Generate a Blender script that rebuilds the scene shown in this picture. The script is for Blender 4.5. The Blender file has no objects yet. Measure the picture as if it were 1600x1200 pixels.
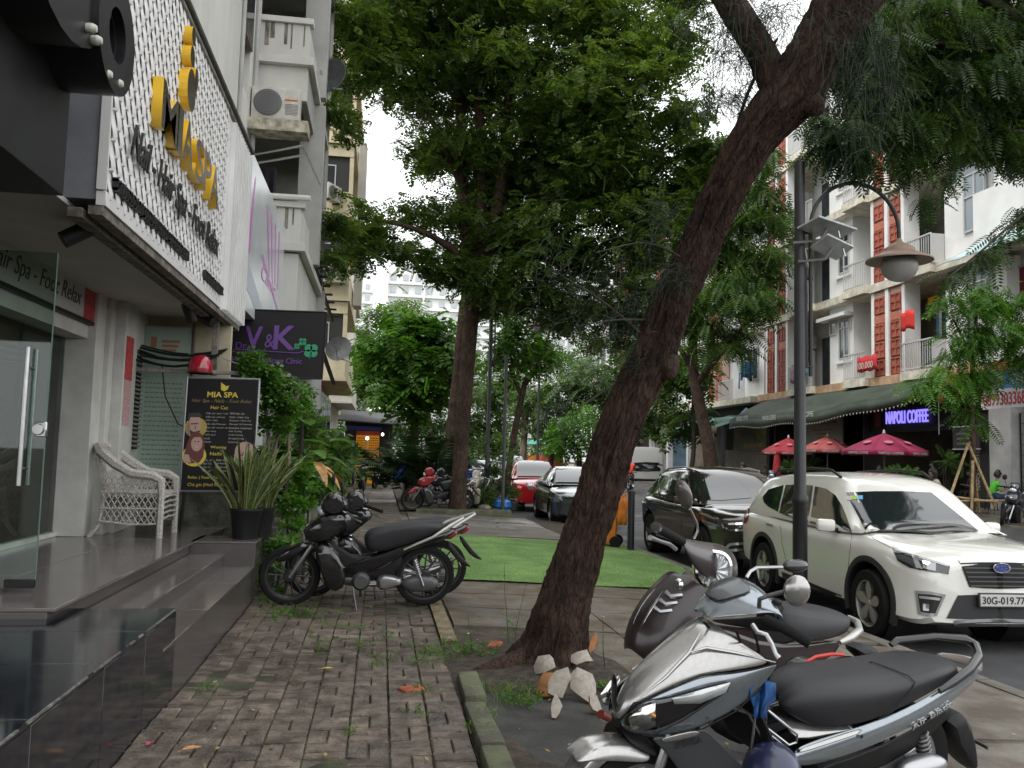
import bpy, bmesh, math, random
import numpy as np
from mathutils import Vector, Matrix, Euler
random.seed(7); np.random.seed(7)
S = bpy.context.scene
C = S.collection
PI = math.pi
def rad(a): return a*PI/180
# ---------------------------------------------------------------- camera
CAM_H = 1.42
CB = np.array([[0.98852,-0.0377,-0.14628],[-0.14882,-0.07695,-0.98587],[0.02591,0.99632,-0.08168]])
cd = bpy.data.cameras.new('camera'); cam = bpy.data.objects.new('camera', cd); C.objects.link(cam)
cd.sensor_width = 36; cd.lens = 36*1358/1600; cd.clip_start = 0.05; cd.clip_end = 2000
_m = Matrix.Identity(4)
for i in range(3):
    for j in range(3): _m[i][j] = CB[i][j]
_m[2][3] = CAM_H
cam.matrix_world = _m
S.camera = cam
# ---------------------------------------------------------------- sky and sun (bright overcast)
SUN_EL, SUN_ROT = 58, 228
w = bpy.data.worlds.new('World'); S.world = w; w.use_nodes = True
nt = w.node_tree; nt.nodes.clear()
N = nt.nodes.new
sky = N('ShaderNodeTexSky'); sky.sky_type = 'NISHITA'; sky.sun_disc = False
sky.sun_elevation = rad(SUN_EL); sky.sun_rotation = rad(SUN_ROT); sky.dust_density = 4; sky.air_density = 1.0
nz = N('ShaderNodeTexNoise'); nz.inputs['Scale'].default_value = 2.2; nz.inputs['Detail'].default_value = 5
rp = N('ShaderNodeValToRGB'); rp.color_ramp.elements[0].position = .25; rp.color_ramp.elements[0].color = (.8,.8,.8,1)
rp.color_ramp.elements[1].position = .6; rp.color_ramp.elements[1].color = (.97,.97,.97,1)
mx = N('ShaderNodeMix'); mx.data_type = 'RGBA'; mx.inputs[7].default_value = (17.5,17.8,18.0,1)
tc = N('ShaderNodeTexCoord'); bg = N('ShaderNodeBackground'); bg.inputs['Strength'].default_value = .1
wo = N('ShaderNodeOutputWorld')
L = nt.links.new
L(tc.outputs['Generated'], nz.inputs['Vector']); L(nz.outputs['Fac'], rp.inputs[0]); L(rp.outputs[0], mx.inputs[0])
L(sky.outputs[0], mx.inputs[6]); L(mx.outputs[2], bg.inputs['Color']); L(bg.outputs[0], wo.inputs[0])
sl = bpy.data.lights.new('sun','SUN'); so = bpy.data.objects.new('sun', sl); C.objects.link(so)
sl.energy = 1.5; sl.angle = rad(18); sl.color = (1,.97,.92)
so.rotation_euler = (rad(90-SUN_EL), 0, rad(180-SUN_ROT))
so.location = (0,0,30)
S.view_settings.view_transform = 'Standard'; S.view_settings.look = 'None'
S.view_settings.exposure = 0.36; S.view_settings.gamma = 1; S.view_settings.use_curve_mapping = False
S.render.engine = 'CYCLES'
cy = S.cycles
cy.use_denoising = True; cy.max_bounces = 7; cy.diffuse_bounces = 3; cy.glossy_bounces = 3
cy.transmission_bounces = 5; cy.transparent_max_bounces = 8; cy.caustics_reflective = False; cy.caustics_refractive = False
cy.sample_clamp_indirect = 6
# ---------------------------------------------------------------- photograph pixel -> world ray helpers (for reading positions off the photo)
ROLL = .026
def _ray(px, py):
    d = CB @ np.array([px-800, 600-py, -1358.0]); return d
def PX(px, py, X): d = _ray(px,py); t = X/d[0]; return Vector((X, d[1]*t, CAM_H+d[2]*t))
def PY(px, py, Y): d = _ray(px,py); t = Y/d[1]; return Vector((d[0]*t, Y, CAM_H+d[2]*t))
def PZ(px, py, z): d = _ray(px,py); t = (z-CAM_H)/d[2]; return Vector((d[0]*t, d[1]*t, z))
# ---------------------------------------------------------------- objects
def thing(name, label, cat, loc=(0,0,0), rotz=0, group=None):
    o = bpy.data.objects.new(name, None); C.objects.link(o); o.empty_display_size = .2
    o.location = loc; o.rotation_euler = (0,0,rotz)
    o['label'] = label; o['category'] = cat
    if group: o['group'] = group
    return o
def tag(o, label=None, cat=None, group=None, kind=None):
    if label: o['label'] = label
    if cat: o['category'] = cat
    if group: o['group'] = group
    if kind: o['kind'] = kind
    return o
def wmat(o):
    m = o.matrix_basis.copy()
    while o.parent: o = o.parent; m = o.matrix_basis @ m
    return m
def copy_tree(o, parent=None, **kw):
    c = o.copy(); C.objects.link(c); c.parent = parent
    for ch in list(o.children): copy_tree(ch, c)
    for k, v in kw.items(): c[k] = v
    return c
class MB:
    def __init__(s): s.v = []; s.f = []; s.m = []; s.sm = []; s.cur = 0
    def add(s, vs, fs, M=None, smooth=False):
        b = len(s.v)
        if M is not None: vs = [M @ Vector(p) for p in vs]
        s.v.extend([tuple(p) for p in vs])
        for f in fs: s.f.append(tuple(i+b for i in f)); s.m.append(s.cur); s.sm.append(smooth)
        return s
    def quad(s, a, b, c, d): return s.add([a,b,c,d], [(0,1,2,3)])
    def box(s, c, d, r=None, M=None, ch=0):
        """box centre c, size d; ch = chamfer"""
        x,y,z = d[0]/2, d[1]/2, d[2]/2
        T = Matrix.Translation(c)
        if r is not None: T = T @ Euler(r).to_matrix().to_4x4()
        if M is not None: T = M @ T
        if ch <= 0:
            vs = [(-x,-y,-z),(x,-y,-z),(x,y,-z),(-x,y,-z),(-x,-y,z),(x,-y,z),(x,y,z),(-x,y,z)]
            fs = [(0,3,2,1),(4,5,6,7),(0,1,5,4),(1,2,6,5),(2,3,7,6),(3,0,4,7)]
            return s.add(vs, fs, T)
        ch = min(ch, x*.9, y*.9, z*.9)
        bm = bmesh.new(); bmesh.ops.create_cube(bm, size=1)
        for v in bm.verts: v.co = Vector((v.co.x*d[0], v.co.y*d[1], v.co.z*d[2]))
        bmesh.ops.bevel(bm, geom=bm.edges[:], offset=ch, segments=2 if ch > .012 else 1, profile=.5, affect='EDGES')
        bm.verts.index_update()
        s.add([v.co.copy() for v in bm.verts], [[v.index for v in f.verts] for f in bm.faces], T, smooth=True); bm.free()
        return s
    def b2(s, a, b, ch=0):
        a = Vector(a); b = Vector(b)
        return s.box((a+b)/2, [abs(q) for q in (b-a)], ch=ch)
    def tube(s, path, r, n=8, caps=True, smooth=True, sq=None):
        path = [Vector(p) for p in path]; k = len(path)
        rs = r if isinstance(r, (list,tuple)) else [r]*k
        vs = []; prev = None
        for i, p in enumerate(path):
            t = (path[min(i+1,k-1)] - path[max(i-1,0)]).normalized()
            if prev is None:
                a = Vector((0,0,1)) if abs(t.z) < .9 else Vector((1,0,0))
                u = t.cross(a).normalized()
            else:
                u = (prev - t*prev.dot(t))
                u = u.normalized() if u.length > 1e-6 else t.orthogonal().normalized()
            prev = u; w_ = t.cross(u)
            for j in range(n):
                a = 2*PI*j/n
                vs.append(p + (u*math.cos(a) + w_*math.sin(a)*(sq or 1))*rs[i])
        fs = [(i*n+j, i*n+(j+1)%n, (i+1)*n+(j+1)%n, (i+1)*n+j) for i in range(k-1) for j in range(n)]
        if caps: fs += [tuple(range(n-1,-1,-1)), tuple(range((k-1)*n, k*n))]
        return s.add(vs, fs, None, smooth)
    def cyl(s, p0, p1, r0, r1=None, n=16, smooth=True): return s.tube([p0,p1], [r0, r0 if r1 is None else r1], n, True, smooth)
    def lathe(s, prof, o=(0,0,0), axis='z', n=24, M=None, smooth=True, a0=0, a1=2*PI):
        full = abs(a1-a0-2*PI) < 1e-6; nn = n if full else n+1
        vs = []
        for (r, h) in prof:
            for j in range(nn):
                a = a0+(a1-a0)*j/n; c_, s_ = r*math.cos(a), r*math.sin(a)
                p = (c_,s_,h) if axis == 'z' else ((h,c_,s_) if axis == 'x' else (s_,h,c_))
                vs.append(Vector(p)+Vector(o))
        fs = []
        for i in range(len(prof)-1):
            for j in range(n):
                j2 = (j+1)%n if full else j+1
                fs.append((i*nn+j, i*nn+j2, (i+1)*nn+j2, (i+1)*nn+j))
        return s.add(vs, fs, M, smooth)
    def prism(s, poly, o, ux, uy, depth, smooth=False):
        """poly (2d) in plane o+ux*a+uy*b, extruded by vector depth"""
        o, ux, uy, dv = Vector(o), Vector(ux), Vector(uy), Vector(depth)
        n = len(poly); vs = [o+ux*a+uy*b for a,b in poly]; vs += [p+dv for p in vs]
        fs = [tuple(range(n-1,-1,-1)), tuple(range(n,2*n))] + [(i,(i+1)%n,n+(i+1)%n,n+i) for i in range(n)]
        return s.add(vs, fs, None, smooth)
    def grid(s, rows, closed=False, smooth=True, flip=False):
        k = len(rows[0]); vs = [p for r in rows for p in r]; fs = []
        for i in range(len(rows)-1):
            for j in range(k if closed else k-1):
                q = (i*k+j, i*k+(j+1)%k, (i+1)*k+(j+1)%k, (i+1)*k+j)
                fs.append(q[::-1] if flip else q)
        return s.add(vs, fs, None, smooth)
    def build(s, name, mats, parent=None, world=False, sharp=40, sub=0, solid=0, ssharp=None):
        me = bpy.data.meshes.new(name)
        vs = s.v
        if world and parent is not None:
            inv = wmat(parent).inverted(); vs = [inv @ Vector(p) for p in vs]
        me.from_pydata([tuple(p) for p in vs], [], s.f)
        if not isinstance(mats, (list,tuple)): mats = [mats]
        for q in mats: me.materials.append(q)
        me.polygons.foreach_set('material_index', s.m)
        me.polygons.foreach_set('use_smooth', s.sm)
        me.update()
        if any(s.sm):
            me.set_sharp_from_angle(angle=rad(sharp))
        o = bpy.data.objects.new(name, me); C.objects.link(o); o.parent = parent
        if solid:
            q = o.modifiers.new('solidify','SOLIDIFY'); q.thickness = solid; q.offset = 0
        if sub:
            q = o.modifiers.new('subsurf','SUBSURF'); q.levels = sub; q.render_levels = sub
        return o
def np_mesh(name, V, F, mat, parent=None, world=False, mid=None):
    """V (n,3) float, F (m,k) int with constant k"""
    V = np.asarray(V, np.float32); F = np.asarray(F, np.int32)
    if world and parent is not None:
        inv = np.array(wmat(parent).inverted()); V = V @ inv[:3,:3].T + inv[:3,3]
    me = bpy.data.meshes.new(name); k = F.shape[1]
    me.vertices.add(len(V)); me.vertices.foreach_set('co', V.astype(np.float32).ravel())
    me.loops.add(F.size); me.loops.foreach_set('vertex_index', F.ravel())
    me.polygons.add(len(F)); me.polygons.foreach_set('loop_start', np.arange(0,F.size,k,dtype=np.int32))
    me.update(calc_edges=True)
    for q in (mat if isinstance(mat,(list,tuple)) else [mat]): me.materials.append(q)
    if mid is not None: me.polygons.foreach_set('material_index', np.asarray(mid,np.int32))
    me.validate()
    o = bpy.data.objects.new(name, me); C.objects.link(o); o.parent = parent
    return o
def struct(o): o['kind'] = 'structure'; return o
# ---------------------------------------------------------------- materials
_MC = {}
def M(name, col=(.5,.5,.5), rough=.5, metal=0, var=0, vs=6, bump=0, bs=60, coat=0, spec=.5, orand=0, col2=None, ramp=(.4,.65),
      emit=None, es=1, wet=0, wets=.6, space='Object', trans=0, alpha=1, stretch=None, det=5, sss=0):
    if name in _MC: return _MC[name]
    m = bpy.data.materials.new(name); m.use_nodes = True; t = m.node_tree; b = t.nodes['Principled BSDF']
    n = t.nodes.new; l = t.links.new
    b.inputs['Base Color'].default_value = (*col,1); b.inputs['Roughness'].default_value = rough; b.inputs['Metallic'].default_value = metal
    b.inputs['Coat Weight'].default_value = coat; b.inputs['Coat Roughness'].default_value = .05
    b.inputs['Specular IOR Level'].default_value = spec
    b.inputs['Transmission Weight'].default_value = trans
    if emit: b.inputs['Emission Color'].default_value = (*emit,1); b.inputs['Emission Strength'].default_value = es
    co = None
    def coord():
        nonlocal co
        if co is None:
            if space == 'World': g = n('ShaderNodeNewGeometry'); co = g.outputs['Position']
            else: g = n('ShaderNodeTexCoord'); co = g.outputs['Object']
            if stretch:
                mp = n('ShaderNodeMapping'); mp.inputs['Scale'].default_value = stretch; l(co, mp.inputs['Vector']); co = mp.outputs[0]
        return co
    cur = None
    if var or col2:
        z = n('ShaderNodeTexNoise'); z.inputs['Scale'].default_value = vs; z.inputs['Detail'].default_value = det; z.inputs['Roughness'].default_value = .6
        l(coord(), z.inputs['Vector'])
        r = n('ShaderNodeValToRGB'); r.color_ramp.elements[0].position = ramp[0]; r.color_ramp.elements[1].position = ramp[1]
        c0 = col; c1 = col2 or col
        r.color_ramp.elements[0].color = (*[q*(1-var) for q in c0],1); r.color_ramp.elements[1].color = (*[min(1,q*(1+var)) for q in c1],1)
        l(z.outputs['Fac'], r.inputs[0]); cur = r.outputs[0]
    if orand:
        oi = n('ShaderNodeObjectInfo'); mr = n('ShaderNodeMapRange'); mr.inputs[3].default_value = 1-orand; mr.inputs[4].default_value = 1+orand
        l(oi.outputs['Random'], mr.inputs[0]); mu = n('ShaderNodeMix'); mu.data_type = 'RGBA'; mu.blend_type = 'MULTIPLY'; mu.inputs[0].default_value = 1
        if cur is not None: l(cur, mu.inputs[6])
        else: mu.inputs[6].default_value = (*col,1)
        l(mr.outputs[0], mu.inputs[7]); cur = mu.outputs[2]
    if wet:
        z2 = n('ShaderNodeTexNoise'); z2.inputs['Scale'].default_value = wets; z2.inputs['Detail'].default_value = 6; z2.inputs['Roughness'].default_value = .65
        g2 = n('ShaderNodeNewGeometry'); l(g2.outputs['Position'], z2.inputs['Vector'])
        r2 = n('ShaderNodeValToRGB'); r2.color_ramp.elements[0].position = .46; r2.color_ramp.elements[1].position = .6
        r2.color_ramp.elements[0].color = (0,0,0,1); r2.color_ramp.elements[1].color = (1,1,1,1)
        l(z2.outputs['Fac'], r2.inputs[0])
        m1 = n('ShaderNodeMapRange'); m1.inputs[3].default_value = rough; m1.inputs[4].default_value = max(.12,rough-wet); l(r2.outputs[0], m1.inputs[0]); l(m1.outputs[0], b.inputs['Roughness'])
        m2 = n('ShaderNodeMapRange'); m2.inputs[3].default_value = 1; m2.inputs[4].default_value = .62; l(r2.outputs[0], m2.inputs[0])
        mu = n('ShaderNodeMix'); mu.data_type = 'RGBA'; mu.blend_type = 'MULTIPLY'; mu.inputs[0].default_value = 1
        if cur is not None: l(cur, mu.inputs[6])
        else: mu.inputs[6].default_value = (*col,1)
        l(m2.outputs[0], mu.inputs[7]); cur = mu.outputs[2]
    if cur is not None: l(cur, b.inputs['Base Color'])
    if bump:
        z3 = n('ShaderNodeTexNoise'); z3.inputs['Scale'].default_value = bs; z3.inputs['Detail'].default_value = 6; l(coord(), z3.inputs['Vector'])
        bp = n('ShaderNodeBump'); bp.inputs['Strength'].default_value = bump; bp.inputs['Distance'].default_value = .02
        l(z3.outputs['Fac'], bp.inputs['Height']); l(bp.outputs[0], b.inputs['Normal'])
    _MC[name] = m; return m
def leafmat(name, c0, c1, trans=.35, vs=1.2, rough=.45):
    if name in _MC: return _MC[name]
    m = bpy.data.materials.new(name); m.use_nodes = True; t = m.node_tree; n = t.nodes.new; l = t.links.new
    b = t.nodes['Principled BSDF']; out = t.nodes['Material Output']
    b.inputs['Roughness'].default_value = rough; b.inputs['Specular IOR Level'].default_value = .35
    g = n('ShaderNodeNewGeometry')
    z = n('ShaderNodeTexNoise'); z.inputs['Scale'].default_value = vs; z.inputs['Detail'].default_value = 4; l(g.outputs['Position'], z.inputs['Vector'])
    ri = n('ShaderNodeMath'); ri.operation = 'MULTIPLY_ADD'; ri.inputs[1].default_value = .35; l(g.outputs['Random Per Island'], ri.inputs[0]); 
    s1 = n('ShaderNodeMath'); s1.operation = 'SUBTRACT'; s1.inputs[1].default_value = .17; l(z.outputs['Fac'], s1.inputs[0]); l(s1.outputs[0], ri.inputs[2])
    r = n('ShaderNodeValToRGB'); r.color_ramp.elements[0].position = .33; r.color_ramp.elements[1].position = .68
    r.color_ramp.elements[0].color = (*c0,1); r.color_ramp.elements[1].color = (*c1,1); l(ri.outputs[0], r.inputs[0])
    l(r.outputs[0], b.inputs['Base Color'])
    tr = n('ShaderNodeBsdfTranslucent'); mu = n('ShaderNodeMix'); mu.data_type = 'RGBA'; mu.blend_type = 'MULTIPLY'; mu.inputs[0].default_value = 1
    l(r.outputs[0], mu.inputs[6]); mu.inputs[7].default_value = (1.5,1.6,.7,1); l(mu.outputs[2], tr.inputs['Color'])
    ms = n('ShaderNodeMixShader'); ms.inputs[0].default_value = trans; l(b.outputs[0], ms.inputs[1]); l(tr.outputs[0], ms.inputs[2]); l(ms.outputs[0], out.inputs[0])
    _MC[name] = m; return m
def glassmat(name, tint=(.8,.85,.85), rough=.02, mixf=.85):
    """thin architectural glass: mostly see-through with a mirror coat"""
    if name in _MC: return _MC[name]
    m = bpy.data.materials.new(name); m.use_nodes = True; t = m.node_tree; n = t.nodes.new; l = t.links.new
    out = t.nodes['Material Output']; t.nodes.remove(t.nodes['Principled BSDF'])
    a = n('ShaderNodeBsdfTransparent'); a.inputs[0].default_value = (*tint,1)
    g = n('ShaderNodeBsdfGlossy'); g.inputs['Roughness'].default_value = rough; g.inputs['Color'].default_value = (1,1,1,1)
    f = n('ShaderNodeFresnel'); f.inputs[0].default_value = 1.5
    ms = n('ShaderNodeMixShader'); l(f.outputs[0], ms.inputs[0]); l(a.outputs[0], ms.inputs[1]); l(g.outputs[0], ms.inputs[2]); l(ms.outputs[0], out.inputs[0])
    _MC[name] = m; return m
# ---------------------------------------------------------------- lettering
def text(s, name, mat, parent, o, ux, uy, w=None, h=None, depth=.004, shear=0, bold=0, world=False, both=False):
    """lettering as a mesh: lower-left corner o, along ux, up uy, fitted to w and h"""
    cu = bpy.data.curves.new(name, 'FONT'); cu.body = s; cu.shear = shear; cu.offset = bold; cu.resolution_u = 3; cu.extrude = .05
    t = bpy.data.objects.new(name, cu); C.objects.link(t)
    dg = bpy.context.evaluated_depsgraph_get(); dg.update()
    me = bpy.data.meshes.new_from_object(t.evaluated_get(dg))
    bpy.data.objects.remove(t); bpy.data.curves.remove(cu)
    n = len(me.vertices); a = np.zeros(n*3, np.float32); me.vertices.foreach_get('co', a); a = a.reshape(-1,3)
    lo, hi = a.min(0), a.max(0); sx = (w/(hi[0]-lo[0])) if w else None; sy = (h/(hi[1]-lo[1])) if h else None
    sx = sx or sy; sy = sy or sx
    ux = np.array(Vector(ux).normalized()); uy = np.array(Vector(uy).normalized()); uz = np.cross(ux,uy)
    q = np.array(Vector(o)) + np.outer((a[:,0]-lo[0])*sx, ux) + np.outer((a[:,1]-lo[1])*sy, uy) + np.outer((a[:,2]+.05)/.1*depth, uz)
    if world and parent is not None:
        inv = np.array(wmat(parent).inverted()); q = q @ inv[:3,:3].T + inv[:3,3]
    me.vertices.foreach_set('co', q.astype(np.float32).ravel()); me.materials.clear(); me.materials.append(mat); me.update()
    ob = bpy.data.objects.new(name, me); C.objects.link(ob); ob.parent = parent
    return ob
def blob_noise(p, s=1.0, seed=0):
    x,y,z = p[0]*s+seed, p[1]*s+seed*1.7, p[2]*s-seed
    return (math.sin(x*1.7+math.sin(y*2.3))+math.sin(y*1.9+math.sin(z*2.1))+math.sin(z*1.6+math.sin(x*2.7)))/3
def barkmat(name, c0, c1, sc=14, st=.3, bump=1.0):
    m = bpy.data.materials.new(name); m.use_nodes = True; t = m.node_tree; n = t.nodes.new; l = t.links.new; b = t.nodes['Principled BSDF']; b.inputs['Roughness'].default_value = .92; b.inputs['Specular IOR Level'].default_value = .25
    g = n('ShaderNodeNewGeometry'); mp = n('ShaderNodeMapping'); mp.inputs['Scale'].default_value = (1,1,st); l(g.outputs['Position'], mp.inputs['Vector'])
    z = n('ShaderNodeTexNoise'); z.inputs['Scale'].default_value = sc*.5; z.inputs['Detail'].default_value = 6; l(mp.outputs[0], z.inputs['Vector'])
    ad = n('ShaderNodeMix'); ad.data_type = 'VECTOR'; ad.inputs[0].default_value = .16; l(mp.outputs[0], ad.inputs[4]); l(z.outputs['Color'], ad.inputs[5])
    v = n('ShaderNodeTexVoronoi'); v.feature = 'DISTANCE_TO_EDGE'; v.inputs['Scale'].default_value = sc*1.6; l(ad.outputs[1], v.inputs['Vector'])
    f = n('ShaderNodeTexNoise'); f.inputs['Scale'].default_value = sc*5; f.inputs['Detail'].default_value = 8; f.inputs['Roughness'].default_value = .7; l(mp.outputs[0], f.inputs['Vector'])
    k = n('ShaderNodeTexNoise'); k.inputs['Scale'].default_value = 3.5; k.inputs['Detail'].default_value = 4; l(g.outputs['Position'], k.inputs['Vector'])
    s1 = n('ShaderNodeMath'); s1.operation = 'MULTIPLY_ADD'; s1.inputs[1].default_value = .55; l(f.outputs['Fac'], s1.inputs[0]); k2 = n('ShaderNodeMath'); k2.operation = 'MULTIPLY'; k2.inputs[1].default_value = .5; l(k.outputs['Fac'], k2.inputs[0]); l(k2.outputs[0], s1.inputs[2])
    r = n('ShaderNodeValToRGB'); r.color_ramp.elements[0].position = .36; r.color_ramp.elements[1].position = .68; r.color_ramp.elements[0].color = (*c0,1); r.color_ramp.elements[1].color = (*c1,1); l(s1.outputs[0], r.inputs[0])
    e = n('ShaderNodeMapRange'); e.inputs[1].default_value = 0; e.inputs[2].default_value = .16; e.inputs[3].default_value = .55; e.inputs[4].default_value = 1; l(v.outputs['Distance'], e.inputs[0])
    mu = n('ShaderNodeMix'); mu.data_type = 'RGBA'; mu.blend_type = 'MULTIPLY'; mu.inputs[0].default_value = 1; l(r.outputs[0], mu.inputs[6]); l(e.outputs[0], mu.inputs[7]); l(mu.outputs[2], b.inputs['Base Color'])
    h = n('ShaderNodeMath'); h.operation = 'MULTIPLY_ADD'; h.inputs[1].default_value = 1.6; l(f.outputs['Fac'], h.inputs[0]); l(e.outputs[0], h.inputs[2])
    bp = n('ShaderNodeBump'); bp.inputs['Strength'].default_value = bump; bp.inputs['Distance'].default_value = .018; l(h.outputs[0], bp.inputs['Height']); l(bp.outputs[0], b.inputs['Normal'])
    return m
# common materials
paint_black = M('paint_black',(.012,.012,.013),.3,coat=.3)
plastic_black = M('plastic_black',(.012,.012,.013),.55,spec=.35,var=.2,vs=30,bump=.05,bs=200)
rubber = M('rubber',(.011,.011,.011),.8,spec=.2,bump=.1,bs=120)
chrome = M('chrome',(.75,.75,.76),.12,1)
steel = M('steel',(.45,.45,.46),.3,1,var=.1,vs=20)
alloy = M('alloy',(.42,.42,.43),.35,.9)
white_wall = M('white_wall',(.62,.61,.58),.7,var=.08,vs=1.2,bump=.05,bs=80)
# ================================================================ GROUND
def gz(x, y=0):
    """height of the walking surface across the street"""
    if x < .5: return 0.0
    if x < 4.5: return -.17*(x-.5)/4.0
    if x < 14: return -.30 + .22*max(0,(x-6))/8.0
    return .1
def sheet(name, mat, xs, ys, dz=0, zf=None, kind=True, parent=None, seg=.6):
    mb = MB(); nx = max(1,int((xs[1]-xs[0])/seg)); ny = max(1,int((ys[1]-ys[0])/max(seg,(ys[1]-ys[0])/60)))
    rows = [[Vector((xs[0]+(xs[1]-xs[0])*i/nx, ys[0]+(ys[1]-ys[0])*j/ny, (zf or gz)(xs[0]+(xs[1]-xs[0])*i/nx)+dz)) for i in range(nx+1)] for j in range(ny+1)]
    mb.grid(rows, flip=False); o = mb.build(name, mat, parent)
    if kind: struct(o)
    return o
m_soil = M('soil',(.060,.046,.032),.9,var=.4,vs=9,bump=.6,bs=40,space='World')
m_asphalt = M('asphalt',(.05,.05,.052),.75,var=.25,vs=1.1,bump=.35,bs=160,space='World',wet=.35,wets=.5)
m_oldasph = M('old_asphalt',(.052,.05,.046),.85,var=.3,vs=4,bump=.5,bs=90,space='World')
m_conc = M('old_concrete',(.19,.15,.11),.72,var=.5,vs=2.6,bump=.3,bs=60,space='World',col2=(.13,.12,.1),wet=.4,wets=.55)
m_concd = M('damp_concrete',(.14,.118,.092),.65,var=.3,vs=1.3,bump=.3,bs=50,space='World',wet=.42,wets=.45)
m_kerb = M('kerb_stone',(.13,.12,.09),.85,var=.35,vs=5,bump=.5,bs=45,space='World',col2=(.10,.115,.06))
m_turf = M('turf',(.19,.31,.11),.95,var=.25,vs=1.3,bump=.4,bs=400,space='World',spec=.1)
m_paver = M('paver',(.138,.103,.080),.75,var=.4,vs=9,bump=.6,bs=60,space='World',orand=.28,col2=(.145,.118,.092),wet=.5,wets=.6)
m_paverfar = M('paver_far',(.115,.088,.068),.75,var=.4,vs=5,bump=.4,bs=60,space='World',wet=.4,wets=.3)
g = MB(); g.quad((-900,-300,-.45),(900,-300,-.45),(900,1500,-.45),(-900,1500,-.45)); struct(g.build('ground', m_soil))
sheet('road', m_asphalt, (4.62,14.0), (-6,130), 0)
sheet('parking_bay', m_asphalt, (3.3,4.62), (17.2,130), 0, zf=lambda x: -.30)
sheet('far_pavement', m_concd, (14.15,26), (-2,130), .05, zf=lambda x: .1+.02*(x-14))
# pavement of pavers (bedding sheet, pavers are its parts)
pav = sheet('brick_pavement', M('joint_moss',(.062,.054,.034),.9,var=.5,vs=5,bump=.6,bs=60,space='World',col2=(.05,.06,.028)), (-1.12,.50), (-1,40), -.019)
def paver_mesh(seed, lx, ly):
    rnd = random.Random(seed); mb = MB(); a, b = lx/2-.0025, ly/2-.0025; c = .006
    def j(): return rnd.uniform(-.0025,.0025)
    bot = [(-a,-b,-.06),(a,-b,-.06),(a,b,-.06),(-a,b,-.06)]
    mid = [(x+j(),y+j(),-.009) for x,y,_ in bot]
    top = [(x*(1-c/a)+j(),y*(1-c/b)+j(),j()*.6) for x,y,_ in bot]
    mb.add(bot+mid+top, [(8,9,10,11)]+[(i,(i+1)%4,4+(i+1)%4,4+i) for i in range(4)]+[(4+i,4+(i+1)%4,8+(i+1)%4,8+i) for i in range(4)])
    o = mb.build('paver', m_paver); me = o.data; bpy.data.objects.remove(o); return me
pm_h = [paver_mesh(i,.202,.101) for i in range(5)]; pm_v = [paver_mesh(i+9,.101,.202) for i in range(5)]
slots = []
PW = .2025
for r in range(38):
    for c in range(8):
        x0 = .50-PW*(c+1)+PW/2; y0 = 3.45+PW*(r+.5)
        if x0 < -1.16: continue
        if (r+c) % 2: slots += [(x0,y0-PW/4,0),(x0,y0+PW/4,0)]
        else: slots += [(x0-PW/4,y0,1),(x0+PW/4,y0,1)]
slots.sort(key=lambda q: q[1])
rp_ = random.Random(3); rest = MB()
for k,(x,y,v) in enumerate(slots):
    dip = .012*math.sin(x*3+y*1.3)+.008*math.sin(y*2.9-x)
    z = dip + rp_.uniform(-.005,.005); rx, ry, rz = rp_.gauss(0,.018), rp_.gauss(0,.018), rp_.gauss(0,.012)
    if rp_.random() < .012: continue
    if k < 296:
        o = bpy.data.objects.new('paver', rp_.choice(pm_v if v else pm_h)); C.objects.link(o); o.parent = pav
        o.location = (x,y,z); o.rotation_euler = (rx,ry,rz)
    else:
        lx, ly = (.101,.202) if v else (.202,.101); rest.box((x,y,z-.03),(lx-.008,ly-.008,.06),(rx,ry,rz),ch=.004)
for r in range(110):   # the path running on behind the motorbikes
    for c in range(4):
        x0 = .50-.4*(c+.5); y0 = 11.2+r*.22; rest.box((x0,y0,-.03+rp_.uniform(-.004,.004)),(.39,.205,.06))
tag(rest.build('distant_pavers', m_paverfar, pav), kind='stuff')
# kerb stones along the pavers, one end broken
ks = struct(MB().b2((.515,3.0,-.12),(.66,5.75,-.04)).build('kerb', m_soil))
y = 3.05
for L_ in (.42,.78,.80,.55):
    mb = MB(); mb.box((0,0,0),(.128,L_-.02,.15),ch=.018); o = mb.build('kerbstone', m_kerb, ks); o.location = (.59+random.uniform(-.008,.008), y+L_/2, -.03+random.uniform(-.012,.012)); o.rotation_euler = (random.gauss(0,.02),random.gauss(0,.03),random.gauss(0,.012)); y += L_
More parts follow.
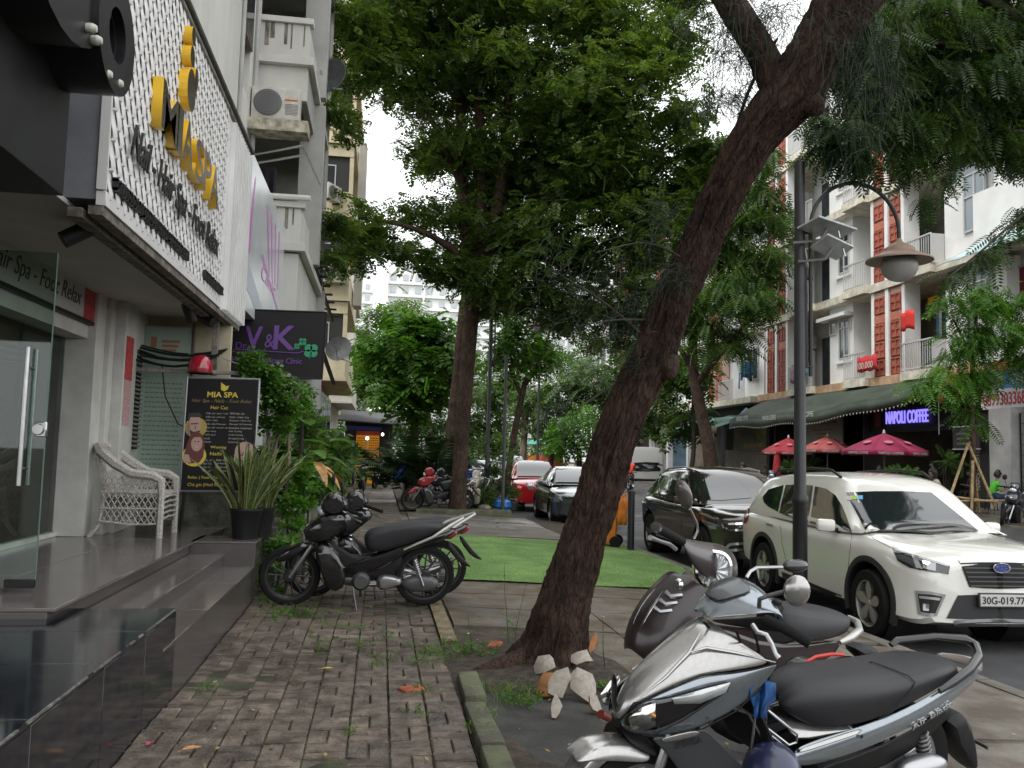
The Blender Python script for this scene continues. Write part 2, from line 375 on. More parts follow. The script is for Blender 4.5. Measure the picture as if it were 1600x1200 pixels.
# yellow worn strip and concrete strip right of the pavers
m_yel = M('worn_yellow_concrete',(.26,.19,.075),.85,var=.5,vs=9,bump=.4,bs=60,space='World',col2=(.14,.115,.08),ramp=(.42,.58))
mb = MB(); mb.b2((.51,6.7,-.09),(.63,9.2,.008)); struct(mb.build('edging_strip', m_yel))
m_strip2 = M('patched_concrete',(.21,.155,.09),.75,var=.5,vs=3.2,bump=.45,bs=40,space='World',col2=(.11,.10,.085),wet=.4,wets=.7)
slabpar = sheet('concrete_strip', m_soil, (.63,4.47), (2.0,21.4), -.022)
def slab(x0,x1,y0,y1,mat,dz=0):
    ox, oy = x0, y0
    mb = MB(); nx = max(1,int((x1-x0)/.4)); ny = max(1,int((y1-y0)/.4)); rows = []
    def z(x,y): return gz(x)+dz+.012*math.sin(x*2.1+y*1.7)*math.sin(y*.9)
    for j in range(ny+1): rows.append([Vector((x0+(x1-x0)*i/nx,y0+(y1-y0)*j/ny,z(x0+(x1-x0)*i/nx,y0+(y1-y0)*j/ny))) for i in range(nx+1)])
    mb.grid(rows)
    for a,b in (((x0,y0),(x1,y0)),((x1,y0),(x1,y1)),((x1,y1),(x0,y1)),((x0,y1),(x0,y0))):
        mb.quad((*a,z(*a)-.07),(*b,z(*b)-.07),(*b,z(*b)),(*a,z(*a)))
    return mb.build('slab', mat, slabpar)
slab(.66,2.05,2.0,5.35,m_oldasph,-.02)
slab(2.07,4.47,2.0,4.6,m_conc); slab(2.07,4.47,4.63,7.2,m_conc)
for yy0,yy1 in ((5.4,6.6),(6.62,7.35),(7.37,8.3),(8.32,9.2),(9.22,10.3)):
    slab(.66 if yy0>6.7 else 1.6, 2.05, yy0, yy1, m_strip2, random.uniform(-.006,.004))
    if yy0 > 7: slab(2.07,4.47,yy0,yy1,m_strip2, random.uniform(-.006,.004))
slab(.66,4.47,10.32,15.9,m_concd,-.01)
for i,(a,b) in enumerate(((15.92,17.8),(17.82,19.6),(19.62,21.4))): slab(.66,3.6,a,b,m_concd,0)
for i,(a,b) in enumerate(((10.4,13),(13.02,15.6),(15.62,18.4),(18.42,21.4))): slab(-1.0,.64,a,b,m_concd,-.012)
# raised bed edge behind the driveway
mb = MB(); mb.b2((.9,21.45,-.2),(3.25,21.65,.06),ch=.02); mb.b2((3.05,21.65,-.25),(3.25,60,-.02),ch=.02); struct(mb.build('bed_kerb', m_kerb))
sheet('planting_bed', m_soil, (.52,3.06), (21.6,60), .03, zf=lambda x: 0)
# earth heaved up round the tree roots, filling the gap between the kerb stones and the edging strip
mb = MB(); rows = []
for j in range(25):
    yy_ = 5.2+1.75*j/24; row = []
    for i in range(21):
        xx_ = .46+1.35*i/20; d = math.hypot((xx_-1.15)/.85,(yy_-6.05)/.85); row.append(Vector((xx_,yy_,gz(xx_)-.012+.07*max(0,1-d)+.012*blob_noise((xx_,yy_,0),7,1)*(1 if d < 1.2 else .3)-(.02 if i in (0,20) or j in (0,24) else 0))))
    rows.append(row)
mb.grid(rows); struct(mb.build('soil_mound', M('root_soil',(.055,.042,.030),.9,var=.5,vs=14,bump=.8,bs=70,space='World')))
# street kerb
m_kerb2 = M('street_kerb_concrete',(.17,.155,.13),.8,var=.25,vs=3,bump=.3,bs=60,space='World')
kb = struct(MB().b2((4.5,-2,-.45),(4.6,-1.9,-.2)).build('street_kerb', m_kerb2))
for i in range(19):
    mb = MB(); mb.box((0,0,0),(.15,.985,.24),ch=.02); o = mb.build('kerbstone', m_kerb2, kb); o.location = (4.55,-1.4+i,-.285)
kf = struct(MB().b2((14.0,-2,-.3),(14.15,60,.14)).build('far_kerb', m_kerb2))
# artificial turf mat
turf = MB(); pts = [(-.36,9.96),(1.5,10.0),(3.41,10.08),(4.05,11.0),(4.44,12.1),(4.42,14.9),(3.9,15.55),(1.8,15.62),(0,15.66),(-.2,12.8)]
from mathutils.geometry import tessellate_polygon
rows = []
for j in range(13):
    t = j/12; rows.append([Vector((x, yy, gz(x)+.016+.006*math.sin(x*3+yy))) for i in range(11) for x,yy in [(( -.36+.34*t)*(1-i/10)+((3.41+min(t,.38)*2.7) if t<.7 else 4.43-.1*(t-.7))*(i/10), 9.98+5.65*t+.1*(i/10)*(1-t)+.12*(1-i/10)*t*.3)]])
turf.grid(rows); o = turf.build('turf_mat', m_turf); tag(o, kind='structure')
nb = 34000; a = np.random.rand(nb,2); ti = a[:,1]**1.5; ii = a[:,0]
xr = np.where(ti<.7, 3.41+np.minimum(ti,.38)*2.7, 4.43-.1*(ti-.7)); X_ = (-.36+.34*ti)*(1-ii)+xr*ii; Y_ = 9.98+5.65*ti+.1*ii*(1-ti)+.036*(1-ii)*ti
Z_ = np.where(X_<.5,0,-.17*(X_-.5)/4)+.016+.006*np.sin(X_*3+Y_)
an = np.random.rand(nb)*2*PI; wv = .004; hh = .005+.009*np.random.rand(nb); tl = np.random.randn(nb,2)*.010
V = np.zeros((nb,3,3)); dx, dy = np.cos(an)*wv, np.sin(an)*wv
V[:,0] = np.stack([X_-dx,Y_-dy,Z_],1); V[:,1] = np.stack([X_+dx,Y_+dy,Z_],1); V[:,2] = np.stack([X_+tl[:,0],Y_+tl[:,1],Z_+hh],1)
o = np_mesh('turf_grass', V.reshape(-1,3), np.arange(nb*3).reshape(-1,3), leafmat('turf_blade',(.20,.32,.12),(.26,.40,.16),.2,1.6,.9)); tag(o, kind='stuff')
# loose litter on the pavers: dead leaves, petals
def small_leaf(name, label, col, loc, size, rz, curl=.4):
    mb = MB(); rows = []
    for i in range(6):
        t = i/5; w_ = .5*math.sin(PI*min(1,t*.95+.04))**.8*size*.55
        rows.append([Vector((t*size-size/2, w_*s_, .004+abs(s_)*w_*curl+curl*.25*size*(t-.5)**2*2)) for s_ in (-1,0,1)])
    mb.grid(rows); mb.tube([(-size/2-.02,0,.006),(-size/2,0,.004)], .0015, 4)
    o = mb.build(name, M('leaf_'+str(col),col,.6,var=.2,vs=40)); o.location = loc; o.rotation_euler = (0,0,rz); tag(o,label,'leaf'); return o
def at(px,py,dz=.008):
    p = PZ(px,py,0); 
    for _ in range(3): p = PZ(px,py,gz(p.x)+dz)
    return p
small_leaf('fallen_leaf','tan curled dead leaf on the pavers by the black plinth',(.42,.22,.08),at(300,1172,.014),.09,.5)
small_leaf('fallen_leaf','yellow dead leaf near the middle of the brick pavement',(.55,.36,.05),at(512,1046,.012),.07,.1)
for q in ((233,1165,'pink fallen petal at the foot of the black plinth'),(437,952,'pink fallen petal below the front wheel of the black motorbike'),(582,972,'pink fallen petal on the wet pavers below the motorbike engine')):
    o = small_leaf('fallen_petal',q[2],(.5,.03,.1),at(q[0],q[1],.012),.045,q[0]*.1,.8); o['group'] = 'pink petals on the pavement'
dl = []
for _ in range(760):
    x = random.uniform(-1.05,4.2); yv = random.uniform(4,15.5); 
    dl.append((x,yv,gz(x)+(.006 if yv < 9.9 else .034),random.uniform(.006,.022)))
mb = MB(); 
for x,yv,z,s_ in dl:
    a = random.uniform(0,6.28); u = Vector((math.cos(a),math.sin(a),random.uniform(-.2,.3)))*s_; v = Vector((-math.sin(a),math.cos(a),random.uniform(-.2,.3)))*s_*.5; c = Vector((x,yv,z))
    mb.cur = random.randrange(3); mb.quad(c-u,c-v,c+u,c+v)
tag(mb.build('litter',[M('lit1',(.2,.15,.07),.8),M('lit2',(.3,.22,.06),.8),M('lit3',(.35,.33,.28),.8)]), kind='stuff')
# ================================================================ LEFT: SPA PLATFORM, STEPS, PLINTH
m_tile = M('grey_polished_tile',(.135,.118,.112),.14,var=.1,vs=3,spec=.5)
m_riser = M('grey_riser_tile',(.085,.074,.071),.22,var=.1,vs=3)
m_gran = M('black_granite',(.016,.017,.022),.10,var=.35,vs=14,spec=.55,det=9)
m_edge = M('chipped_edge',(.16,.15,.14),.5,var=.5,vs=30)
steps = thing('entrance_steps','grey polished tile steps and landing in front of the spa','steps',(-1.7,6.8,0))
def wb(name, mat, a, b, parent, ch=.003): return MB().b2(a,b,ch).build(name, mat, parent, world=True)
wb('core', m_riser, (-3.6,4.95,-.1), (-1.70,11.4,.535), steps)
for i,(y0,y1) in enumerate(((4.95,6.16),(6.163,7.36),(7.363,8.56),(8.563,9.76),(9.763,11.0))):
    for x0,x1 in ((-2.298,-1.66),(-3.2,-2.301)): wb('tile', m_tile, (x0,y0,.537),(x1,y1,.556), steps)
for k,(xa,xb,zt) in enumerate(((-1.69,-1.385,.445),(-1.40,-1.115,.33))):
    for y0,y1 in ((5.0,6.2),(6.203,7.4),(7.403,8.418)):
        wb('tread', m_tile, (xa,y0,zt-.018),(xb,y1,zt), steps)
        wb('riser', m_riser, (xa,y0,-.1 if k else .3),(xb-.01,y1,zt-.0185), steps, 0)
wb('end_block', m_riser, (-1.70,8.42,-.1),(-1.115,9.0,.54), steps)
wb('end_block_top', m_tile, (-1.70,8.415,.5405),(-1.11,9.0,.556), steps)
plinth = thing('granite_plinth','low plinth of black polished granite slabs beside the pavement','plinth',(-1.6,4,0))
wb('core', m_gran, (-3.3,.6,-.1),(-1.14,5.25,.478), plinth)
yy = [.6,1.5,2.4,3.18,3.96,4.62,5.27]
for a,b in zip(yy[:-1],yy[1:]):
    wb('slab', m_gran, (-1.139,a+.001,-.06),(-1.117,b-.001,.481), plinth, .002)
    wb('slab', m_gran, (-1.93,a+.001,.480),(-1.119,b-.001,.501), plinth, .002)
    wb('slab', m_gran, (-3.2,a+.001,.480),(-1.932,b-.001,.5), plinth, .002)
# worn arris
mb = MB(); 
for i in range(60):
    y0 = .8+i*.0745
    if random.random() < .75: mb.box((-1.1185,y0,.4985),(.006+random.random()*.004,.07,.005+random.random()*.004))
tag(mb.build('worn_edge', m_edge, plinth, world=True),kind='stuff')
# ================================================================ SPA SHOPFRONT
m_fr = M('shopfront_white',(.55,.54,.51),.65,var=.12,vs=2.2,bump=.05,bs=60)
m_sof = M('soffit',(.50,.49,.46),.8,var=.08,vs=2)
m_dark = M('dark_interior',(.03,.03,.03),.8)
glass = glassmat('shop_glass',(.72,.80,.76))
shop = thing('spa_shopfront','white spa shopfront with glass front under a low soffit','shopfront',(-3,8,.555))
wb('soffit', m_sof, (-4.0,3.6,2.862),(-1.93,10.9,2.895), shop)
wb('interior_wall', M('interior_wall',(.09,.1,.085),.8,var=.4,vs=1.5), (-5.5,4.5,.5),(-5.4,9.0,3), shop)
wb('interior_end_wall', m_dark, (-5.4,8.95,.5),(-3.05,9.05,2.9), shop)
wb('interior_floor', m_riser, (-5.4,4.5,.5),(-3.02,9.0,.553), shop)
wb('pillar', m_fr, (-3.02,8.72,.556),(-2.72,8.98,2.9), shop, .006)
wb('pillar', m_fr, (-2.95,8.985,.556),(-2.67,9.12,2.9), shop, .006)
wb('pillar', m_fr, (-2.95,9.13,.556),(-2.57,9.5,2.9), shop, .006)
wb('pillar_base', m_fr, (-2.75,8.93,.556),(-2.615,9.11,1.28), shop, .006)
wb('pillar_cap', M('cap_grey',(.2,.2,.2),.6), (-2.76,8.92,1.281),(-2.61,9.115,1.315), shop, .004)
wb('end_wall', m_fr, (-3.2,9.5,.556),(-2.62,10.9,2.9), shop)
wb('glass_sill', m_fr, (-3.04,5.5,.556),(-2.96,8.72,.60), shop)
for a,b in ((5.6,7.2),(7.21,8.72)): wb('glass_pane', glass, (-3.005,a,.6),(-2.995,b,2.42), shop, 0)
wb('lintel', m_fr, (-3.04,4.5,2.42),(-2.80,8.98,2.56), shop)
# louvre shutter on the end wall
lv = wb('louvre_frame', m_fr, (-2.62,9.55,1.35),(-2.585,9.62,2.45), shop)
for i in range(22):
    o = MB().box((-2.588,9.75,1.42+i*.046),(.05,.24,.008),(0,.6,0)).build('slat', M('louvre_grey',(.22,.22,.2),.6), lv, world=True)
wb('louvre_back', m_dark, (-2.621,9.62,1.38),(-2.6,9.9,2.44), shop)
# plant in dish seen through the glass
t = thing('potted_plant','round clipped green plant in a white dish behind the spa glass','plant',(-3.25,8.0,.555))
mb = MB(); mb.lathe([(0,0),(.09,0),(.10,.05),(.19,.10),(.2,.115),(.17,.11),(0,.09)],n=20); mb.build('dish', M('china',(.6,.6,.58),.3), t)
mb = MB(); mb.lathe([(.001,.10),(.10,.11),(.145,.2),(.14,.28),(.09,.36),(.04,.40),(.001,.41)],n=16); o = mb.build('foliage', leafmat('ball_leaf',(.05,.1,.01),(.12,.2,.03),.2,30), t)
# fascia board with script
fas = thing('fascia_sign','long white fascia board with black script over the spa door','sign',(-2.75,7,2.55))
wb('board', M('fascia_white',(.42,.41,.39),.5), (-2.79,3.8,2.58),(-2.752,8.42,2.87), fas)
wb('red_panel', M('red_print',(.42,.05,.05),.45,var=.3,vs=9), (-2.79,8.423,2.58),(-2.75,9.1,2.87), fas)
wb('frame', plastic_black, (-2.80,3.8,2.545),(-2.745,9.12,2.578), fas)
wb('frame', plastic_black, (-2.80,3.8,2.872),(-2.745,9.12,2.89), fas)
m_ink = M('black_ink',(.015,.015,.015),.5)
text('Hair Spa - Foot Relax','lettering', m_ink, fas, (-2.7515,6.42,2.63), (0,1,0), (0,0,1), 1.92, .20, .003, .35, 0, True)
# glass door standing open
door = thing('glass_door','frameless glass door standing open with long steel pull handles','door',(-2.9,5.5,.556))
wb('leaf', glass, (-2.92,5.494,.575),(-1.965,5.506,2.56), door, 0)
for yy_,z0,z1 in ((5.44,1.17,1.98),(5.56,1.17,1.98)):
    mb = MB(); mb.tube([(-2.07,yy_,z0),(-2.07,yy_,z1)],.014,12)
    h = mb.build('handle', steel, door, world=True)
for z in (1.27,1.86): MB().tube([(-2.07,5.44,z),(-2.07,5.56,z)],.008,8).build('handle_bolt', steel, door, world=True)
mb = MB(); mb.lathe([(.001,-.03),(.03,-.03),(.034,-.02),(.034,.02),(.03,.03),(.001,.03)],(0,0,0),'y',18, Matrix.Translation((-2.0,5.5,1.5))); mb.box((-1.985,5.5,1.5),(.06,.03,.09),ch=.006); mb.build('lock', steel, door, world=True)
wb('patch_fitting', plastic_black, (-2.13,5.482,.578),(-1.967,5.518,.625), door)
wb('edge', M('glass_edge',(.12,.2,.17),.2), (-1.966,5.494,.626),(-1.962,5.506,2.56), door, 0)
# red calendar on the pillar
cal = thing('wall_calendar','red and pink paper calendar hanging on the white pillar','calendar',(-2.56,9.3,1.8))
wb('sheet', M('cal_red',(.5,.06,.07),.6,var=.35,vs=24), (-2.568,9.16,2.08),(-2.562,9.40,2.52), cal, 0)
wb('lower_sheet', M('cal_pink',(.55,.33,.33),.6,var=.15,vs=30), (-2.568,9.17,1.62),(-2.563,9.39,2.075), cal, 0)
# notice board behind the chair
nb_ = thing('notice_board','tall pale green glass board with faint printed lines','board',(-2.4,10.0,.9))
m_nb = M('notice_green',(.36,.46,.39),.25,var=.08,vs=2)
wb('panel', m_nb, (-2.62,10.0,1.1),(-2.12,10.03,2.74), nb_)
wb('frame', M('old_wood',(.10,.085,.065),.7,var=.3,vs=10), (-2.66,9.985,1.08),(-2.625,10.035,2.8), nb_); wb('frame', M('old_wood'), (-2.115,9.985,1.08),(-2.09,10.035,2.8), nb_)
mb = MB()
for i in range(18):
    z = 2.10-i*.052
    x = -2.58
    while x < -2.2:
        l_ = random.uniform(.015,.05); mb.b2((x,9.997,z),(min(x+l_,-2.17),10.0,z+.016)); x += l_+.012
tag(mb.build('printed_lines', M('faint_ink',(.16,.24,.2),.5), nb_, world=True),kind='stuff')
mb = MB(); mb.b2((-2.55,9.996,2.5),(-2.49,10.0,2.62)); 
for i in range(3): mb.b2((-2.44+i*.01,9.996,2.56-i*.05),(-2.24-.02*i,10.0,2.59-i*.05))
mb.build('heading', M('nb_head',(.35,.17,.10),.5), nb_, world=True)
wall2 = thing('clinic_shopfront','cream shop wall with dark recess behind the notice board','shopfront',(-2.5,11,0))
wb('wall', M('cream_wall',(.42,.38,.27),.7,var=.15,vs=2), (-2.9,10.12,1.9),(-1.72,10.2,3.1), wall2)
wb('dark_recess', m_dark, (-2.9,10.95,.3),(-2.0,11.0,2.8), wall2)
wb('low_wall', M('mossy_wall',(.12,.12,.10),.85,var=.5,vs=5,bump=.4,bs=30), (-2.62,10.1,.3),(-1.15,10.2,.96), wall2)
wb('front_wall', white_wall, (-2.5,15.2,.0),(-2.3,21,4.2), wall2)
# ================================================================ MIA SPA SIGN BOX
sg = thing('spa_sign','big white scalloped sign box with yellow letters MIA SPA','sign',(-1.9,5.5,2.86))
m_sg = M('sign_white',(.70,.69,.68),.4,var=.06,vs=2)
m_sgd = M('sign_side_grey',(.20,.205,.23),.5,var=.15,vs=3)
wb('box', m_sgd, (-2.4,5.475,2.90),(-1.74,10.64,4.93), sg)
wb('panel', m_sg, (-1.738,5.475,2.955),(-1.715,9.28,4.93), sg)
wb('frame', m_sg, (-1.76,5.46,2.86),(-1.70,9.28,2.95), sg); wb('frame', m_sg, (-1.76,5.45,2.955),(-1.70,5.473,4.95), sg)
wb('top_rail', M('rail_dark',(.05,.045,.04),.5,var=.4,vs=10), (-1.80,5.45,4.99),(-1.66,10.72,5.03), sg); wb('top_rail', M('rail_grey',(.28,.26,.24),.6,var=.3,vs=8), (-1.76,5.45,4.951),(-1.69,10.66,4.985), sg)
wb('under_trim', M('rusty_trim',(.16,.14,.12),.75,var=.5,vs=14), (-1.80,5.46,2.80),(-1.715,10.6,2.857), sg); wb('under_trim', M('rusty_trim'), (-1.92,5.46,2.78),(-1.83,10.6,2.84), sg)
def petal(mb=None, o=(0,0,0), s=1):
    P = []; F = []
    for i in range(6):
        v = i/5; zz = .085-.165*v; hw = .052*math.sin(PI*min(.97,.06+v*.86))**.7; lift = .042*v**1.4*(1 if i < 5 else .55)
        for j in range(5):
            u = j/4*2-1; P.append((lift*(1-.55*u*u)+.001, u*hw, zz-.02*(1-u*u)*v))
    F = [(i*5+j,i*5+j+1,i*5+j+6,i*5+j+5) for i in range(5) for j in range(4)]
    k = len(P); P += [(0,-.03,-.10),(0,0,-.105),(0,.03,-.10)]; F += [(25,26,k),(26,27,k+1,k),(27,28,k+2,k+1),(28,29,k+2)]
    _P = [(0,0,.075),(.0,-.036,.03),(.0,.036,.03),(.012,0,.035),(.004,-.044,-.02),(.004,.044,-.02),(.040,-.022,-.038),(.040,.022,-.038),(.03,0,-.01),(0,-.03,-.05),(0,.03,-.05),(.044,0,-.042),(0,0,-.058)]
    _F = [(0,1,3),(0,3,2),(1,4,3),(3,5,2),(3,4,8),(3,8,5),(4,6,8),(8,7,5),(8,6,11),(8,11,7),(4,9,6),(5,7,10),(6,9,12,11),(11,12,10,7)]
    mb = mb or MB(); mb.add([(p[0]*s+o[0],p[1]*s+o[1],p[2]*s+o[2]) for p in P], F, None, True); return mb
pmesh = petal().build('petal', m_sg, sharp=50); pme = pmesh.data; bpy.data.objects.remove(pmesh)
cnt = 0; rest = MB(); cells = []
for j in range(21):
    for i in range(26):
        yv = 5.545+i*.145+(j%2)*.0725; z = 3.01+j*.095
        if yv < 9.24: cells.append((yv,z))
cells.sort()
pinv = wmat(sg).inverted()
for yv,z in cells:
    s_ = random.uniform(.92,1.1)
    if cnt < 298:
        o = bpy.data.objects.new('petal', pme); C.objects.link(o); o.parent = sg; o.location = pinv @ Vector((-1.716,yv,z)); o.scale = (s_,s_,s_); cnt += 1
    else: petal(rest,(-1.716,yv,z),s_)
tag(rest.build('petals_far', m_sg, sg, world=True), kind='stuff')
wb('rib_back', m_sg, (-1.738,9.285,2.86),(-1.715,10.64,4.93), sg)
mb = MB()
for i in range(11): mb.b2((-1.714,9.42+i*.115,2.87),(-1.66,9.42+i*.115+.045,4.90))
mb.build('ribs', m_sg, sg, world=True)
m_yel2 = M('sign_yellow',(.75,.45,.02),.35,coat=.3); m_face = M('sign_letter_face',(.075,.062,.04),.3,.3,var=.5,vs=40)
def face_mat(o, n, m):
    me = o.data; me.materials.append(m); k = len(me.materials)-1
    for p in me.polygons:
        if p.normal.dot(n) > .8: p.material_index = k
yv = 6.30
for ch,wd in (('M',.55),('I',.22),('A',.42),(' ',.12),('S',.40),('P',.38),('A',.42)):
    if ch != ' ':
        o = text(ch,'letter', m_yel2, sg, (-1.70,yv,3.68), (0,1,0),(0,0,1), wd-.05, .36, .075, 0, .012, True); face_mat(o, Vector((1,0,0)), m_face)
    yv += wd*.86
# emblem: figure of stacked rounded leaves over the letters
def ell(a,b,n=20,c=(0,0),t0=0,t1=2*PI): return [(c[0]+a*math.cos(t0+(t1-t0)*i/n), c[1]+b*math.sin(t0+(t1-t0)*i/n)) for i in range(n)]
for k,(cy_,cz_,a,b) in enumerate(((7.12,4.74,.07,.075),(7.12,4.57,.08,.085),(7.15,4.30,.15,.17),(7.30,4.45,.06,.10))):
    o = MB().prism(ell(a,b), (-1.70,cy_,cz_), (0,1,0),(0,0,1),(.075,0,0)).build('emblem', m_yel2, sg, world=True); face_mat(o, Vector((1,0,0)), m_face)
text('Nail - Hair Spa - Foot Relax','lettering', m_ink, sg, (-1.672,5.78,3.22),(0,1,0),(0,0,1), 3.05, .30, .012, .4, .006, True)
mb = MB(); rr = random.Random(5)   # line of small raised letters too soft to read in the photograph
yv = 5.55
while yv < 9.2:
    wd = rr.uniform(.035,.06)
    if not (7.55 < yv < 8.3):
        for zz in (2.985,3.04): 
            if rr.random() < .8: mb.b2((-1.70,yv,zz),(-1.665,yv+wd,zz+.018))
        mb.b2((-1.70,yv,2.985),(-1.665,yv+.014,3.065))
        if rr.random() < .6: mb.b2((-1.70,yv+wd-.012,2.985),(-1.665,yv+wd,3.065))
    yv += wd+.016
tag(mb.build('small_lettering', m_ink, sg, world=True),kind='stuff')
# ================================================================ BLACK SIGN WITH ROUND LETTER (next shop, nearest)
bs_ = thing('black_sign','black sign box with big curled letter and small bulbs','sign',(-1.8,4,2.7))
m_bs = M('sign_black',(.010,.010,.012),.4,var=.3,vs=5)
wb('box', m_bs, (-2.9,1.5,2.70),(-1.68,4.72,5.2), bs_)
def ring(mb, cy_, cz_, ro, ri, d0, d1, a0=0, a1=2*PI, n=30):
    pr = [(ri,d0),(ro,d0),(ro,d1),(ri+.02,d1-.0),(ri+.02,d1-.05),(ri,d1-.05),(ri,d0)]
    mb.lathe([(r,h) for r,h in pr], (0,cy_,cz_), 'x', n, None, True, a0, a1)
mb = MB(); ring(mb, 4.58,3.52,.30,.12,-1.68,-1.42); mb.build('letter', m_bs, bs_, world=True, sharp=30)
mb = MB(); ring(mb, 3.98,3.85,.62,.30,-1.68,-1.45); mb.build('letter', m_bs, bs_, world=True, sharp=30)
m_bulb = M('frosted_bulb',(.5,.52,.45),.3)
for q in ((4.62,3.77),(4.66,3.30),(4.48,3.27),(4.30,3.36),(4.22,3.38),(3.78,3.40),(3.55,3.9)):
    MB().lathe([(.001,.03),(.016,.026),(.024,.01),(.026,0),(.02,-.04)],(-1.43,q[0],q[1]),'x',10).build('bulb', m_bulb, bs_, world=True)
t = thing('junction_box','small white and green junction box beside the sign','box',(-2.0,5.2,3.1)); 
wb('case', M('jb_white',(.4,.42,.4),.5), (-2.05,5.1,3.12),(-1.93,5.25,3.3), t, .01); wb('meter', M('jb_green',(.12,.2,.17),.4), (-2.04,5.12,3.305),(-1.95,5.24,3.5), t, .01)
# spotlights under the soffit
def spot(loc, yaw, pitch, label, bar):
    t = thing('spotlight', label, 'spotlight', loc, 0, 'black spotlights under the soffit')
    MB().b2((-.025,-bar/2,-.03),(.025,bar/2,0)).build('track', plastic_black, t)
    MB().tube([(0,0,-.03),(0,0,-.11)],.012,8).build('stem', plastic_black, t)
    d = Vector((math.cos(yaw)*math.cos(pitch),math.sin(yaw)*math.cos(pitch),-math.sin(pitch)))
    c = Vector((0,0,-.13)); mb = MB(); mb.tube([c-d*.09,c-d*.085,c+d*.10,c+d*.105],[.045,.055,.055,.05],16); mb.build('lamp_head', plastic_black, t)
    return t
spot((-1.98,5.85,2.90),rad(200),rad(35),'black spotlight on a track nearest the open glass door',.75)
spot((-1.95,9.0,2.90),rad(60),rad(60),'black upright can spotlight above the menu board',.12)
spot((-1.88,9.45,2.90),rad(-20),rad(25),'black tilted floodlight above the menu board beside the wires',.12)
# wires, bracket and red helmet
mb = MB()
for k in range(7):
    a = Vector((-2.62,9.6+k*.05,2.33+.03*k)); b = Vector((-1.75,9.5+.1*k,2.38+.025*k)); 
    mb.tube([a.lerp(b,i/8)+Vector((0,0,-.09*math.sin(PI*i/8)*(1+.3*math.sin(k*2)))) for i in range(9)], .010+.004*(k%2), 6)
mb.tube([(-2.35,9.7,2.3),(-2.3,9.72,1.95),(-2.15,9.7,1.66),(-1.98,9.6,1.6)],.007,6)
o = mb.build('cable_bundle', plastic_black); tag(o,'sagging bundle of black cables under the end of the sign','cables')
mb = MB(); mb.tube([(-1.75,9.9,2.4),(-1.2,10.4,2.22),(-.9,10.9,2.15)],.006,6); tag(mb.build('cable', M('cable_grey',(.2,.2,.2),.6)),'thin grey cable running from sign bracket towards the dark clinic sign','cable')
br = thing('metal_bracket','rusty steel bracket carrying the end of the sign','bracket',(-1.8,9.8,2.2))
m_rst = M('rusty_trim'); wb('upright', m_rst, (-1.86,9.76,2.2),(-1.80,9.82,2.86), br); wb('rail', M('rail_grey'), (-2.66,9.6,2.2),(-1.0,9.64,2.24), br)
t = thing('helmet','red glossy helmet hung on the rail above the menu board','helmet',(-1.9,9.45,2.24))
mb = MB(); mb.lathe([(.115,-.05),(.125,0),(.118,.06),(.085,.115),(.04,.14),(.001,.145)],n=24); mb.build('shell', M('helmet_red',(.35,.012,.03),.15,coat=.8), t)
MB().lathe([(.125,-.055),(.13,-.05),(.127,-.04)],n=24).build('rim', plastic_black, t)
# ================================================================ MENU BOARD
mn = thing('menu_board','black MIA SPA price board in a grey metal frame','board',(-1.63,9.3,.56))
m_mb = M('menu_black',(.010,.008,.009),.5,spec=.25)
m_mfr = M('menu_frame',(.30,.30,.31),.35,.7)
# in-plane helper: photo pixel on board plane Y=9.3
def bp(px,py,dy=0): p = PY(px,py,9.3); return Vector((p.x,9.3-dy,p.z))
BL, BR, TL, TR = bp(281,767), bp(397,770), bp(293,590), bp(405,593)
wd, ht = (TR-TL).length, (TL-BL).length
ux = (TR-TL).normalized(); uz = (TL-BL).normalized(); O = BL
def onb(u,v,d=.0): return O+ux*(u*wd)+uz*(v*ht)+Vector((0,-d,0))
mb = MB(); mb.prism([(0,0),(wd,0),(wd,ht),(0,ht)], O+Vector((0,.0,0)), ux, uz, (0,.03,0)); mb.build('panel', m_mb, mn, world=True)
for a,b in (((-.02,0),(1.02,0)),((1.0,-.01),(1.0,1.01)),((1.02,1),(-.02,1)),((0,1.01),(0,-.01))):
    MB().tube([onb(*a,-.01),onb(*b,-.01)],.014,6).build('frame', m_mfr, mn, world=True)
for u in (.06,.94): MB().tube([onb(u,0,-.02),Vector((onb(u,0).x-.03,9.36,.556))],.018,6).build('leg', plastic_black, mn, world=True)
m_gold = M('print_gold',(.60,.47,.06),.5); m_wht = M('print_white',(.42,.40,.36),.5); m_brn = M('print_bronze',(.20,.15,.06),.5)
def bt(s,u,v,w_,h_,m,sh=0,bo=0): return text(s,'lettering',m,mn,onb(u,v,.004),ux,uz,w_*wd,h_*ht,.002,sh,bo,True)
bt('MIA SPA',.29,.83,.43,.05,m_gold,0,.02); bt('Hair Spa - Nails - Foot Relax',.08,.775,.84,.04,m_brn,.4)
bt('Hair Cut',.35,.725,.24,.03,m_gold); bt('Waxing',.38,.37,.22,.03,m_gold); bt('Nails',.38,.315,.16,.03,m_gold)
bt('Relax ( Foot , Body )',.10,.10,.5,.034,m_gold); bt('Chà gót (Heel Rubbing)',.10,.035,.58,.036,m_gold)
L1 = ['Cắt tóc nam / nữ','Cắt tóc trẻ em','Gội / Sấy','Hấp dầu/Massage','Phục hồi chuyên sâu','Uốn nóng','Uốn lạnh','Duỗi','Nhuộm']
L2 = ['M/W Hair Cut','Kids\' s Hair Cut','Shampoo + Blow Dry','Massage Oil Steaming','Intensive treatment','Hot Curling','Cold Curling','Straightening','Coloring']
for i,(a,b) in enumerate(zip(L1,L2)):
    v = .68-i*.032; bt(a,.29,v,min(.32,.019*len(a)),.018,m_wht,.2); bt(b,.62,v,min(.32,.017*len(b)),.018,m_wht,.2)
